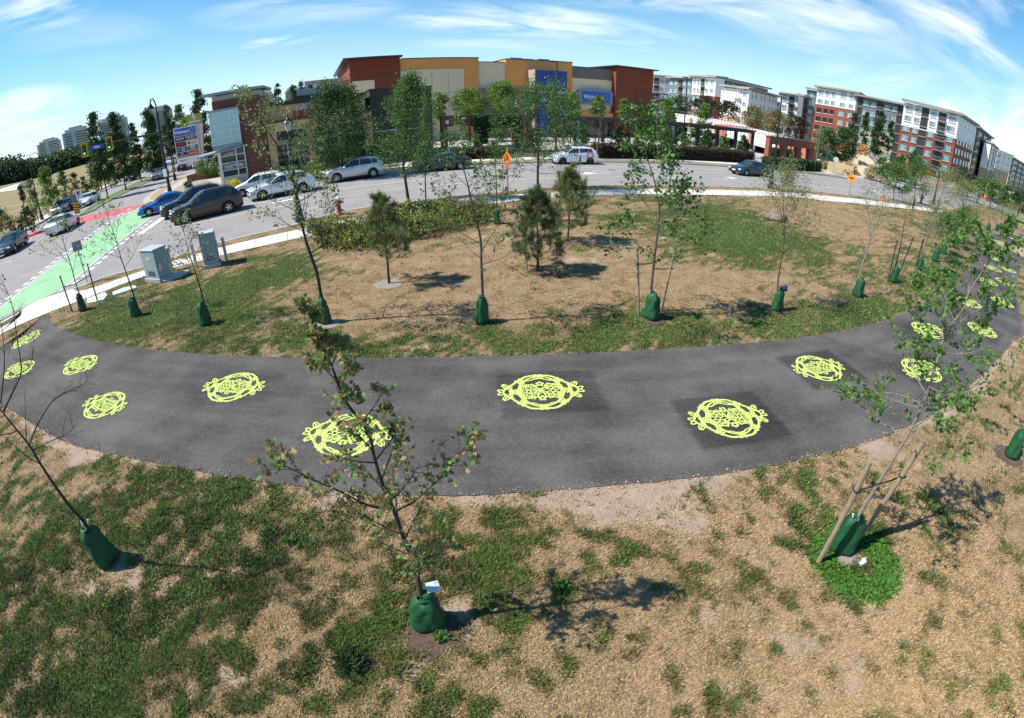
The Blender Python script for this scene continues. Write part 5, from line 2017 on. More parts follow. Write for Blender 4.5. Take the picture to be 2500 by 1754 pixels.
    if decal:
      for sg in (1, -1):
        q = MB()
        for r0, r1 in ((.36, .30), (.24, .18)):
            c_ = ((.80 - .5) * L, .82)
            for i in range(24):
                t0, t1 = 2 * math.pi * i / 24, 2 * math.pi * (i + 1) / 24
                if 1:
                    vs = [(c_[0] + r_ * math.cos(t), sg * (W / 2 + .012), c_[1] + r_ * math.sin(t)) for r_, t in ((r0, t0), (r0, t1), (r1, t1), (r1, t0))]
                    q.add(vs, [(0, 1, 2, 3) if sg < 0 else (3, 2, 1, 0)])
        q.build('door_emblem', mat('decal_red', (.55, .08, .05), None, rough=.5), root)
    return root


g = lambda x, y: G(x, y, RZ)
RD = (-.93, -.37)     # heading of the lanes running to the left
bs = (g(461, 544), g(554, 521.3))
dv = (bs[0][0] - bs[1][0], bs[0][1] - bs[1][1])
QU = 'cars queueing at the intersection'
car('suv', 'dark brown crossover at the front of the queue, nearest to the camera', (.040, .024, .019), *bs, group=QU)
car('suv', 'black SUV between the blue coupe and the brown crossover', (.012, .012, .014), g(427, 533), dirv=dv, group=QU)
car('coupe', 'bright blue coupe first at the green cycle crossing', (.01, .10, .42), g(366, 529), dirv=dv, group=QU)
car('hatch', 'white hatchback with dark windows behind the black SUV', (.78, .78, .80), g(594, 482), dirv=(-.95, -.33), group=QU)
car('wagon', 'white crossover stopped behind the white hatchback, beside the lamp post', (.74, .76, .78), g(650, 488), g(733.7, 471.6), group=QU)
car('suv', 'silver white SUV parked at the kerb under the dark leafy tree', (.60, .62, .64), g(828, 446), g(908, 435), metal=.5)
car('sedan', 'dark grey sedan half hidden behind the tall thin tree', (.035, .037, .04), g(1043, 421), g(1122.6, 415))
car('hatch', 'white hatchback with round red emblem near its rear wheel', (.80, .80, .81), g(1374, 402.5), g(1440.4, 402.5), decal=True, rim=RIMD)
car('sedan', 'dark green sedan driving along the middle lane toward the left', (.018, .045, .048), g(1821, 430.5), dirv=RD)
car('suv', 'black SUV leaving the driveway beside the planted bank', (.012, .013, .018), G(2049, 421), dirv=(.75, -.66))
car('sedan', 'white sedan turning behind the two roadside trees', (.75, .76, .78), g(2206.5, 466), dirv=(-.86, -.50))
car('sedan', 'black sedan at the left edge driving toward the camera side', (.014, .015, .022), g(38, 617.5), g(67, 596.5))
car('sedan', 'white sedan seen from behind entering the side street', (.76, .77, .78), g(193.6, 547.6), g(163, 566), rack=False)
LD = G(195, 524, RZ)
ds = (dirv[0], dirv[1])
dsd = (-(MEDR[-1][0] - MEDR[0][0]), -(MEDR[-1][1] - MEDR[0][1]))
WS = 'cars waiting in the side street'
car('sedan', 'white sedan waiting next to the striped hazard board', (.78, .79, .80), g(222.5, 501), dirv=dsd, group=WS)
car('wagon', 'dark brown car waiting between the white sedan and the silver car', (.05, .036, .034), g(186, 508), dirv=dsd, group=WS)
car('hatch', 'silver car waiting in the lane by the outer kerb', (.45, .47, .50), g(158, 520), dirv=dsd, group=WS, metal=.6)
car('suv', 'dark SUV approaching under the median street trees', (.02, .024, .03), g(331, 440), dirv=dsd)
car('sedan', 'silvery white sedan following the dark SUV up the side street', (.62, .66, .72), g(366, 418), dirv=dsd)
car('suv', 'grey minivan passing behind the black signal pole', (.16, .155, .15), g(400, 437), dirv=(dsd[0], dsd[1] * 1.0))
car('suv', 'white SUV far up the side street behind the poles', (.75, .76, .78), g(424, 402), dirv=dsd)
car('sedan', 'dark blue sedan driving away behind the pylon sign', (.012, .02, .045), g(468, 411), dirv=(-dsd[0], -dsd[1]))
LOT = 'cars in the store car park'
for (px, py, kd, colr, lab, hd) in ((1110, 338, 'suv', (.02, .02, .025), 'black SUV framed by the left opening of the brick screen', (0.3, -1)),
                                    (1153, 338, 'suv', (.76, .77, .78), 'white SUV at the right side of the brick screen opening', (.3, -1)),
                                    (1440, 322, 'suv', (.78, .78, .80), 'white SUV parked behind the left end of the pergola', (-.9, -.4)),
                                    (1472, 323, 'sedan', (.20, .23, .28), 'blue grey car parked right of the white SUV behind the pergola', (-.9, -.4)),
                                    (1545, 322, 'sedan', (.74, .75, .77), 'white sedan parked behind the middle of the pergola', (-.9, -.4)),
                                    (1580, 322, 'hatch', (.20, .02, .02), 'dark red hatchback parked behind the pergola', (-.9, -.4)),
                                    (1545, 305, 'suv', (.60, .61, .63), 'silver SUV parked in front of the parkade opening', (-.9, -.4)),
                                    (1575, 303, 'suv', (.70, .71, .73), 'pale SUV parked beside the silver one at the parkade', (-.9, -.4)),
                                    (1700, 352, 'sedan', (.68, .72, .74), 'pale sedan parked behind the right half of the pergola', (-.9, -.4)),
                                    (1660, 345, 'hatch', (.06, .13, .22), 'small blue hatchback parked behind the leafy pergola bay', (-.9, -.4)),
                                    (1750, 360, 'hatch', (.05, .05, .055), 'dark hatchback in the shade below the parkade panels', (-.9, -.4))):
    r_ = car(kd, lab, colr, G(px, py), dirv=hd, group=LOT)
    r_.location.z = 0
ST = 'cars on the far right street'
car('wagon', 'dark grey car parked by the red and white round sign', (.05, .055, .06), g(2412, 492), dirv=(-.55, .84), group=ST)
car('sedan', 'black car parked behind the dark grey one on the far right street', (.015, .015, .018), g(2432, 497), dirv=(-.55, .84), group=ST)
car('hatch', 'small red car on the far right street', (.45, .015, .02), g(2462, 508), dirv=(-.55, .84), group=ST)
# ================================================================== STREET FURNITURE
BLK = mat('black_pole_paint', (.012, .012, .013), None, rough=.38)
GALV = mat('galvanised_steel', (.42, .43, .44), (.34, .35, .36), 6, .5, metal=.5)
TIMB = mat('stake_wood', (.33, .25, .165), (.22, .165, .11), 7, .9, stretch=(8, 8, 1), bump=.3)


def height_at(base, px, py):
    """height above ground of the point seen at a picture position straight above a ground point"""
    r = pray(px, py)
    return CAMH + r[2] / math.hypot(r[0], r[1]) * math.hypot(*base)


def base_of(m):
    m.lathe([(.22, 0), (.22, .10), (.17, .16), (.17, .42), (.12, .5), (.12, .8), (.075, .95)], 12)


# tall poles with shoebox lamps (car park) and slim poles
def shoebox(label, p, h, r=.07, arm=.55, group=None, two=False, d=0.0):
    t = thing('lamp_post', label, 'lamp post', (*p, 0), d, group)
    m = MB()
    base_of(m)
    m.tube([(0, 0, .9), (0, 0, h)], [r, r * .6], 8)
    m.build('pole', BLK, t)
    m = MB()
    for s_ in ((-1, 1) if two else (-1,)):
        m.box(min(s_ * .05, s_ * (arm + .35)), max(s_ * .05, s_ * (arm + .35)), -.16, .16, h - .08, h + .04)
    m.build('lamp_head', BLK, t)
    return t


b0 = G(1357, 366)
shoebox('tall black lamp post crossing the ochre and blue store wall', b0, height_at(b0, 1365, 151), .11, .4)
b0 = G(1665, 374)
shoebox('tall black lamp post in front of the first apartment blocks', b0, height_at(b0, 1677, 189), .10, .2)
b0 = (12.0, 76.0)
for (px, py, pt, lab) in ((1126, 300, 184, 'thin twin-headed lamp post before the cream store panel'), (1133, 285, 203, 'shorter thin lamp post just right of the twin-headed one'),
                          (1481, 305, 217, 'slim lamp post in front of the store sign'), (1497, 300, 200, 'slim lamp post right of the store sign')):
    q = G(px, py + 14)
    shoebox(lab, q, height_at(q, px, pt), .06, .5, 'slim car park lamps', two=px < 1200)
q = G(1914, 415)
shoebox('slim black lamp post beside the arcade wall', q, height_at(q, 1929, 254), .08, .3)
q = G(2107, 400)
t = thing('lamp_post', 'galvanised lamp post rising from the planted bank', 'lamp post', (*q, 0))
m = MB()
m.tube([(0, 0, 0), (0, 0, height_at(q, 2116, 322))], [.09, .06], 8)
m.build('pole', GALV, t)
m = MB()
m.box(-.1, .9, -.14, .14, height_at(q, 2116, 322) - .02, height_at(q, 2116, 322) + .12)
m.build('lamp_head', GALV, t)

# big roadside posts
def road_post(label, p, h, double=False, lantern=False, arm=None):
    t = thing('lamp_post', label, 'lamp post', (*p, 0), 0, 'black roadside lamp posts')
    m = MB()
    m.lathe([(.26, 0), (.26, .12), (.19, .2), (.19, .55), (.13, .7), (.13, 1.0), (.09, 1.2)], 14)
    m.tube([(0, 0, 1.15), (0, 0, h)], [.09, .06], 10)
    m.build('pole', BLK, t)
    if arm:
        m = MB()
        m.tube([(0, 0, h - .05), (arm * .25, 0, h + .45), (arm * .6, 0, h + .6), (arm * .9, 0, h + .45), (arm, 0, h + .1)], .04, 8)
        m.build('arm', BLK, t)
        m = MB()
        m.lathe([(.05, .35), (.10, .25), (.24, .08), (.26, 0)], 14, (arm, 0, h - .22))
        m.build('lamp_head', BLK, t)
    if lantern:
        for s_ in ((-.38, .38) if double else (0,)):
            m = MB()
            m.lathe([(.10, 0), (.20, .38), (.2, .40)], 10, (s_, 0, h + (.0 if not double else -.35)))
            gl = m.build('lantern', mat('lantern_glass', (.5, .52, .5), None, rough=.2, spec=.8), t)
            m = MB()
            z = h + (0 if not double else -.35)
            m.lathe([(.27, .38), (.22, .50), (.08, .62), (.03, .75), (.01, .85)], 12, (s_, 0, z))
            m.lathe([(.06, -.12), (.12, 0), (.06, .02)], 10, (s_, 0, z))
            for k in range(4):
                a = k * math.pi / 2
                m.tube([(s_ + .11 * math.cos(a), .11 * math.sin(a), z), (s_ + .22 * math.cos(a), .22 * math.sin(a), z + .4)], .012, 4)
            m.build('lantern_frame', BLK, gl)
        if double:
            m = MB()
            m.tube([(-.38, 0, h - .5), (-.2, 0, h - .75), (0, 0, h - .6), (.2, 0, h - .75), (.38, 0, h - .5)], .025, 6)
            m.build('bracket', BLK, t)
    return t


q = G(733, 541)
road_post('black lantern post by the footpath, seen through the tree left of the hydrant', q, height_at(q, 703, 322), lantern=True)
q = G(1881, 460)
road_post('tall black roadside post right of the dark green sedan', q, height_at(q, 1899, 238), arm=.0)
q = G(2278, 499)
road_post('black twin lantern post next to the right red hydrant', q, height_at(q, 2298, 424), lantern=True, double=True)
q = G(2165, 438)
road_post('black post on the paved corner in front of the brick block', q, height_at(q, 2176, 378), lantern=False)
q = G(1902, 420)
road_post('black lantern post in front of the arcade, left of the slim post', q, height_at(q, 1905, 330), lantern=True)
q = G(1924, 412)
road_post('second black lantern post between the arcade openings', q, height_at(q, 1927, 328), lantern=True)
q = G(1262, 352)
road_post('black lantern post above the creeper-covered screen', q, height_at(q, 1267, 262), lantern=True)
q = G(103.5, 537)
road_post('black curved-arm lamp post at the left field kerb', q, height_at(q, 67, 392), arm=2.0)

# traffic signal with mast arm
SG = G(419, 489)
sdx = (G(200, 440)[0] - SG[0], G(200, 440)[1] - SG[1])
hs_ = height_at(SG, 386, 275)
t = thing('traffic_signal', 'black traffic signal mast reaching over the side street with two yellow-backed heads', 'traffic signal', (*SG, 0))
m = MB()
m.lathe([(.3, 0), (.3, .1), (.2, .2), (.2, 1.0), (.14, 1.2)], 14)
m.tube([(0, 0, 1.1), (0, 0, hs_)], [.14, .11], 12)
m.build('pole', BLK, t)
# arm end: plane through the pole, chosen so that the arm runs level
ha = height_at(SG, 388, 322)
e1 = G(268, 356, ha - .25) if False else None
r_ = pray(205, 365)
tt = (ha + .05 - CAMH) / r_[2]
E1 = (r_[0] * tt, r_[1] * tt)
r_ = pray(268, 345)
va = Vector((E1[0] - SG[0], E1[1] - SG[1], 0))
La = min(va.length, 13.0)
va.normalize()
m = MB()
m.tube([tuple(va * (La * k / 6) + Vector((0, 0, ha - .1 + .18 * (k / 6)))) for k in range(7)], [.10, .09, .08, .075, .07, .06, .055], 10)
m.build('mast_arm', BLK, t)
m = MB()
top_ = Vector((0, 0, hs_))
arcp = [(0, 0, hs_), (-.03, 0, hs_ + .9), (-.18, 0, hs_ + 1.5), (-.45, 0, hs_ + 1.85), (-.75, 0, hs_ + 1.8), (-.92, 0, hs_ + 1.2)]
hs2 = height_at(SG, 366, 241)
sc2 = (hs2 - hs_) / 1.9
arcp = [(p[0] * sc2, p[1], hs_ + (p[2] - hs_) * sc2) for p in arcp]
m.tube(arcp, .06, 8)
m.build('lamp_arm', BLK, t)
m = MB()
m.lathe([(.06, .5), (.14, .38), (.30, .1), (.32, 0)], 14, (arcp[-1][0], arcp[-1][1], arcp[-1][2] - .4))
m.build('lamp_head', BLK, t)
YELB = mat('signal_yellow', (.80, .42, .01), None, rough=.5)
fa = Vector((-va.y, va.x, 0))
if fa.y > 0:
    fa = -fa
fa = Vector((.55, -.83, 0))     # the heads face the traffic coming from the lower left
fx = Vector((-fa.y, fa.x, 0))
sig = []
for n_, px in ((0, 268), (1, 205)):
    best = min(np.linspace(.3, 1.0, 141), key=lambda k: abs(math.atan2(SG[0] + va.x * La * k, SG[1] + va.y * La * k) - math.atan2(*pray(px, 355)[:2])))
    c = Vector((0, 0, ha)) + va * La * best
    z = c.z + .1
    m = MB()

    def ob(w0, w1, d0, d1, z0, z1):
        vs = []
        for zz in (z0, z1):
            for (a, b_) in ((w0, d0), (w1, d0), (w1, d1), (w0, d1)):
                p = c + fx * a + fa * b_
                vs.append((p.x, p.y, zz))
        m.add(vs, [(3, 2, 1, 0), (4, 5, 6, 7), (0, 1, 5, 4), (1, 2, 6, 5), (2, 3, 7, 6), (3, 0, 4, 7)])
    z = c.z
    ob(-.30, .30, .12, .16, z - .62, z + .55)
    hd = m.build('signal_backboard', YELB, t)
    m = MB()
    ob(-.18, .18, .17, .34, z - .50, z + .42)
    m.build('signal_housing', BLK, hd)
    m = MB()
    p = c + fa * .37
    m.ball((p.x, p.y, z - .33), .085, 10)
    m.build('green_light', mat('signal_green_lit', (.0, .5, .3), None, emit=((.05, 1.0, .35), 1.3)), hd)
    for dz in (-.04, .26):
        m = MB()
        m.ball((p.x, p.y, z + dz), .09, 10)
        m.build('unlit_lens', mat('lens_dark', (.05, .02, .015), None, rough=.3), hd)
    sig.append((c, best))
cm = (sig[0][0] + sig[1][0]) / 2
m = MB()
vs = []
for zz in (cm.z - .22, cm.z + .14):
    for (a, b_) in ((-.62, .13), (.62, .13), (.62, .16), (-.62, .16)):
        p = cm + fx * a + fa * b_
        vs.append((p.x, p.y, zz))
m.add(vs, [(3, 2, 1, 0), (4, 5, 6, 7), (0, 1, 5, 4), (1, 2, 6, 5), (2, 3, 7, 6), (3, 0, 4, 7)])
sgn = m.build('street_name_sign', mat('street_sign_blue', (.01, .05, .42), None, rough=.4), t)
p = cm + fa * .18
text('lettering', 'Way', .30, tw, sgn, (p.x, p.y, cm.z - .03), rot=(math.pi / 2, 0, math.atan2(-fx.y, -fx.x) if fx.x < 0 else math.atan2(fx.y, fx.x)), ext=.006, bold=.006)
m = MB()
vs = []
for zz in (2.1, 2.75):
    for (a, b_) in ((-.2, .2), (.2, .2), (.2, .24), (-.2, .24)):
        vs.append((a, -b_, zz))
m.add(vs, [(3, 2, 1, 0), (4, 5, 6, 7), (0, 1, 5, 4), (1, 2, 6, 5), (2, 3, 7, 6), (3, 0, 4, 7)])
m.build('sign_plate', WHT, t)
q = G(428, 441)
t = thing('signal_pole', 'second slimmer black pole with a side signal, behind the main signal mast', 'signal pole', (*q, 0))
m = MB()
m.lathe([(.24, 0), (.2, .7), (.12, .9)], 12)
m.tube([(0, 0, .8), (0, 0, height_at(q, 399, 292))], [.10, .07], 8)
m.build('pole', BLK, t)
m = MB()
m.box(-.5, -.15, -.2, .15, 3.2, 4.3)
m.build('signal_housing', BLK, t)

# orange construction diamonds
ORG = mat('sign_orange', (1.0, .22, .01), None, rough=.5)
for (bx_, by_, cx_, cy_, half, lab) in ((1238, 470, 1243, 385, .30, 'orange diamond works sign with a digging symbol, left of the round street tree'), (2072, 477, 2082, 436, .37, 'orange diamond works sign with a dark symbol, by the right footpath')):
    p = G(bx_, by_)
    hc = height_at(p, cx_, cy_)
    az_ = math.atan2(p[0], p[1])
    t = thing('construction_sign', lab, 'road works sign', (*p, 0), -az_ - (.55 if bx_ < 1500 else .25), 'orange works signs')
    m = MB()
    m.box(-.04, .04, .02, .08, 0, hc + half * 1.75)
    m.build('post', TIMB, t)
    m = MB()
    hh = half * 1.25
    k_ = .8 if bx_ < 1500 else 1
    m.add([(0, -.01, hc - hh), (hh * k_, -.01, hc), (0, -.01, hc + hh), (-hh * k_, -.01, hc), (0, .015, hc - hh), (hh * k_, .015, hc), (0, .015, hc + hh), (-hh * k_, .015, hc)],
          [(0, 1, 2, 3), (7, 6, 5, 4), (0, 4, 5, 1), (1, 5, 6, 2), (2, 6, 7, 3), (3, 7, 4, 0)])
    pl = m.build('sign_plate', ORG, t)
    m = MB()
    if bx_ < 1500:
        m.ball((.01, -.02, hc + .17), .04, 8, ry=.01)
        m.add([(-.07, -.022, hc + .12), (.03, -.022, hc + .13), (.09, -.022, hc), (.01, -.022, hc - .03)], [(0, 3, 2, 1)])
        m.add([(.01, -.023, hc), (.09, -.023, hc), (.12, -.023, hc - .17), (.08, -.023, hc - .17), (.04, -.023, hc - .05), (-.03, -.023, hc - .17), (-.08, -.023, hc - .17)], [tuple(range(6, -1, -1))])
        m.add([(-.20, -.022, hc - .17), (-.08, -.022, hc - .1), (-.05, -.022, hc - .17)], [(0, 2, 1)])
    else:
        m.box(-.20, .11, -.03, -.015, hc - .05, hc + .07)
        m.add([(-.25, -.024, hc - .07), (-.20, -.024, hc + .1), (-.11, -.024, hc + .01)], [(0, 2, 1)])
        m.ball((.1, -.02, hc - .01), .09, 10, ry=.012)
    m.build('symbol', mat('symbol_dark', (.03, .012, .01), None, rough=.6), pl)
    if bx_ < 1500:
        m = MB()
        m.add([(0, -.012, hc - hh * 1.9), (.17, -.012, hc - hh * .8), (-.17, -.012, hc - hh * .8), (0, .012, hc - hh * 1.9), (.17, .012, hc - hh * .8), (-.17, .012, hc - hh * .8)],
              [(0, 1, 2), (5, 4, 3), (0, 3, 4, 1), (1, 4, 5, 2), (2, 5, 3, 0)])
        m.build('flag_tab', mat('flag_red', (.9, .08, .01), None, rough=.6), t)

# plain sign posts
def sign_post(label, bx_, by_, tx_, ty_, w_, h_, m_, cat='sign', rot=None, shape='box', drop=0.0, thick=.05, back=None):
    p = G(bx_, by_)
    h = height_at(p, tx_, ty_)
    t = thing('sign_post', label, cat, (*p, 0), -math.atan2(*p) if rot is None else rot)
    m = MB()
    m.tube([(0, .02, 0), (0, .02, h)], thick / 2, 8)
    m.build('post', GALV, t)
    m = MB()
    if shape == 'box':
        m.box(-w_ / 2, w_ / 2, -.03, -.01, h - h_ - drop, h - drop)
    else:
        m.lathe([(w_ / 2, -.03), (w_ / 2, -.01)], 20, (0, 0, h - w_ / 2), axis='y')
    pl = m.build('sign_plate', m_, t)
    return t, pl, h


t, pl, h = sign_post('keep-right sign on a post at the tip of the grass median', 203, 519, 189, 464, .75, 1.0, WHT, 'traffic sign')
m = MB()
m.tube([(-.12, -.05, h - .85), (-.12, -.05, h - .6), (.12, -.05, h - .4), (.12, -.05, h - .15)], .035, 6)
m.ball((-.12, -.04, h - .3), .1, 10, ry=.015, rz=.2)
m.build('symbol', mat('symbol_black', (.01, .01, .01), None), pl)
p = G(201, 521)
t = thing('hazard_board', 'yellow and black striped hazard board at the median nose', 'hazard marker', (p[0] + .3, p[1] - .9, 0), .7)
m = MB()
m.box(-.3, .3, -.03, .03, .15, 1.35)
m.build('board', mat('hazard_yellow', (.85, .50, .02), None, rough=.5), t)
m = MB()
for k in range(5):
    z = .18 + k * .25
    m.add([(-.3, -.035, z + .17), (.3, -.035, z), (.3, -.035, min(z + .12, 1.35)), (-.3, -.035, min(z + .29, 1.35))], [(0, 1, 2, 3)])
m.build('stripes', mat('symbol_black', (.01, .01, .01)), t)
sign_post('grey back of a small sign on a thin post between the cycle crossing and footpath', 214, 690, 183, 590, .42, .42, mat('sign_back_grey', (.22, .23, .22), (.17, .18, .17), 4, .6), drop=.0)
sign_post('thin grey post with narrow plate right of the round street tree', 1414, 455, 1414, 381, .10, .45, mat('plate_dark', (.10, .11, .11), None), thick=.05)
t_, pl_, h_ = sign_post('stop sign seen from behind at the driveway mouth', 2036, 421, 2039, 383, .75, .75, mat('sign_back_pale', (.50, .54, .53), (.42, .46, .45), 3, .5), 'stop sign', shape='round')
sign_post('small white regulatory sign left of the driveway hedge', 2000, 401, 2004, 370, .5, .7, WHT, 'traffic sign')
t_, pl_, h_ = sign_post('round red sign with white bar before the far right hedge', 2399, 492, 2404, 471, 1.2, 1.2, mat('sign_red_round', (.62, .04, .03), None, rough=.5), 'traffic sign', shape='round')
m = MB()
m.box(-.4, .4, -.045, -.032, h_ - .68, h_ - .52)
m.build('white_bar', WHT, pl_)
sign_post('small pale notice on a post above the far right hedge', 2380, 478, 2381, 455, 1.0, 1.1, mat('notice_pale', (.62, .68, .58), None), 'notice')
sign_post('narrow post with plates in front of the shop window', 652, 425, 650, 374, .2, .7, WHT, 'sign')
p = G(246, 465)
t = thing('bus_stop', 'dark bus stop box with a small red base by the field footpath', 'bus stop', (*p, 0), .6)
m = MB()
m.box(-.5, .5, -.3, .3, 1.2, 2.2)
m.build('cabinet', BLK, t)
m = MB()
m.box(-.35, -.1, -.2, .2, 0, 1.2)
m.box(.12, .32, -.2, .2, 0, 1.2)
m.build('base', mat('base_red', (.6, .08, .04), None, rough=.6), t)
p = G(72, 548)

# hydrants
def hydrant(label, p, h, capm):
    t = thing('fire_hydrant', label, 'fire hydrant', (*p, 0), .2, 'red fire hydrants')
    m = MB()
    k = h / .9
    m.lathe([(.17, 0), (.17, .04), (.12, .05), (.12, .12), (.105, .14), (.10, .5), (.13, .53), (.13, .58), (.115, .60), (.115, .70)], 16)
    m.lathe([(.055, -.19), (.055, .19)], 10, (0, 0, .60), axis='x')
    m.lathe([(.075, -.22), (.075, 0)], 12, (0, 0, .56), axis='y')
    m.build('barrel', mat('hydrant_red', (.36, .018, .022), (.30, .015, .02), 8, .45), t)
    m = MB()
    m.lathe([(.135, .70), (.135, .73), (.12, .80), (.07, .87), (.03, .88), (.03, .93)], 16)
    m.build('bonnet', capm, t)
    for s_ in (-1, 1):
        m = MB()
        m.lathe([(.07, s_ * .19), (.07, s_ * .23), (.03, s_ * .24), (.03, s_ * .27)], 10, (0, 0, .60), axis='x')
        m.build('outlet_cap', mat('hydrant_cap', (.62, .60, .58), None, rough=.5), t)
    t.scale = (k * 1.1, k * 1.1, k)
    return t


hydrant('red fire hydrant with a white top beside the shrub bed', G(829, 524), .95, WHT)
hydrant('red fire hydrant between the roadside trees and the twin lantern post', G(2248, 496), 1.0, MATS['hydrant_red'])

# utility cabinets
CABG = mat('cabinet_grey', (.30, .355, .37), (.26, .31, .325), 3, .5)
CABT = mat('cabinet_top', (.42, .50, .54), (.37, .44, .48), 3, .4)


def cabinet(label, pa, pb, depth, h, double):
    A, B = G(*pa), G(*pb)
    W_ = math.hypot(B[0] - A[0], B[1] - A[1])
    t = thing('utility_cabinet', label, 'utility cabinet', (*A, 0), math.atan2(B[1] - A[1], B[0] - A[0]), 'grey utility cabinets')
    m = MB()
    m.box(-.06, W_ + .06, -.06, depth + .06, -.1, .14, bev=.01)
    m.build('plinth', CONCG, t)
    m = MB()
    m.box(0, W_, 0, depth, .14, h - .05, bev=.012)
    bd = m.build('body', CABG, t)
    m = MB()
    m.box(-.03, W_ + .03, -.03, depth + .03, h - .05, h, bev=.012)
    m.build('lid', CABT, bd)
    m = MB()
    m.box(W_ + .002, W_ + .018, .06, depth - .06, .2, h - .14)
    m.build('door', CABG, t)
    bxs('handle', mat('handle_pale', (.55, .58, .6), None, rough=.4, metal=.4), t, [(W_ + .02, W_ + .05, depth * .62, depth * .70, h * .5, h * .66), (W_ + .02, W_ + .07, .05, depth * .3, h * .35, h * .55)])
    bxs('vent', mat('vent_dark', (.05, .06, .065), None), t, [(W_ * .25, W_ * .75, -.012, -.002, h * .2 + k * .05, h * .2 + .02 + k * .05) for k in range(4)])
    bxs('sticker', mat('sticker_yellow', (.7, .5, .05), (.6, .6, .55), 30), t, [(W_ * .4, W_ * .62, -.008, -.001, h * .68, h * .76)])
    return t


cabinet('wide grey-blue utility cabinet nearest the bare tree row', (360, 688), (392, 690), .62, 1.27, True)
cabinet('taller grey-blue utility cabinet next to the white bollard', (501, 657), (536, 649), .62, 1.36, False)
pd = MB()
pd.prism(PL([(398, 691), (406, 676), (462, 662), (456, 670), (440, 678)]), -.1, .06)
struct(pd.build('cabinet_pad', CONCG))

# white bollards
b0 = None
for (x, y, lab) in ((421, 660, 'white bollard between the two utility cabinets, nearer the wide one'), (554, 637, 'white bollard right of the taller utility cabinet'),
                    (480, 651, 'white bollard close behind the taller utility cabinet'), (402, 652, 'white bollard hidden by the wide utility cabinet door')):
    p = G(x, y)
    if b0 is None:
        b0 = thing('bollard', lab, 'bollard', (*p, 0), 0, 'white bollards')
        m = MB()
        m.lathe([(.062, 0), (.062, .86), (.075, .865), (.075, .92), (.05, .95)], 14)
        m.build('post', mat('bollard_white', (.62, .63, .63), (.50, .50, .49), 7, .6), b0)
    else:
        dup(b0, (*p, 0), 0, lab)

# litter, rock, manhole, post
p = G(2097, 1382)
t = thing('plastic_cup', 'crushed clear plastic cup with a straw on the soil by the staked tree', 'litter', (p[0], p[1], .03), .4)
m = MB()
m.lathe([(.028, 0), (.042, .1), (.044, .105)], 12, (0, 0, 0), axis='x')
m.build('cup', mat('cup_plastic', (.75, .77, .78), None, rough=.2), t)
m = MB()
m.tube([(.09, 0, .01), (.17, .01, .02)], .004, 5)
m.build('straw', WHT, t)
p = G(1896, 535)
m = MB()
rs = random.Random(4)
for k in range(7):
    m.ball((rs.uniform(-.5, .5), rs.uniform(-.3, .3), .06), rs.uniform(.25, .45), 9, rz=rs.uniform(.15, .28), ry=rs.uniform(.2, .4))
o = m.build('boulder', mat('rock', (.24, .19, .15), (.15, .125, .10), 3, .95, bump=.8, bscale=12))
o.location = (*p, 0)
tag(o, 'low brownish rock pile on the lawn behind the fine-leaved tree', 'rock')
p = g(1493, 416)
m = MB()
m.lathe([(.36, 0), (.36, .02)], 20)
o = m.build('manhole_cover', mat('iron', (.10, .10, .10), (.14, .14, .14), 12, .7))
o.location = (*p, RZ)
tag(o, 'round iron manhole cover in the road', 'manhole cover')
p = G(2228, 511)
m = MB()
m.lathe([(.09, 0), (.09, .9), (.12, .95), (.12, 1.0)], 12)
o = m.build('bollard', BLK)
o.location = (*p, 0)
tag(o, 'short black bollard where the asphalt spur leaves the footpath', 'bollard')
for (x, y, lab, c) in ((2437, 487, 'yellow hydrant beside the parked dark cars', (.75, .42, .02)), (2155, 489, 'small orange marker in the verge by the right works sign', (.8, .15, .05))):
    p = G(x, y)
    m = MB()
    m.lathe([(.22, 0), (.22, .06), (.14, .1), (.12, .6), (.16, .64), (.14, .8), (.05, .9)], 12)
    o = m.build('fire_hydrant' if c[1] > .3 else 'ground_marker', mat('paint_%.2f' % c[1], c, None, rough=.5))
    o.location = (*p, 0)
    o.scale = (1.3, 1.3, 1.2) if c[1] > .3 else (1, 1, .6)
    tag(o, lab, 'fire hydrant' if c[1] > .3 else 'marker')
# ================================================================== VEGETATION
def leafmat(name, c1, c2, c3=None, f3=.0, rough=.55, trans=.35):
    if name in MATS:
        return MATS[name]
    m = bpy.data.materials.new(name)
    m.use_nodes = True
    t = m.node_tree
    p = t.nodes['Principled BSDF']
    out = t.nodes['Material Output']
    p.inputs['Roughness'].default_value = rough
    p.inputs['Specular IOR Level'].default_value = .35
    ge = nd(t, 'ShaderNodeNewGeometry')
    rp = nd(t, 'ShaderNodeValToRGB')
    rp.color_ramp.interpolation = 'LINEAR'
    e = rp.color_ramp.elements
    e[0].position, e[0].color = 0, rgb(c1)
    e[1].position, e[1].color = (1 - f3) * .98, rgb(c2)
    if c3 and f3 > 0:
        q = rp.color_ramp.elements.new(min(.999, 1 - f3 + .01))
        q.color = rgb(c3)
        q = rp.color_ramp.elements.new(1.0)
        q.color = rgb(tuple(x * 1.3 for x in c3))
    lk(t, ge.outputs['Random Per Island'], rp.inputs[0])
    lk(t, rp.outputs[0], p.inputs['Base Color'])
    tr = nd(t, 'ShaderNodeBsdfTranslucent')
    lk(t, rp.outputs[0], tr.inputs['Color'])
    mx = nd(t, 'ShaderNodeMixShader')
    mx.inputs[0].default_value = trans
    lk(t, p.outputs[0], mx.inputs[1])
    lk(t, tr.outputs[0], mx.inputs[2])
    lk(t, mx.outputs[0], out.inputs[0])
    MATS[name] = m
    return m


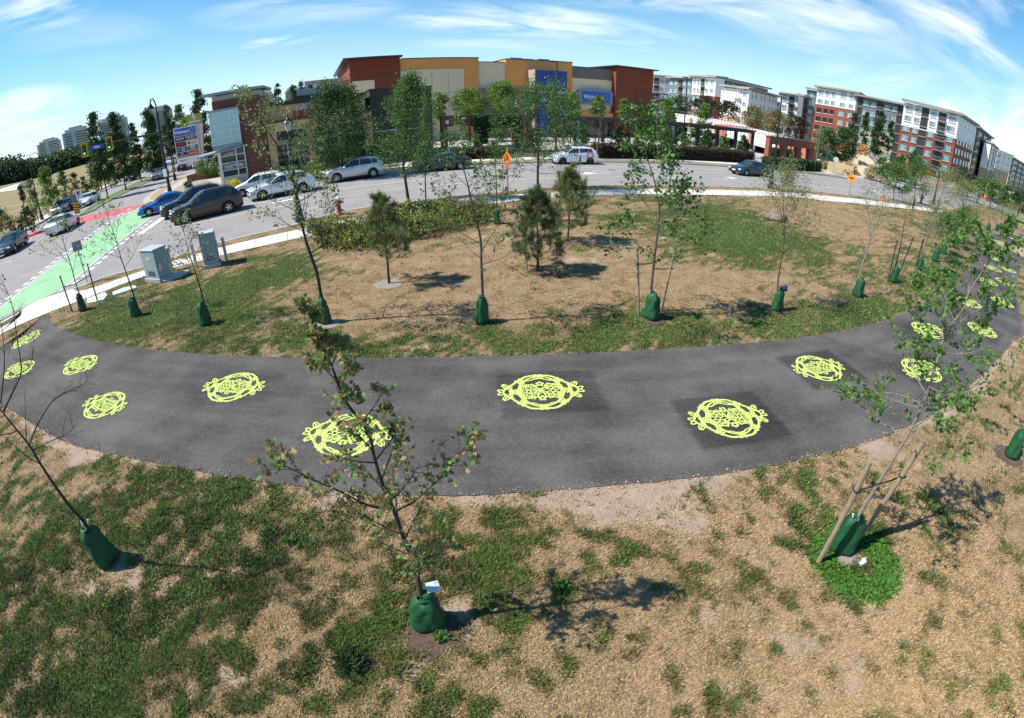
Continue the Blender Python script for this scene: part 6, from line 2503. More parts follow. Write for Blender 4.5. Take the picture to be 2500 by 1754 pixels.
BARK = mat('bark_grey_brown', (.13, .10, .075), (.07, .055, .045), 9, .95, bump=.5, stretch=(6, 6, 1))
BARKD = mat('bark_dark', (.055, .045, .036), (.03, .025, .02), 9, .95, bump=.5, stretch=(6, 6, 1))
BARKL = mat('bark_pale', (.30, .25, .20), (.20, .165, .13), 7, .95, bump=.5, stretch=(6, 6, 1))

# leaf outlines (unit length along +y, unit width along x), triangulated fans
def fan(out, fold=0.12):
    v = [(0, .45, 0)] + [(x, y, abs(x) * fold) for x, y in out]
    n = len(out)
    return np.array(v, float), np.array([(0, 1 + i, 1 + (i + 1) % n) for i in range(n)])


OAK = fan([(0, 0), (.10, .18), (.34, .22), (.16, .36), (.44, .50), (.20, .60), (.34, .84), (.10, .82), (0, 1.0), (-.10, .82), (-.34, .84), (-.20, .60), (-.44, .50), (-.16, .36), (-.34, .22), (-.10, .18)], .35)
OVAL = (np.array([(0, 0, 0), (.28, .5, .10), (0, 1, 0), (-.28, .5, .10)], float), np.array([(0, 1, 2), (0, 2, 3)]))
SLIM = (np.array([(0, 0, 0), (.13, .5, .05), (0, 1, 0), (-.13, .5, .05)], float), np.array([(0, 1, 2), (0, 2, 3)]))
NEEDLE = (np.array([(-.018, 0, 0), (.018, 0, 0), (0, 1, 0)], float), np.array([(0, 1, 2)]))


def scatter(tmpl, pos, fwd, size, rs, roll=None, wid=1.0):
    """place a leaf at every pos, pointing along fwd"""
    tv, tf = tmpl
    n = len(pos)
    f = fwd / (np.linalg.norm(fwd, axis=1, keepdims=True) + 1e-9)
    a = rs.randn(n, 3)
    r = np.cross(f, a)
    r /= np.linalg.norm(r, axis=1, keepdims=True) + 1e-9
    u = np.cross(r, f)
    size = np.broadcast_to(size, (n,))
    V = pos[:, None, :] + size[:, None, None] * (tv[None, :, 0:1] * wid * r[:, None, :] + tv[None, :, 1:2] * f[:, None, :] + tv[None, :, 2:3] * u[:, None, :])
    T = tf[None] + (np.arange(n) * len(tv))[:, None, None]
    return V.reshape(-1, 3), T.reshape(-1, 3)


def onray(px, py, dist, z=None):
    """point on the viewing ray at a given horizontal distance"""
    r = pray(px, py)
    k = dist / math.hypot(r[0], r[1])
    return np.array([r[0] * k, r[1] * k, CAMH + r[2] * k])


def bez_path(p, d, L, n, rs, curl=.25, wig=.06):
    P = [np.array(p, float)]
    d = np.array(d, float)
    d /= np.linalg.norm(d)
    for i in range(n):
        d = d + np.array([0, 0, curl / n]) + rs.randn(3) * wig
        d /= np.linalg.norm(d)
        P.append(P[-1] + d * L / n)
    return P


def skeleton(trunk, r0, nb, f0, blen, rs, el=(.5, 1.0), nsub=5, curl=.35, sub=.45, shape=None, tw=3, sides=6, xb=None, thin=1.0, mi=0):
    """trunk polyline -> (MB of wood, list of twig points with directions)"""
    T = np.array(crm(trunk, 5))
    s = np.r_[0, np.cumsum(np.linalg.norm(T[1:] - T[:-1], axis=1))]
    Lt = s[-1]
    at = lambda f: np.array([np.interp(f * Lt, s, T[:, k]) for k in range(3)])
    mb = MB()
    mb.tube(T, [r0 * (1 - .88 * (x / Lt) ** .9) for x in s], sides + 2)
    anch = []

    def twig(p, d, L, r, lvl):
        n = 5 if lvl == 0 else 3
        P = bez_path(p, d, L, n, rs, curl if lvl == 0 else .1, .07 if lvl == 0 else .13)
        mb.tube(P, [r * (1 - .75 * k / n) for k in range(n + 1)], 5 if lvl == 0 else 3, cap=False)
        if lvl < 2:
            m = nsub if lvl == 0 else tw
            for k in range(m):
                f = .28 + .72 * (k + rs.rand()) / m if lvl == 0 else .25 + .75 * (k + rs.rand() * .8) / m
                j = min(int(f * n), n - 1)
                q = P[j] + (P[j + 1] - P[j]) * (f * n - j)
                ax = P[j + 1] - P[j]
                ax = ax / np.linalg.norm(ax)
                side = np.cross(ax, rs.randn(3))
                side /= np.linalg.norm(side) + 1e-9
                dd = ax * .75 + side * .8
                twig(q, dd, L * sub * (1.15 - .5 * f) * (.7 + .6 * rs.rand()), r * .42, lvl + 1)
        if lvl >= 1 or nsub == 0:
            for k in range(1, n + 1):
                anch.append((P[k], P[k] - P[k - 1]))
        elif lvl == 0:
            anch.append((P[n], P[n] - P[n - 1]))
    for i in range(nb):
        t = (i + .5 + .5 * rs.uniform(-1, 1)) / nb
        f = f0 + (1 - f0) * t * .97
        a = i * 2.399 + rs.uniform(-.5, .5)
        e = el[0] + (el[1] - el[0]) * t + rs.uniform(-.15, .15)
        L = blen * (shape(t) if shape else (1 - .65 * t)) * rs.uniform(.75, 1.2)
        twig(at(f), (math.cos(a) * math.cos(e), math.sin(a) * math.cos(e), math.sin(e)), L, r0 * (.42 - .26 * t) * thin, 0)
    for k in range(3):
        anch.append((T[-1 - k], T[-1] - T[-2]))
    for (pts, r) in (xb or []):
        pts = np.array(crm(pts, 4))
        n = len(pts)
        mb.tube(pts, [r * (1 - .8 * k / (n - 1)) for k in range(n)], 5, cap=False)
        for k in range(n // 3, n, 2):
            d = pts[min(k + 1, n - 1)] - pts[k - 1]
            for j in range(2):
                twig(pts[k], d / np.linalg.norm(d) + rs.randn(3) * .6, .25 * blen * rs.rand() + .1, r * .3, 1)
    return mb, anch


def finish_tree(root, mb, anch, bark, tmpl, lmat, nleaf, size, spread, rs, droop=.2, wid=1.0, tname='trunk'):
    o = root.location
    off = np.array([o.x, o.y, o.z])
    mb.v = [tuple(np.array(v) - off) for v in mb.v]
    tr = mb.build(tname, bark, root)
    if nleaf:
        A = np.array([a[0] for a in anch]) - off
        D = np.array([a[1] for a in anch])
        D /= np.linalg.norm(D, axis=1, keepdims=True) + 1e-9
        # some twigs keep their leaves, others have shed them
        w = rs.rand(len(A)) ** 2.0 + .05
        idx = rs.choice(len(A), nleaf, p=w / w.sum())
        pos = A[idx] + rs.randn(nleaf, 3) * spread
        f = D[idx] * .7 + rs.randn(nleaf, 3) * .75 - np.array([0, 0, droop])
        V, T = scatter(tmpl, pos, f, size * rs.uniform(.6, 1.25, nleaf), rs, wid=wid)
        npmesh('crown', V, T, lmat, root)
    return root


def young(label, tr, kind, seed, r0=.03, nb=12, f0=.4, blen=.8, nleaf=800, size=.06, spread=.04, bark=None, group=None, zoff=0, name='young_tree', cat='young tree', xb=None, tmpl=None, **kw):
    rs = np.random.RandomState(seed)
    b = G(*tr[0])
    dist = math.hypot(*b)
    P = [np.array([b[0], b[1], -.05])] + [onray(x, y, dist) for x, y in tr[1:]]
    root = thing(name, label, cat, (b[0], b[1], 0), 0, group)
    xbp = [([onray(x, y, dist * dd) for x, y in q], r) for q, r, dd in (xb or [])]
    mb, an = skeleton(P, r0, nb, f0, blen, rs, xb=xbp, **kw)
    lm = LM[kind]
    return finish_tree(root, mb, an, bark or BARK, tmpl or OVAL, lm, nleaf, size, spread, rs)


LM = {
    'wither': leafmat('leaf_withering', (0.072, 0.152, 0.043), (0.189, 0.290, 0.080), (.30, .19, .085), .45),
    'oak': leafmat('leaf_oak_green', (.055, .125, .024), (.155, .29, .058)),
    'olive': leafmat('leaf_olive', (0.098, 0.156, 0.046), (0.247, 0.325, 0.111), (.33, .30, .14), .12),
    'dark': leafmat('leaf_dark_green', (0.021, 0.052, 0.014), (0.063, 0.121, 0.032), trans=.25),
    'mid': leafmat('leaf_mid_green', (0.043, 0.101, 0.024), (0.128, 0.236, 0.054), trans=.3),
    'light': leafmat('leaf_light_green', (.085, .165, .028), (.20, .32, .065), trans=.35),
    'lime': leafmat('leaf_lime', (.12, .19, .02), (.30, .36, .05)),
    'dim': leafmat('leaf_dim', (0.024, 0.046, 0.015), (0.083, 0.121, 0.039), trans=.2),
    'red': leafmat('leaf_dusky_red', (.022, .020, .012), (.085, .052, .026), trans=.2),
    'pine': leafmat('needle_green', (.085, .120, .040), (.23, .28, .095), trans=.15),
    'pined': leafmat('needle_dark', (.040, .070, .024), (.13, .175, .055), trans=.1),
    'brown': leafmat('leaf_brown', (.22, .10, .05), (.38, .20, .11)),
    'straw': leafmat('straw_grass', (.33, .25, .12), (.58, .46, .26), trans=.2),
    'orange': leafmat('orange_grass', (.45, .22, .07), (.72, .45, .18), trans=.2),
    'yellow': leafmat('yellow_bloom', (.45, .40, .02), (.75, .66, .06)),
    'meadow': leafmat('meadow_mix', (0.060, 0.102, 0.024), (0.204, 0.228, 0.060), (.27, .15, .08), .3),
    'street': leafmat('leaf_street_tree', (.024, .058, .014), (.085, .155, .036), trans=.25),
    'fineo': leafmat('leaf_fine_olive', (0.108, 0.156, 0.048), (0.264, 0.324, 0.120), (.30, .24, .12), .1),
}

# ---- near trees
young('young oak with withered brown-edged leaves over the path, nearest the camera', [(1040, 1515), (1016, 1393), (985, 1314), (963, 1250), (935, 1186), (913, 1113), (899, 1057), (840, 974), (815, 907), (784, 834), (742, 728)],
      'wither', 3, r0=.034, nb=26, f0=.28, blen=.76, nleaf=2300, size=.052, spread=.012, bark=BARKD, tmpl=OAK, shape=lambda t: (1 - .9 * t) * min(1, .55 + t * 2.2), el=(.15, .95), nsub=6, curl=.45, thin=.8,
      xb=[([(963, 1250), (1010, 1225), (1050, 1190), (1090, 1150), (1125, 1105), (1140, 1090)], .009, .93), ([(963, 1245), (900, 1235), (830, 1200), (760, 1170), (700, 1140), (680, 1128)], .011, 1.0)])
young('bare young tree with few twigs leaning out at the left edge', [(262, 1375), (214, 1288), (164, 1228), (100, 1135), (71, 1087), (7, 1008), (-30, 960), (-60, 900)],
      'brown', 5, r0=.034, nb=7, f0=.62, blen=.9, nleaf=60, size=.05, bark=BARKD, el=(.3, .9), nsub=3, thin=.7,
      xb=[([(72, 1087), (89, 1042), (123, 986), (149, 964), (182, 949), (208, 934), (218, 912)], .011, 1.0), ([(8, 1005), (30, 960), (50, 915), (50, 880), (38, 800), (28, 740), (12, 700)], .012, 1.0),
          ([(2, 985), (10, 900), (8, 830), (-4, 760)], .010, .98), ([(48, 915), (75, 890), (82, 840), (84, 815)], .007, 1.0), ([(100, 1135), (60, 1110), (20, 1075), (-10, 1055)], .007, .96)])
young('leafy young oak tied between two wooden stakes in a ring of clover', [(2052, 1338), (2086, 1276), (2133, 1199), (2180, 1122), (2222, 1051), (2263, 963), (2304, 827), (2351, 756), (2369, 709), (2416, 638), (2455, 600)],
      'oak', 8, r0=.035, nb=22, f0=.42, blen=1.0, nleaf=3600, size=.055, spread=.018, bark=BARKL, tmpl=OAK, el=(.05, .9), nsub=6, curl=.4, thin=.8,
      xb=[([(2304, 827), (2270, 800), (2225, 765), (2235, 715), (2270, 680)], .012, .97), ([(2225, 1045), (2270, 1020), (2320, 1000), (2350, 985)], .012, .97), ([(2250, 985), (2180, 960), (2110, 965), (2080, 960)], .007, 1.0)])
young('young oak leaning out of the right picture edge above its bag', [(2478, 1112), (2500, 1050), (2545, 960), (2600, 850), (2640, 720), (2690, 600)],
      'oak', 12, r0=.035, nb=18, f0=.35, blen=.9, nleaf=2800, size=.056, spread=.02, bark=BARKL, tmpl=OAK, el=(.1, .9), nsub=6, curl=.4, thin=.8,
      xb=[([(2560, 940), (2510, 870), (2460, 870), (2430, 880)], .012, .95), ([(2600, 850), (2540, 760), (2490, 730), (2460, 700)], .012, .97)])

young('thin young tree, first of the row at the corner, between two dark stakes', [(207, 758), (195, 721), (183, 687), (174, 651), (158, 602), (146, 565), (131, 532)],
      'olive', 21, r0=.03, nb=12, f0=.42, blen=1.5, nleaf=420, size=.09, bark=BARKD, nsub=5, thin=.8, group='young trees along the path')
young('thin young tree, second of the row, with fine upright twigs', [(335, 768), (328, 727), (311, 675), (296, 632), (283, 586), (268, 541), (259, 507)],
      'olive', 22, r0=.03, nb=13, f0=.45, blen=1.2, nleaf=360, size=.08, bark=BARKD, el=(.4, 1.1), thin=.8, group='young trees along the path')
young('thin young tree with small crown in front of the utility cabinets', [(503, 786), (497, 736), (482, 681), (466, 632), (454, 590), (445, 541)],
      'olive', 23, r0=.028, nb=12, f0=.45, blen=.9, nleaf=420, size=.08, bark=BARKD, thin=.8, group='young trees along the path')
young('tall sparse young tree rising in front of the lantern post', [(800, 786), (783, 718), (774, 668), (758, 622), (746, 585), (732, 526), (723, 482), (717, 450), (685, 369), (650, 315), (631, 288), (609, 245)],
      'olive', 24, r0=.055, nb=24, f0=.30, blen=1.5, nleaf=1900, size=.085, spread=.06, bark=BARKD, el=(.25, .9), thin=.6, group='young trees along the path')
young('tall thin young tree with dark sparse leaves in the middle of the lawn', [(1178, 785), (1178, 718), (1175, 644), (1173, 582), (1159, 529), (1147, 473), (1131, 411), (1112, 370), (1088, 335)],
      'mid', 25, r0=.045, nb=20, f0=.30, blen=1.45, nleaf=1500, size=.075, spread=.05, bark=BARK, el=(.25, .9), thin=.6, group='young trees along the path')
young('young oak tied between two stakes on the lawn, right of the pines', [(1590, 776), (1590, 709), (1597, 640), (1604, 578), (1610, 519), (1601, 457), (1588, 411), (1579, 380), (1556, 298)],
      'mid', 26, r0=.04, nb=19, f0=.30, blen=1.45, nleaf=2200, size=.095, spread=.07, bark=BARK, tmpl=OAK, el=(.2, .9), thin=.7, group='young trees along the path')
young('bushy fine-leaved young tree above the bag with the blue cloth', [(1897, 756), (1899, 693), (1905, 647), (1912, 603), (1915, 560), (1912, 500), (1911, 445)],
      'fineo', 27, r0=.032, nb=28, f0=.45, blen=1.75, nleaf=5200, size=.07, spread=.07, bark=BARK, tmpl=SLIM, el=(.45, 1.2), curl=.5, thin=.6, group='young trees along the path')
young('nearly leafless forked young tree right of the blue cloth bag', [(2092, 720), (2098, 673), (2114, 620), (2123, 583), (2124, 545), (2118, 510), (2112, 480)],
      'fineo', 28, r0=.04, nb=16, f0=.5, blen=1.6, nleaf=1000, size=.07, bark=BARKL, tmpl=SLIM, el=(.5, 1.2), thin=.6, group='young trees along the path',
      xb=[([(2124, 578), (2140, 550), (2152, 510), (2160, 465)], .02, 1.0)])
young('young tree between two thin dark stakes, right of the forked one', [(2183, 688), (2188, 645), (2198, 602), (2207, 549), (2212, 520), (2216, 500)],
      'fineo', 29, r0=.036, nb=16, f0=.5, blen=1.5, nleaf=1200, size=.075, bark=BARKD, tmpl=SLIM, el=(.4, 1.1), thin=.6, group='young trees along the path')
young('young tree beside two close stakes, farther along the bend', [(2243, 658), (2249, 620), (2263, 580), (2278, 546), (2291, 509)],
      'fineo', 30, r0=.036, nb=18, f0=.4, blen=1.5, nleaf=1900, size=.08, bark=BARKL, tmpl=SLIM, el=(.4, 1.1), thin=.6, group='young trees along the path')
for i, (bx, by, tx, ty, lab) in enumerate(((2281, 636, 2308, 545, 'first small tree after the last staked one on the bend'), (2303, 619, 2318, 548, 'second small leafy tree near the lawn corner'),
                                           (2330, 605, 2345, 530, 'third small leafy tree near the lawn corner'), (2348, 594, 2360, 520, 'last small tree at the lawn corner'))):
    young(lab, [(bx, by), ((bx * 2 + tx) / 3, (by * 2 + ty) / 3), (tx, ty)], 'mid', 40 + i, r0=.035, nb=14, f0=.4, blen=1.4, nleaf=1700, size=.10, spread=.1, el=(.4, 1.0), thin=.6, group='young trees along the path')
young('slim leafy tree with a green bag left of the digging-symbol sign', [(1213, 544), (1213, 510), (1212, 451), (1210, 395), (1212, 340), (1213, 295)],
      'mid', 50, r0=.03, nb=18, f0=.25, blen=.7, nleaf=1500, size=.09, spread=.08, bark=BARKD, el=(.4, 1.0), thin=.6, group='trees on the road verge')
young('tall airy tree with a dense pointed crown behind the shrub bed', [(998, 495), (990, 442), (985, 405), (990, 340), (996, 260), (1000, 195)],
      'mid', 51, r0=.09, nb=46, f0=.2, blen=2.3, nleaf=11000, size=.11, spread=.16, bark=BARKD, el=(.25, .95), nsub=6, shape=lambda t: (1.0 - .8 * t) * min(1, .55 + t * 3), thin=.5, group='trees on the road verge')
young('very slim tall tree close to the right of the pointed one', [(1041, 523), (1039, 470), (1038, 426), (1040, 330), (1043, 215)],
      'mid', 52, r0=.04, nb=26, f0=.35, blen=.6, nleaf=2000, size=.09, spread=.1, bark=BARKD, el=(.5, 1.1), thin=.5, group='trees on the road verge')
young('small twiggy tree growing at the left end of the shrub bed', [(816, 575), (812, 540), (805, 504), (800, 475), (795, 440)],
      'olive', 53, r0=.022, nb=14, f0=.3, blen=.55, nleaf=650, size=.07, spread=.05, el=(.4, 1.0), thin=.6, group='trees on the road verge')
young('round-crowned street tree in the verge left of the thin plate post', [(1313, 464), (1313, 420), (1314, 380), (1315, 300), (1318, 235)],
      'mid', 54, r0=.085, nb=44, f0=.18, blen=2.0, nleaf=9000, size=.12, spread=.2, bark=BARKD, el=(.1, .9), nsub=6, shape=lambda t: .35 + 1.0 * math.sin(math.pi * min(1, .25 + t * .72)), thin=.5, group='trees on the road verge')
for i, (tr, lab, bl, nl) in enumerate((([(2181, 489), (2183, 470), (2187, 445), (2194, 425)], 'rounded verge tree left of the red hydrant on the right', 1.5, 4200), ([(2232, 495), (2234, 470), (2238, 440), (2243, 410)], 'slightly taller verge tree just left of the twin lantern post', 1.5, 4800),
                                       ([(2283, 521), (2290, 500), (2300, 475), (2310, 450)], 'feathery willow-like tree beyond the lawn corner', 2.2, 4600), ([(2355, 549), (2358, 520), (2352, 495), (2350, 470)], 'second feathery tree beyond the lawn corner', 2.2, 4600))):
    young(lab, tr, 'mid' if i < 2 else 'fineo', 60 + i, r0=.06, nb=26, f0=.2, blen=bl, nleaf=nl, size=.15, spread=.2, tmpl=OVAL if i < 2 else SLIM, el=(.3, 1.0), shape=lambda t: .5 + .7 * math.sin(math.pi * min(1, .2 + t * .75)), thin=.5, group='trees by the right crossing')
RB = [(2412, 562), (2432, 563), (2442, 560), (2454, 559), (2460, 558), (2468, 557), (2480, 556)]
ordn = ('leftmost tree of the far right row', 'second tree of the far right row', 'third tree of the far right row', 'middle tree of the far right row', 'fifth tree of the far right row', 'sixth tree of the far right row', 'rightmost tree of the far right row')
for i, (bx, by) in enumerate(RB):
    young(ordn[i] + ', above its small bag', [(bx, by), (bx + 2, by - 25), (bx + 5, by - 52)], 'fineo', 70 + i, r0=.04, nb=10, f0=.4, blen=1.3, nleaf=700, size=.12, spread=.12, tmpl=SLIM, el=(.4, 1.0), thin=.6, group='row of young trees beyond the spur')
young('bare grey-trunked tree in front of the left pergola bays', [(1455, 391), (1460, 350), (1466, 310), (1470, 290), (1480, 262)], 'brown', 81, r0=.09, nb=18, f0=.42, blen=2.2, nleaf=60, size=.1, bark=BARK, el=(.6, 1.2), thin=.45, name='bare_tree', cat='tree')
young('slim pale sapling in the far verge before the pergola', [(1606, 391), (1605, 350), (1603, 300), (1602, 262)], 'olive', 82, r0=.05, nb=14, f0=.5, blen=1.0, nleaf=500, size=.14, spread=.1, bark=BARKL, el=(.7, 1.2), thin=.5)
young('bare pale sapling at the right end of the arcade hedge', [(1988, 419), (1994, 380), (2000, 345), (2003, 318)], 'olive', 83, r0=.07, nb=14, f0=.45, blen=2.0, nleaf=260, size=.14, spread=.1, bark=BARKL, el=(.7, 1.2), thin=.5)


# ---- pines
def pine(label, tr, seed, dark, nb, blen, f0, dens, size=.13):
    rs = np.random.RandomState(seed)
    b = G(*tr[0])
    dist = math.hypot(*b)
    P = [np.array([b[0], b[1], -.05])] + [onray(x, y, dist) for x, y in tr[1:]]
    root = thing('young_pine', label, 'young pine', (b[0], b[1], 0), 0, 'young pines on the lawn')
    mb, an = skeleton(P, .045, nb, f0, blen, rs, el=(.15, .9), nsub=4, tw=2, curl=.6, sub=.5, thin=.5, shape=lambda t: (1.05 - .75 * t) * min(1, .6 + 2 * t))
    A = np.array([a[0] for a in an])
    D = np.array([a[1] for a in an])
    D /= np.linalg.norm(D, axis=1, keepdims=True)
    off = np.array([b[0], b[1], 0])
    mb.v = [tuple(np.array(v) - off) for v in mb.v]
    mb.build('trunk', BARKD, root)
    n = int(len(A) * dens)
    idx = rs.randint(0, len(A), n)
    pos = A[idx] - off - D[idx] * rs.rand(n, 1) * .12
    f = D[idx] * .55 + rs.randn(n, 3) * .62 + np.array([0, 0, .25])
    V, T = scatter(NEEDLE, pos, f, size * rs.uniform(.7, 1.2, n), rs, wid=1.6)
    npmesh('crown', V, T, LM['pined' if dark else 'pine'], root)


pine('open young pine in a grey soil disc left of the lawn centre', [(950, 692), (949, 678), (942, 597), (931, 520), (926, 495)], 31, False, 28, 1.0, .26, 13, .17)
pine('dense dark young pine beside a leaning stake', [(1313, 662), (1313, 620), (1312, 560), (1308, 520), (1306, 480)], 32, True, 38, 1.05, .14, 20, .17)
pine('second young pine just behind the dense dark one', [(1385, 590), (1388, 560), (1391, 500), (1392, 460), (1391, 428)], 33, False, 38, 1.2, .2, 16, .19)
DISC = mat('soil_disc', (.29, .245, .21), (.22, .185, .16), 8, 1, bump=.6, bscale=30)
MULCH = mat('bark_mulch', (.14, .085, .06), (.07, .045, .035), 24, 1, bump=1.0, bscale=60)
for (p, r, mt_) in (((948, 694), .42, DISC), ((1318, 664), .36, MULCH), ((1392, 594), .3, MULCH), ((1056, 1545), .33, MULCH), ((800, 790), .33, DISC), ((1590, 778), .35, MULCH), ((1890, 756), .35, MULCH), ((2462, 1112), .35, MULCH), ((2068, 1352), .22, DISC)):
    c = G(*p)
    m = MB()
    rs_ = random.Random(int(p[0]))
    m.prism([(c[0] + r * (1 + .12 * rs_.uniform(-1, 1)) * math.cos(t), c[1] + r * (1 + .12 * rs_.uniform(-1, 1)) * math.sin(t)) for t in np.linspace(0, 2 * math.pi, 61)[:-1]], -.06, .002)
    struct(m.build('soil_patch', mt_))

# ---- watering bags
BAGG = mat('bag_green', (.010, .088, .030), (.008, .062, .022), 4, .6, bump=.5, bscale=11, spec=.4)


def bag_mesh(seed, h=.66, flat=0.0):
    rs = np.random.RandomState(seed)
    n, m = 28, 14
    V = []
    for i in range(m):
        t = i / (m - 1)
        r = .20 * (1 - .36 * t) * (1 - .45 * max(0, (t - .86) / .14)) * (1.0 - .35 * max(0, (.06 - t) / .06))
        z = h * t
        for k in range(n):
            a = 2 * math.pi * k / n
            w = 1.04 + .06 * math.sin(3 * a + 5 * t + seed) - .10 * abs(math.sin(2.5 * a + 2.2 * t + seed)) ** .5 + .05 * math.sin(6 * a - 11 * t + seed * 2) * (.3 + t) + .022 * rs.randn()
            sq = (abs(math.cos(a)) ** 3.2 + abs(1.28 * math.sin(a)) ** 3.2) ** (-1 / 3.2) - flat * t * abs(math.sin(a)) * .5
            V.append((r * w * math.cos(a) * sq * 1.05, r * w * math.sin(a) * (sq - flat * t * .4), z + (.03 * math.sin(2 * a + seed) if i == m - 1 else 0)))
    F = [(i * n + k, i * n + (k + 1) % n, (i + 1) * n + (k + 1) % n, (i + 1) * n + k) for i in range(m - 1) for k in range(n)]
    F.append(tuple(range(n - 1, -1, -1)))
    F.append(tuple(range((m - 1) * n, m * n)))
    mb = MB()
    mb.add(V, F, 0, True)
    # rolled top strap
    mb.tube([(.072 * math.cos(a), .05 * math.sin(a), h + .012 * math.sin(3 * a)) for a in np.linspace(0, 2 * math.pi, 14)], .016, 5)
    return mb, V, n, m


BAGS = [((1046, 1520), 'squat green watering bag with a small tag, under the withered oak', .50, 1.0), ((264, 1368), 'dark green watering bag at the foot of the bare tree', .66, 1.0),
        ((2050, 1340), 'crinkled green watering bag between the two stakes in the clover ring', .66, 1.0), ((2466, 1112), 'green watering bag at the right picture edge', .62, 1.0),
        ((203, 757), 'green bag under the first thin tree of the row', .62, .95), ((333, 771), 'green bag under the tree with fine upright twigs', .62, .95), ((503, 791), 'green bag in front of the utility cabinets', .64, 1.0),
        ((793, 788), 'green bag with a soil disc under the tall sparse tree', .68, .95), ((1177, 787), 'green bag in the middle of the lawn under the thin dark-leaved tree', .67, .95),
        ((1588, 777), 'wide green bag between the two stakes right of the pines', .68, 1.1), ((1896, 757), 'ribbed green bag with dark blue cloth on top', .60, .95), ((2092, 723), 'green bag under the forked leafless tree', .66, 1.0),
        ((2181, 689), 'green bag between two thin dark stakes', .62, .95), ((2243, 658), 'green bag beside two close stakes at the bend', .62, .95), ((2281, 637), 'green bag after the last stakes on the bend', .62, 1.0),
        ((2303, 620), 'green bag second after the stakes near the lawn corner', .6, 1.0), ((2331, 606), 'green bag third after the stakes near the lawn corner', .6, 1.0), ((2348, 595), 'green bag at the lawn corner by the path', .6, 1.1),
        ((1213, 546), 'pale green bag left of the digging-symbol sign at the shrub bed', .68, 1.0), ((2361, 550), 'green bag by the asphalt spur under the feathery tree', .66, 1.2), ((2284, 521), 'green bag near the far footpath under the first feathery tree', .62, 1.2)] + \
       [((x, y), 'small ' + n_, .66, 1.15) for (x, y), n_ in zip(RB, ('leftmost bag of the far right row', 'second bag of the far right row', 'third bag of the far right row', 'middle bag of the far right row', 'fifth bag of the far right row', 'sixth bag of the far right row', 'rightmost bag of the far right row'))]
for i, (p, lab, h, k) in enumerate(BAGS):
    c = G(*p)
    mb, V, n, m_ = bag_mesh(i + 1, h)
    t = thing('watering_bag', lab, 'watering bag', (c[0], c[1], -.01), i * 1.3, 'green watering bags round the young trees')
    mb.build('bag', BAGG, t)
    t.scale = (k, k, 1)
    if i < 14:
        q = MB()
        q.tube([(V[j * n][0] * 1.02, V[j * n][1], V[j * n][2]) for j in range(m_)], .008, 5)
        q.build('zip', mat('zip_dark', (.01, .04, .02), None, rough=.5), t)
    if i in (1, 2):
        q = MB()
        q.tube([(.02, .1, h), (.03, .12, h + .05), (.05, .14, h + .09)], .014, 6)
        q.tube([(.09, .06, h), (.11, .06, h + .05)], .012, 6)
        q.build('strap', mat('strap_white', (.7, .7, .66), None, rough=.6), t)
    if i == 0:
        a_ = -t.rotation_euler.z
        q = MB()
        vs = [(-.07, -.05, .60), (.07, -.05, .60), (.07, .04, .66), (-.07, .04, .66)]
        vs = [(x_ * math.cos(a_ + .35) - y_ * math.sin(a_ + .35) + .11 * math.cos(a_), x_ * math.sin(a_ + .35) + y_ * math.cos(a_ + .35) + .11 * math.sin(a_) + .08, z_) for x_, y_, z_ in vs]
        q.add(vs + [(x_, y_, z_ - .006) for x_, y_, z_ in vs], [(0, 1, 2, 3), (7, 6, 5, 4), (0, 4, 5, 1), (1, 5, 6, 2), (2, 6, 7, 3), (3, 7, 4, 0)])
        q.build('tag', mat('tag_paper', (.70, .72, .68), (.35, .48, .45), 22, .6), t)
        q = MB()
        q.ball((.05, .06, .53), .085, 10, rz=.07)
        q.build('folded_top', BAGG, t)
cloth = G(1900, 756)
m = MB()
rs = np.random.RandomState(3)
for k in range(9):
    m.ball((rs.uniform(-.08, .08), rs.uniform(-.06, .06), .60 + rs.uniform(-.03, .06)), rs.uniform(.05, .08), 9, rz=rs.uniform(.04, .07))
o = m.build('cloth', mat('navy_cloth', (.015, .018, .06), (.025, .03, .09), 12, .9))
o.location = (cloth[0], cloth[1], .03)
tag(o, 'crumpled dark blue cloth lying on top of the ribbed green bag', 'cloth')

# ---- stakes and ties
def stake(label, base, top, r=.032, group='wooden tree stakes', tie=None, m_=None):
    b = G(*base)
    d = math.hypot(*b)
    tp = onray(*top, d)
    t = thing('tree_stake', label, 'stake', (b[0], b[1], 0), 0, group)
    m = MB()
    m.tube([(0, 0, -.1), ((tp[0] - b[0]) * .5, (tp[1] - b[1]) * .5, tp[2] * .5), (tp[0] - b[0], tp[1] - b[1], tp[2])], r, 10)
    m.build('pole', m_ or TIMB, t)
    if tie:
        p0, p1 = onray(*tie[0], d), onray(*tie[1], d * 1.0)
        m = MB()
        off = np.array([b[0], b[1], 0])
        m.tube([tuple(p0 - off), tuple((p0 + p1) / 2 - off - np.array([0, 0, .02])), tuple(p1 - off)], .012 if r > .03 else .015, 6)
        m.tube([tuple(p0 - off + np.array([r * 1.3 * math.cos(a), r * 1.3 * math.sin(a), 0])) for a in np.linspace(0, 2 * math.pi, 9)], .012, 5)
        m.build('tie', mat('tie_black', (.015, .02, .015), None, rough=.6), t)
    return t


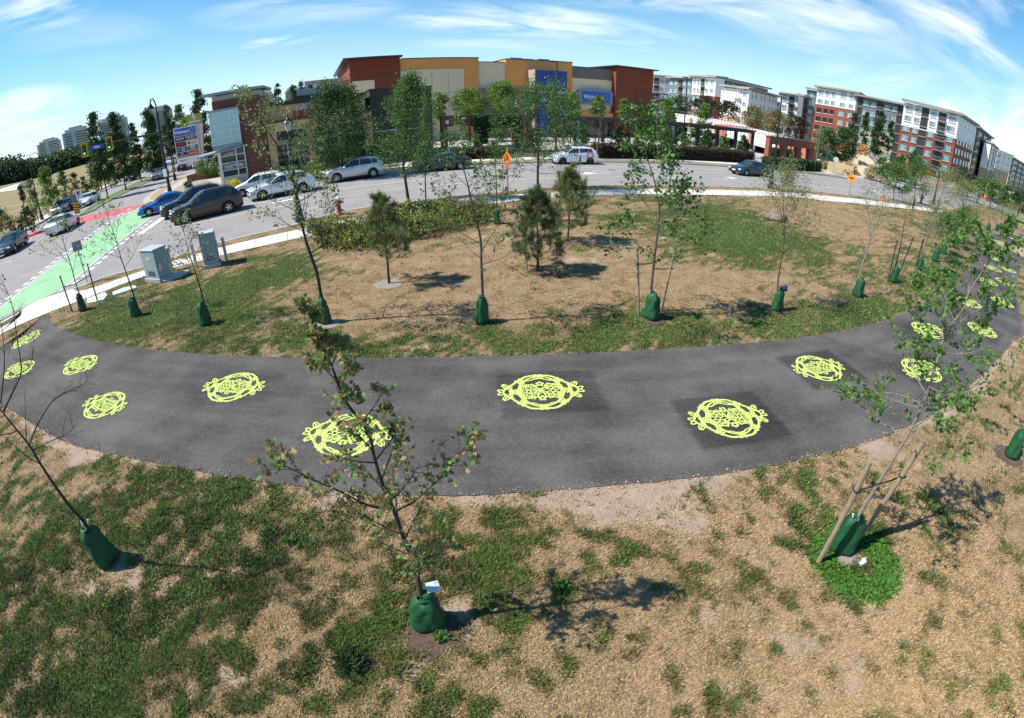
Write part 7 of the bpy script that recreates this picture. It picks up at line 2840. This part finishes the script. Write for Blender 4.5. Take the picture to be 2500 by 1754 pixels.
stake('left wooden stake of the clover-ring oak, leaning right', (1997, 1374), (2124, 1127), .036, tie=((2092, 1197), (2150, 1180)))
stake('right wooden stake of the clover-ring oak, behind the trunk', (2086, 1326), (2254, 1080), .036, tie=((2203, 1162), (2150, 1180)))
stake('left stake of the lawn oak right of the pines', (1560, 772), (1556, 607), .028, tie=((1557, 645), (1597, 641)))
stake('right stake of the lawn oak, leaning outward', (1615, 757), (1650, 597), .028, tie=((1640, 656), (1598, 656)))
stake('leaning stake left of the dense dark pine', (1289, 664), (1269, 521), .026)
stake('thin stake in front of the second pine', (1360, 588), (1357, 473), .024)
DKW = mat('stake_dark', (.05, .04, .032), (.035, .028, .022), 6, .9)
stake('dark stake at the corner, left of the first thin tree', (177, 762), (146, 673), .026, m_=DKW, tie=((160, 700), (192, 690)))
stake('dark stake at the corner, right of the first thin tree', (238, 736), (213, 644), .026, m_=DKW, tie=((221, 672), (188, 690)))
stake('thin dark stake left of the bag between two stakes near the bend', (2167, 687), (2191, 585), .026, m_=DKW, tie=((2180, 622), (2193, 621)))
stake('thin dark stake right of the bag between two stakes near the bend', (2191, 675), (2230, 580), .026, m_=DKW, tie=((2215, 618), (2197, 614)))
stake('left of the two close stakes at the bend', (2234, 656), (2253, 585), .026, m_=DKW)
stake('right of the two close stakes at the bend', (2245, 630), (2258, 573), .026, m_=DKW)


# ---- bushes, crowns and hedges of the mid-distance and background
def blob(name, cat, label, x0, x1, yt, yb, dist, kind, seed, shape='round', trunk=True, dens=1.0, group=None, ls=None, bark=None, base=None, gaps=.25):
    rs = np.random.RandomState(seed)
    xm = (x0 + x1) / 2
    ym = (yt + yb) / 2
    c = onray(xm, ym, dist)
    tp, bt = onray(xm, yt, dist)[2], onray(xm, yb, dist)[2]
    bt = max(bt, .05)
    ang = abs(math.atan2(*pray(x1, ym)[:2]) - math.atan2(*pray(x0, ym)[:2]))
    W_ = dist * ang
    H = tp - bt
    if base:
        c = np.array([*base, 0])
    root = thing(name, label, cat, (c[0], c[1], 0), seed, group)
    ls = ls or max(.09, dist * .0030)
    area = W_ * H
    n = int(min(20000, dens * 7.5 * area / (ls * ls * .56)))
    nc = int(max(34, min(520, area / (ls * ls * 5))))
    if name == 'street_tree' and shape == 'round':
        nc = int(nc * .45)
    # clumps inside the outline
    u = rs.rand(nc)
    z = u ** (.9 if shape != 'cone' else 1.35)
    if shape == 'cone':
        rad = (1 - z) ** .6 * np.minimum(1, .6 + z * 5) * 1.12
    elif shape == 'column':
        rad = np.minimum(1, .5 + z * 3) * (1 - z ** 3) ** .6
    elif shape == 'flat':
        rad = np.sqrt(np.clip(1 - (z * .9) ** 2, 0, 1))
    else:
        rad = np.sqrt(np.clip(1 - (2 * z - 1) ** 2 * .92, 0, 1))
    rr_ = rad * (rs.rand(nc) ** .42) * rs.uniform(.82, 1.08, nc)
    a = rs.rand(nc) * 2 * math.pi
    C = np.stack([rr_ * np.cos(a) * W_ / 2, rr_ * np.sin(a) * W_ / 2, bt + z * H], 1)
    cs = np.clip(W_ / 2 * .26, ls * .9, 1.9) * rs.uniform(.6, 1.35, nc)
    idx = rs.randint(0, nc, n)
    P = C[idx] + rs.randn(n, 3) * cs[idx][:, None] * np.array([.62, .62, .55])
    P[:, 2] = np.clip(P[:, 2], .04, tp + .1)
    f = (P - np.array([0, 0, bt + H * .35])) * .25 / max(W_, .5) * 2 + rs.randn(n, 3) * .6
    V, T = scatter(OVAL, P, f, ls * rs.uniform(.6, 1.3, n), rs, wid=1.5)
    if trunk:
        m = MB()
        m.tube([(0, 0, -.1), (.02 * W_, 0, bt + H * .3), (0, 0, bt + H * .8)], [max(.05, W_ * .035), max(.04, W_ * .025), .03], 7)
        for k in range(6):
            a_ = k * 2.4
            m.tube([(0, 0, bt + H * (.15 + .09 * k)), (W_ * .2 * math.cos(a_), W_ * .2 * math.sin(a_), bt + H * (.3 + .09 * k))], [.04, .02], 5)
        m.build('trunk', bark or BARKD, root)
    npmesh('crown' if trunk else 'foliage', V, T, LM[kind], root)
    return root


def gd(x, y):
    return math.hypot(*G(x, y))


MC = 'median and kerb trees of the side street'
for i, (x0, x1, yt, yb, bp, lab) in enumerate(((209, 268, 276, 436, (257, 488), 'first cone-shaped street tree on the median, nearest the signal heads'), (258, 316, 276, 432, (305, 464), 'second cone-shaped street tree on the median'),
                                               (310, 350, 302, 420, (346, 444), 'third cone-shaped street tree on the median'), (342, 398, 265, 418, (380, 426), 'fourth cone-shaped street tree, behind the curved lamp'))):
    d = gd(*bp)
    blob('street_tree', 'street tree', lab, x0, x1, yt, yb, d, 'dark', 100 + i, 'cone', group=MC, dens=1.15)
    # trunk foot under the crown
for i, (x0, x1, yt, yb, d, kd, sh, lab) in enumerate(((393, 430, 256, 372, 90, 'dark', 'cone', 'dark tree between the signal pole and the pylon board'), (419, 464, 259, 366, 105, 'mid', 'cone', 'green tree standing behind the pylon board'),
                                                      (468, 513, 222, 385, 72, 'dark', 'column', 'tall dark conifer between the pylon sign and brick tower'), (440, 480, 285, 345, 85, 'lime', 'round', 'lime green crown peeking left of the olive sign top'),
                                                      (505, 545, 330, 400, 80, 'dark', 'round', 'dark trees seen under the brick tower canopy'))):
    blob('tree', 'tree', lab, x0, x1, yt, yb, d, kd, 110 + i, sh, group='trees behind the pylon sign')
for i, (x0, x1, yt, yb, d, lab) in enumerate(((668, 690, 208, 256, 80, 'tallest cypress left of the deck, above the tan shop'), (708, 724, 211, 246, 80, 'small cypress above the tan shop lettering'), (731, 743, 198, 240, 80, 'sharp cypress in front of the deck windows'), (754, 764, 205, 236, 80, 'smallest cypress in front of the deck windows'))):
    blob('cypress', 'cypress', lab, x0, x1, yt, yb, d, 'dark', 120 + i, 'column', group='cypresses above the tan shop')
young('big dark round tree hiding the liquor shop windows', [(838, 432), (836, 400), (832, 340), (830, 285), (829, 242)], 'street', 130, r0=.10, nb=60, f0=.12, blen=2.4, nleaf=17000, size=.18, spread=.2, bark=BARKD, el=(.05, .9), nsub=7, shape=lambda t: .45 + .8 * math.sin(math.pi * min(1, .2 + t * .78)), thin=.4, name='street_tree', cat='street tree')
blob('bush', 'bush', 'dark bush between the dark wing and the pointed tree', 898, 948, 358, 408, gd(925, 408), 'dark', 131, 'round', trunk=False)
for i, (x0, x1, yt, yb, lab) in enumerate(((1052, 1095, 230, 288, 'small round car park tree right of the pointed tree'), (1104, 1187, 220, 290, 'wide round car park tree behind the brick screen'), (1188, 1266, 203, 290, 'tall round car park tree before the taupe wall'),
                                           (1273, 1312, 225, 290, 'car park tree at the left edge of the blue entrance'), (1340, 1371, 228, 288, 'car park tree between blue entrance and ochre wall'), (1371, 1418, 228, 286, 'car park tree left of the store sign'),
                                           (1437, 1476, 238, 292, 'car park tree under the store sign'), (1507, 1540, 244, 296, 'car park tree right of the store sign'))):
    blob('car_park_tree', 'car park tree', lab, x0, x1, yt, yb, 70, 'light', 140 + i, 'round', group='round car park trees', gaps=.1)
for i, (x0, x1, yt, yb, lab) in enumerate(((1598, 1658, 246, 345, 'bright upright tree behind the middle of the pergola'), (1692, 1746, 256, 362, 'bright upright tree behind the right half of the pergola'))):
    blob('car_park_tree', 'car park tree', lab, x0, x1, yt, yb, 70, 'light', 150 + i, 'cone', group='round car park trees')
for i, (x0, x1, yt, yb) in enumerate(((1408, 1438, 309, 352), (1489, 1532, 306, 362), (1548, 1576, 295, 362), (1610, 1648, 309, 368), (1656, 1692, 334, 368), (1710, 1744, 320, 370), (1756, 1784, 331, 373), (1800, 1830, 333, 380))):
    blob('climber', 'climbing plant', ('narrow', 'broad', 'tall', 'dense', 'low', 'ragged', 'slender', 'last')[i] + ' climbing plant in the pergola, number %s bay from the left' % ('first', 'second', 'third', 'fourth', 'fifth', 'sixth', 'seventh', 'eighth')[i],
         x0, x1, yt, yb, 57 + i * 1.6, 'dark' if i % 2 else 'mid', 160 + i, 'cone', trunk=False, group='climbing plants in the pergola')
for i, (x0, x1, yt, yb, d, kd, lab) in enumerate(((1538, 1606, 228, 266, 125, 'dim', 'dark trees between the rust tower and first apartment'), (1622, 1690, 238, 280, 120, 'dim', 'dim green tree mass above the parkade'), (1688, 1746, 236, 284, 115, 'red', 'dusky red tree before the second brick block'),
                                                  (1745, 1802, 250, 290, 112, 'red', 'reddish tree right of the dusky one above the parkade'), (1806, 1868, 264, 308, 108, 'meadow', 'rusty green tree above the right parkade railing'), (1862, 1925, 276, 318, 105, 'meadow', 'brownish tree left of the galvanised lamp posts'),
                                                  (1930, 1972, 290, 332, 100, 'red', 'dark reddish bush above the arcade end'), (1990, 2040, 312, 392, 82, 'mid', 'big green bush at the left of the planted bank'), (2030, 2095, 316, 392, 84, 'dark', 'big dark bush in the middle of the planted bank'),
                                                  (1480, 1530, 225, 262, 110, 'dim', 'dim tree top right of the store sign'))):
    blob('tree', 'tree', lab, x0, x1, yt, yb, d, kd, 170 + i, 'round', group='trees below the apartment blocks', trunk=False)
for i, (x0, x1, yt, yb, lab) in enumerate(((2073, 2094, 277, 330, 'slim cypress beside the tall brick block'), (2101, 2121, 277, 356, 'second cypress in front of the grey wing'), (2125, 2163, 274, 378, 'thickest double cypress in front of the grey wing'), (2163, 2183, 297, 368, 'cypress at the left of the largest brick block'))):
    blob('cypress', 'cypress', lab, x0, x1, yt, yb, 96, 'dark', 185 + i, 'column', group='cypresses on the bank')
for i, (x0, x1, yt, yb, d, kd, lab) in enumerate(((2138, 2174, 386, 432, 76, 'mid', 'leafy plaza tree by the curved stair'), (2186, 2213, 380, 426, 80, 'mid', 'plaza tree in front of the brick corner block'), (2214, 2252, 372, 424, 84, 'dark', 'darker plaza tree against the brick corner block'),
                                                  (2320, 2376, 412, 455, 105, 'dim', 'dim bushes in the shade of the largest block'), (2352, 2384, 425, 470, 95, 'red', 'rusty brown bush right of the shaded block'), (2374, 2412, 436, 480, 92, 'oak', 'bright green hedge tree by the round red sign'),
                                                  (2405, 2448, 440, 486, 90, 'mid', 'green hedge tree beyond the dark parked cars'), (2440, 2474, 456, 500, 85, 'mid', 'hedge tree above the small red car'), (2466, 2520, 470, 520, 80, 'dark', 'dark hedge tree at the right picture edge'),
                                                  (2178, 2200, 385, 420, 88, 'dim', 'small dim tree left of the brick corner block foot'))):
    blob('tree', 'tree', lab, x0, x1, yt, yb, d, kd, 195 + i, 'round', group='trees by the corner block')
for i, (x0, x1, yt, yb, kd, lab) in enumerate(((2090, 2124, 354, 376, 'orange', 'orange ornamental grass at the head of the curved stair'), (1988, 2032, 396, 421, 'straw', 'straw-coloured fountain grass left of the leaving SUV'), (2050, 2100, 400, 428, 'straw', 'dry grass planting on the bank by the driveway'),
                                               (2110, 2150, 408, 432, 'straw', 'dry grass right of the curved stair foot'), (2196, 2222, 424, 438, 'dim', 'low clipped bush on the plaza'))):
    blob('ornamental_grass', 'ornamental grass', lab, x0, x1, yt, yb, 78 if i else 84, kd, 210 + i, 'flat', trunk=False, group='ornamental grasses by the driveway')
for i, (x0, x1, yt, yb, gp__, kd, lab) in enumerate(((476, 540, 394, 436, (505, 436), 'light', 'bright green shrub mass behind the pylon plinth'), (551, 590, 441, 460, (565, 460), 'yellow', 'yellow-leaved low shrub at the glazed tower foot'), (449, 470, 444, 462, (459, 462), 'dim', 'single dark grass clump on the corner plaza'),
                                                    (600, 652, 404, 436, (625, 436), 'meadow', 'reddish grasses in front of the brick tower wall'), (745, 815, 404, 436, (780, 436), 'light', 'green groundcover behind the parked silver white SUV'), (655, 745, 410, 436, (700, 437), 'mid', 'low planting under the shop windows'))):
    blob('shrub', 'shrub', lab, x0, x1, yt, yb, gd(*gp__), kd, 220 + i, 'flat', trunk=False, group='planting by the corner shop')
# field side
for i, (x0, x1, yt, yb, gp__, kd, sh, lab) in enumerate(((92, 142, 408, 522, (125, 525), 'light', 'column', 'tall loose poplar saplings behind the curved-arm lamp'), (46, 66, 452, 520, (56, 530), 'dark', 'cone', 'dark narrow conifer in the field edge'), (-10, 50, 525, 585, (20, 590), 'meadow', 'round', 'weedy bush at the left picture edge'),
                                                        (40, 98, 515, 568, (70, 572), 'dim', 'round', 'dark green thicket below the narrow conifer'), (140, 175, 420, 500, (150, 512), 'olive', 'column', 'thin leafy sapling left of the waiting cars'), (168, 196, 425, 482, (180, 495), 'meadow', 'round', 'rusty bush behind the waiting silver car'),
                                                        (194, 216, 434, 470, (207, 478), 'dark', 'cone', 'small dark conifer behind the keep-right sign'), (212, 240, 438, 470, (226, 472), 'light', 'round', 'yellowish green bush behind the first median tree'), (250, 300, 425, 452, (275, 456), 'meadow', 'round', 'low rusty bushes behind the median trees'),
                                                        (300, 345, 400, 436, (322, 440), 'light', 'round', 'light green bushes farther up the field edge'), (380, 425, 375, 402, (400, 402), 'light', 'round', 'yellow green bushes where the side street ends'), (60, 95, 440, 510, (80, 550), 'olive', 'column', 'wispy sapling by the curved-arm lamp pole'),
                                                        (-30, 12, 500, 545, (0, 560), 'dark', 'round', 'dark crown cut by the left picture edge'), (425, 470, 352, 395, (440, 396), 'light', 'round', 'light bushes behind the signal poles'))):
    blob('bush', 'bush', lab, x0, x1, yt, yb, gd(*gp__), kd, 240 + i, sh, trunk=sh == 'column', group='bushes at the field edge', dens=.8)
rs = np.random.RandomState(77)
V_, T_ = [], []
nv = 0
for k in range(300):
    x = rs.uniform(-60, 262)
    hz = np.interp(x, [q_[0] for q_ in hy], [q_[1] for q_ in hy])
    d = rs.uniform(570, 615)
    c = onray(x, hz + 2, d)
    h = rs.uniform(12, 21) * (1.25 if x < 60 else 1.0)
    n = 130
    P = c + rs.randn(n, 3) * np.array([6, 6, 0]) + np.stack([0 * rs.rand(n), 0 * rs.rand(n), rs.rand(n) ** .8 * h], 1)
    v, t_ = scatter(OVAL, P, rs.randn(n, 3), 2.6 * rs.uniform(.6, 1.3, n), rs, wid=1.5)
    V_.append(v)
    T_.append(t_ + nv)
    nv += len(v)
o = npmesh('treeline', np.concatenate(V_), np.concatenate(T_), leafmat('leaf_far', (.035, .06, .03), (.11, .15, .065), trans=.2))
tag(o, kind='stuff')


def hedge(label, pa, pb, w, h, kind, seed, ls=.13, dens=1.0, z0=0, name='hedge'):
    A, B = G(*pa), G(*pb)
    L = math.hypot(B[0] - A[0], B[1] - A[1])
    rz = math.atan2(B[1] - A[1], B[0] - A[0])
    rs = np.random.RandomState(seed)
    root = thing(name, label, name.replace('_', ' '), (*A, z0), rz, 'clipped hedges along the far footpath' if name == 'hedge' else None)
    m = MB()
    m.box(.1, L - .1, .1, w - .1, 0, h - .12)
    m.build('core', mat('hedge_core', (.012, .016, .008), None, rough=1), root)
    n = int(min(16000, dens * 3.2 * (L * h + L * w + w * h * 2) / (ls * ls * .5)))
    f = rs.rand(n)
    ar = np.array([L * h, L * w, w * h, w * h, L * h * .6])
    k = rs.choice(5, n, p=ar / ar.sum())
    a, b = rs.rand(n), rs.rand(n)
    P = np.zeros((n, 3))
    P[k == 0] = np.stack([a * L, 0 * a, b * h], 1)[k == 0]
    P[k == 1] = np.stack([a * L, b * w, 0 * a + h], 1)[k == 1]
    P[k == 2] = np.stack([0 * a, b * w, a * h], 1)[k == 2]
    P[k == 3] = np.stack([0 * a + L, b * w, a * h], 1)[k == 3]
    P[k == 4] = np.stack([a * L, 0 * a + w, b * h], 1)[k == 4]
    P += rs.randn(n, 3) * .07
    P[:, 2] = np.clip(P[:, 2], .02, 9)
    V, T = scatter(OVAL, P, rs.randn(n, 3), ls * rs.uniform(.6, 1.3, n), rs, wid=1.6)
    npmesh('foliage', V, T, LM[kind], root)


hedge('long low dark hedge in front of the pergola piers', (1461, 388), (1840, 400), 1.3, 1.25, 'red', 301, .16)
hedge('low hedge in front of the creeper-covered screen', (1120, 391), (1232, 387), 1.0, .9, 'red', 302)
hedge('low clipped hedge in front of the arcade', (1878, 413), (2004, 420), 1.2, 1.2, 'dark', 303)
hedge('taller square hedge inside the arcade openings', (1886, 402), (1952, 407), 1.0, 2.0, 'dark', 304)
# creeper on the screen wall
cr = SP.uz(1151, 283)[0], SP.uz(1268, 283)[0]
q = thing('creeper', 'dark leafy creeper spilling over the brick screen wall', 'creeper', (*SP.loc(0, -.15), 0), SP.rz)
blob('bush', 'bush', 'dark reddish bush left of the pergola corner', 1338, 1402, 294, 334, 62, 'red', 330, 'round', trunk=False)
blob('bush', 'bush', 'dark green bush under the round street tree crown', 1270, 1335, 318, 372, 55, 'dark', 331, 'flat', trunk=False)
rs = np.random.RandomState(9)
n = 9000
zt = SP.uz(1077, 287)[1]
X = rs.uniform(cr[0], cr[1], n)
hang = zt - (.9 + 1.3 * vnoise(X * .9 + 3, X * 0 + 5) + 1.2 * (np.abs((X - s0 - 8.1) % 4.2) < .9)) * rs.rand(n) ** .8
P = np.stack([X, rs.randn(n) * .12, np.clip(hang + .15, .3, zt + .25)], 1)
V, T = scatter(OVAL, P, rs.randn(n, 3) - np.array([0, 0, .8]), .16 * rs.uniform(.6, 1.3, n), rs, wid=1.6)
npmesh('foliage', V, T, LM['dark'], q)

# ---- the weedy shrub bed by the footpath
BED = PL([(758, 592), (800, 606), (860, 613), (950, 602), (1060, 577), (1130, 560), (1190, 545), (1222, 522), (1196, 505), (1120, 500), (1040, 508), (960, 521), (860, 541), (762, 568)])
bx = [p[0] for p in BED]
by = [p[1] for p in BED]
rs = np.random.RandomState(15)
C = []
while len(C) < 420:
    x, y = rs.uniform(min(bx), max(bx)), rs.uniform(min(by), max(by))
    if inpoly([x], [y], BED)[0]:
        C.append((x, y, rs.uniform(.10, .50) * (1.25 if vnoise([x * .7], [y * .7])[0] > .55 else .7)))
C = np.array(C)
for kd, fr, nm, sd in (('meadow', .55, 'weeds', 1), ('dim', .28, 'weeds', 2), ('yellow', .03, 'goldenrod', 3), ('lime', .16, 'weeds', 4)):
    r2 = np.random.RandomState(sd)
    nn = int(30000 * fr)
    w = vnoise(C[:, 0] * .8 + sd * 9, C[:, 1] * .8) ** 3
    idx = r2.choice(len(C), nn, p=w / w.sum())
    u_ = r2.rand(nn)
    P = np.stack([C[idx, 0] + r2.randn(nn) * .22, C[idx, 1] + r2.randn(nn) * .22, C[idx, 2] * (u_ ** .6 if kd != 'yellow' else .9 + .3 * u_)], 1)
    V, T = scatter(SLIM if kd == 'meadow' else OVAL, P, r2.randn(nn, 3) * .5 + np.array([0, 0, .8]), .10 * r2.uniform(.6, 1.4, nn) * (.6 if kd == 'yellow' else 1), r2, wid=1.5)
    tag(npmesh(nm, V, T, LM[kd]), kind='stuff')

# ---- grass blades and tufts
def grass_mat():
    m = bpy.data.materials.new('grass_blade')
    m.use_nodes = True
    t = m.node_tree
    p = t.nodes['Principled BSDF']
    p.inputs['Roughness'].default_value = .6
    p.inputs['Specular IOR Level'].default_value = .25
    at = nd(t, 'ShaderNodeAttribute', attribute_name='tint')
    lk(t, at.outputs['Color'], p.inputs['Base Color'])
    tr = nd(t, 'ShaderNodeBsdfTranslucent')
    lk(t, at.outputs['Color'], tr.inputs['Color'])
    mx = nd(t, 'ShaderNodeMixShader')
    mx.inputs[0].default_value = .25
    lk(t, p.outputs[0], mx.inputs[1])
    lk(t, tr.outputs[0], mx.inputs[2])
    lk(t, mx.outputs[0], t.nodes['Material Output'].inputs[0])
    return m


GM = grass_mat()
PATHPOLY = [tuple(p[:2]) for p in far_c] + [(60, 30), (58, 20)] + [tuple(p[:2]) for p in near_c[::-1]]
SWPOLY = [tuple(p[:2]) for p in up] + [tuple(p[:2]) for p in lo[::-1]]
JPOLY = PL([(2362, 660), (2390, 625), (2390, 597), (2359, 563), (2310, 540), (2262, 519), (2240, 514), (2262, 510), (2300, 522), (2359, 551), (2409, 567), (2464, 577), (2500, 571)]) + [(60, 30), (40, 14)]
KPOLY = [tuple(p) for p in Kr]
HOLES = [(G(2068, 1358), .17), (G(1050, 1540), .27), (G(948, 694), .38), (G(1318, 664), .36), (G(800, 790), .26), (G(398, 690), .3)]


def blades(n, r0, r1, x_ok, per, Lr, seed, wfac):
    """tufts in a ring of distances from the pole, thinner where the soil is bare"""
    rs = np.random.RandomState(seed)
    r = np.sqrt(rs.rand(n) * (r1 ** 2 - r0 ** 2) + r0 ** 2)
    a = rs.uniform(-1.62, 1.62, n)
    x, y = r * np.sin(a), r * np.cos(a)
    ok = (y > -.6) & x_ok(x, y)
    x, y = x[ok], y[ok]
    for poly in (PATHPOLY, SWPOLY, JPOLY):
        k = ~inpoly(x, y, poly)
        x, y = x[k], y[k]
    k = inpoly(x, y, KPOLY) & ~inpoly(x, y, BED)
    for c, hr in HOLES:
        k &= np.hypot(x - c[0], y - c[1]) > hr
    x, y = x[k], y[k]
    g_, b_, ring = green_bare(x, y)
    keep = rs.rand(len(x)) > np.clip(b_ * 1.25, 0, .93)
    x, y, g_, b_, ring = x[keep], y[keep], g_[keep], b_[keep], ring[keep]
    cl = vnoise(x * 5.5 + 50, y * 5.5)                      # clumpiness
    tt_ = g_ + (cl - .5) * (.80 if r1 < 9 else .6) + rs.randn(len(x)) * .18
    isg = tt_ > .5
    oli = (np.abs(tt_ - .5) < .22)
    isg |= ring > .5
    N = len(x)
    m = N * per
    X, Y = np.repeat(x, per), np.repeat(y, per)
    IG, RG = np.repeat(isg, per), np.repeat(ring, per)
    CL_ = np.repeat(cl, per)
    OL = np.repeat(oli & (ring < .4), per)
    spread = np.where(IG, .018, .030) * wfac
    X = X + rs.randn(m) * spread
    Y = Y + rs.randn(m) * spread
    kk = ~inpoly(X, Y, PATHPOLY) | (rs.rand(m) < .3)
    X, Y, IG, RG, CL_, OL = X[kk], Y[kk], IG[kk], RG[kk], CL_[kk], OL[kk]
    m = len(X)
    L = np.where(IG, rs.uniform(.6, 1.5, m) * (.55 + .9 * CL_), rs.uniform(.5, 1.2, m)) * Lr
    L = np.where(RG > .45, L * .6, L)
    az_ = rs.rand(m) * 2 * math.pi
    tilt = np.where(IG, rs.uniform(.15, .95, m), rs.uniform(.6, 1.45, m))
    d = np.stack([np.sin(tilt) * np.cos(az_), np.sin(tilt) * np.sin(az_), np.cos(tilt)], 1)
    w = np.where(RG > .45, .0105, np.where(IG, .0036, .0032)) * wfac * (Lr / .05) * rs.uniform(.7, 1.3, m)
    sd = np.stack([-np.sin(az_ + .4), np.cos(az_ + .4), 0 * az_], 1)
    Z = lawnz(X, Y) + (fbm(X, Y, 2.2, 3) - .5) * .02 - .012
    B = np.stack([X, Y, Z], 1)
    mid = B + d * L[:, None] * .55
    tip = B + d * L[:, None] - np.array([0, 0, 1]) * (L * .18)[:, None]
    tip[:, 2] = np.maximum(tip[:, 2], Z + .004)
    V = np.stack([B - sd * w[:, None], B + sd * w[:, None], mid + sd * w[:, None] * .8, tip, mid - sd * w[:, None] * .8], 1).reshape(-1, 3)
    o = np.arange(m)[:, None] * 5
    T = np.concatenate([o + np.array([[0, 1, 2]]), o + np.array([[0, 2, 4]]), o + np.array([[4, 2, 3]])], 0)
    v = rs.rand(m)[:, None]
    v2 = vnoise(X * 1.3 + 9, Y * 1.3)[:, None]
    gc = np.array([.050, .100, .020]) * (1 - v) + np.array([.19, .275, .070]) * v
    gc = gc * (1 - .45 * (v2 > .6)) + np.array([.020, .035, .018]) * .3 * (v2 > .6)
    yc = np.array([.23, .24, .075])
    gc = gc * (1 - .4 * (rs.rand(m)[:, None] < .25)) + yc * .4 * (rs.rand(m)[:, None] < .25)
    dc = np.array([.60, .45, .25]) * (1 - v) + np.array([.30, .195, .10]) * v
    dc = dc * (1 - .5 * (v2 > .5)) + np.array([.52, .36, .22]) * .5 * (v2 > .5)
    rc = np.array([.04, .115, .015]) * (1 - v) + np.array([.11, .25, .04]) * v
    oc_ = np.array([.11, .125, .04]) * (1 - v) + np.array([.30, .22, .10]) * v
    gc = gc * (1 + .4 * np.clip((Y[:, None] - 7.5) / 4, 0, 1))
    col = np.where(IG[:, None], gc, dc)
    col = np.where(OL[:, None], oc_, col)
    col = np.where((RG > .45)[:, None] & IG[:, None], rc, col)
    col = np.repeat(col, 5, 0)
    return V, T, np.concatenate([col, np.ones((len(col), 1))], 1)


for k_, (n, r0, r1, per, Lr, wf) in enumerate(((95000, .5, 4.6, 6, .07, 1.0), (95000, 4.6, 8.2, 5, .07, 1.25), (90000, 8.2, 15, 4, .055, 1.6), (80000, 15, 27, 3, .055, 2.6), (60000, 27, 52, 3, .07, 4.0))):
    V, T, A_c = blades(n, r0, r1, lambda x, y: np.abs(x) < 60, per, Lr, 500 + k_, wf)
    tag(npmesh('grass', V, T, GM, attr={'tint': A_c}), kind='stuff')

# broad-leaved weeds and fallen leaves close by
for i, (x, y, r, n, kd, lab) in enumerate(((1076, 1556, .11, 60, 'oak', 'small leafy weed on the mulch below the squat bag'), (855, 1620, .20, 260, 'dim', 'dark blue-green grass tussock in the foreground'), (368, 1540, .08, 50, 'oak', 'small weed rosette in the lower left lawn'),
                                           (706, 1322, .10, 60, 'mid', 'weed rosette below the withered oak branches'), (1371, 1440, .12, 90, 'oak', 'leafy weed in the lawn right of the withered oak'), (1700, 1560, .001, 6, 'oak', ''))):
    if not lab:
        continue
    p = G(x, y)
    r2 = np.random.RandomState(600 + i)
    t = thing('weed', lab, 'weed', (*p, 0), 0, 'weeds in the near lawn')
    a = r2.rand(n) * 6.28
    P = np.stack([r * .35 * r2.randn(n), r * .35 * r2.randn(n), .01 + .02 * r2.rand(n)], 1)
    f = np.stack([np.cos(a), np.sin(a), r2.uniform(.3, 1.4, n)], 1)
    V, T = scatter(SLIM, P, f, r * r2.uniform(.6, 1.1, n), r2, wid=1.0 if kd != 'dim' else .35)
    npmesh('leaves', V, T, LM[kd], t)
p = G(2408, 800)
r2 = np.random.RandomState(7)
P = np.stack([p[0] - .25 + r2.randn(40) * .16, p[1] + .15 + r2.randn(40) * .16, .02 + .03 * r2.rand(40)], 1)
V, T = scatter(OAK, P, r2.randn(40, 3) * np.array([1, 1, .2]), .09 * r2.uniform(.6, 1.2, 40), r2)
tag(npmesh('fallen_leaves', V, T, LM['brown']), kind='stuff')
r2 = np.random.RandomState(12)
ei, _ = resamp(near_c, 1400)
ef, _ = resamp(far_c, 700)
ee = np.concatenate([ei, ef])
jj = r2.randint(0, len(ee), 5200)
P = np.stack([ee[jj, 0] + r2.randn(5200) * .05, ee[jj, 1] + r2.randn(5200) * .045 + np.where(jj < 1400, .02, -.02), np.full(5200, .008)], 1)
V, T = scatter(OVAL, P, r2.randn(5200, 3) * np.array([1, 1, .35]), .026 * r2.uniform(.4, 1.4, 5200), r2, wid=1.6)
tag(npmesh('soil_debris', V, T, leafmat('soil_crumbs', (.20, .13, .085), (.48, .35, .25), rough=.9, trans=0)), kind='stuff')
r2 = np.random.RandomState(8)
n = 260
P = np.stack([r2.uniform(-7, 9, n), r2.uniform(1.2, 5.0, n), np.zeros(n)], 1)
P = P[~inpoly(P[:, 0], P[:, 1], PATHPOLY)]
P[:, 2] = .015
V, T = scatter(OVAL, P, r2.randn(len(P), 3) * np.array([1, 1, .1]), .03 * r2.uniform(.6, 1.2, len(P)), r2)
tag(npmesh('fallen_leaves', V, T, LM['straw']), kind='stuff')

font_to_mesh()
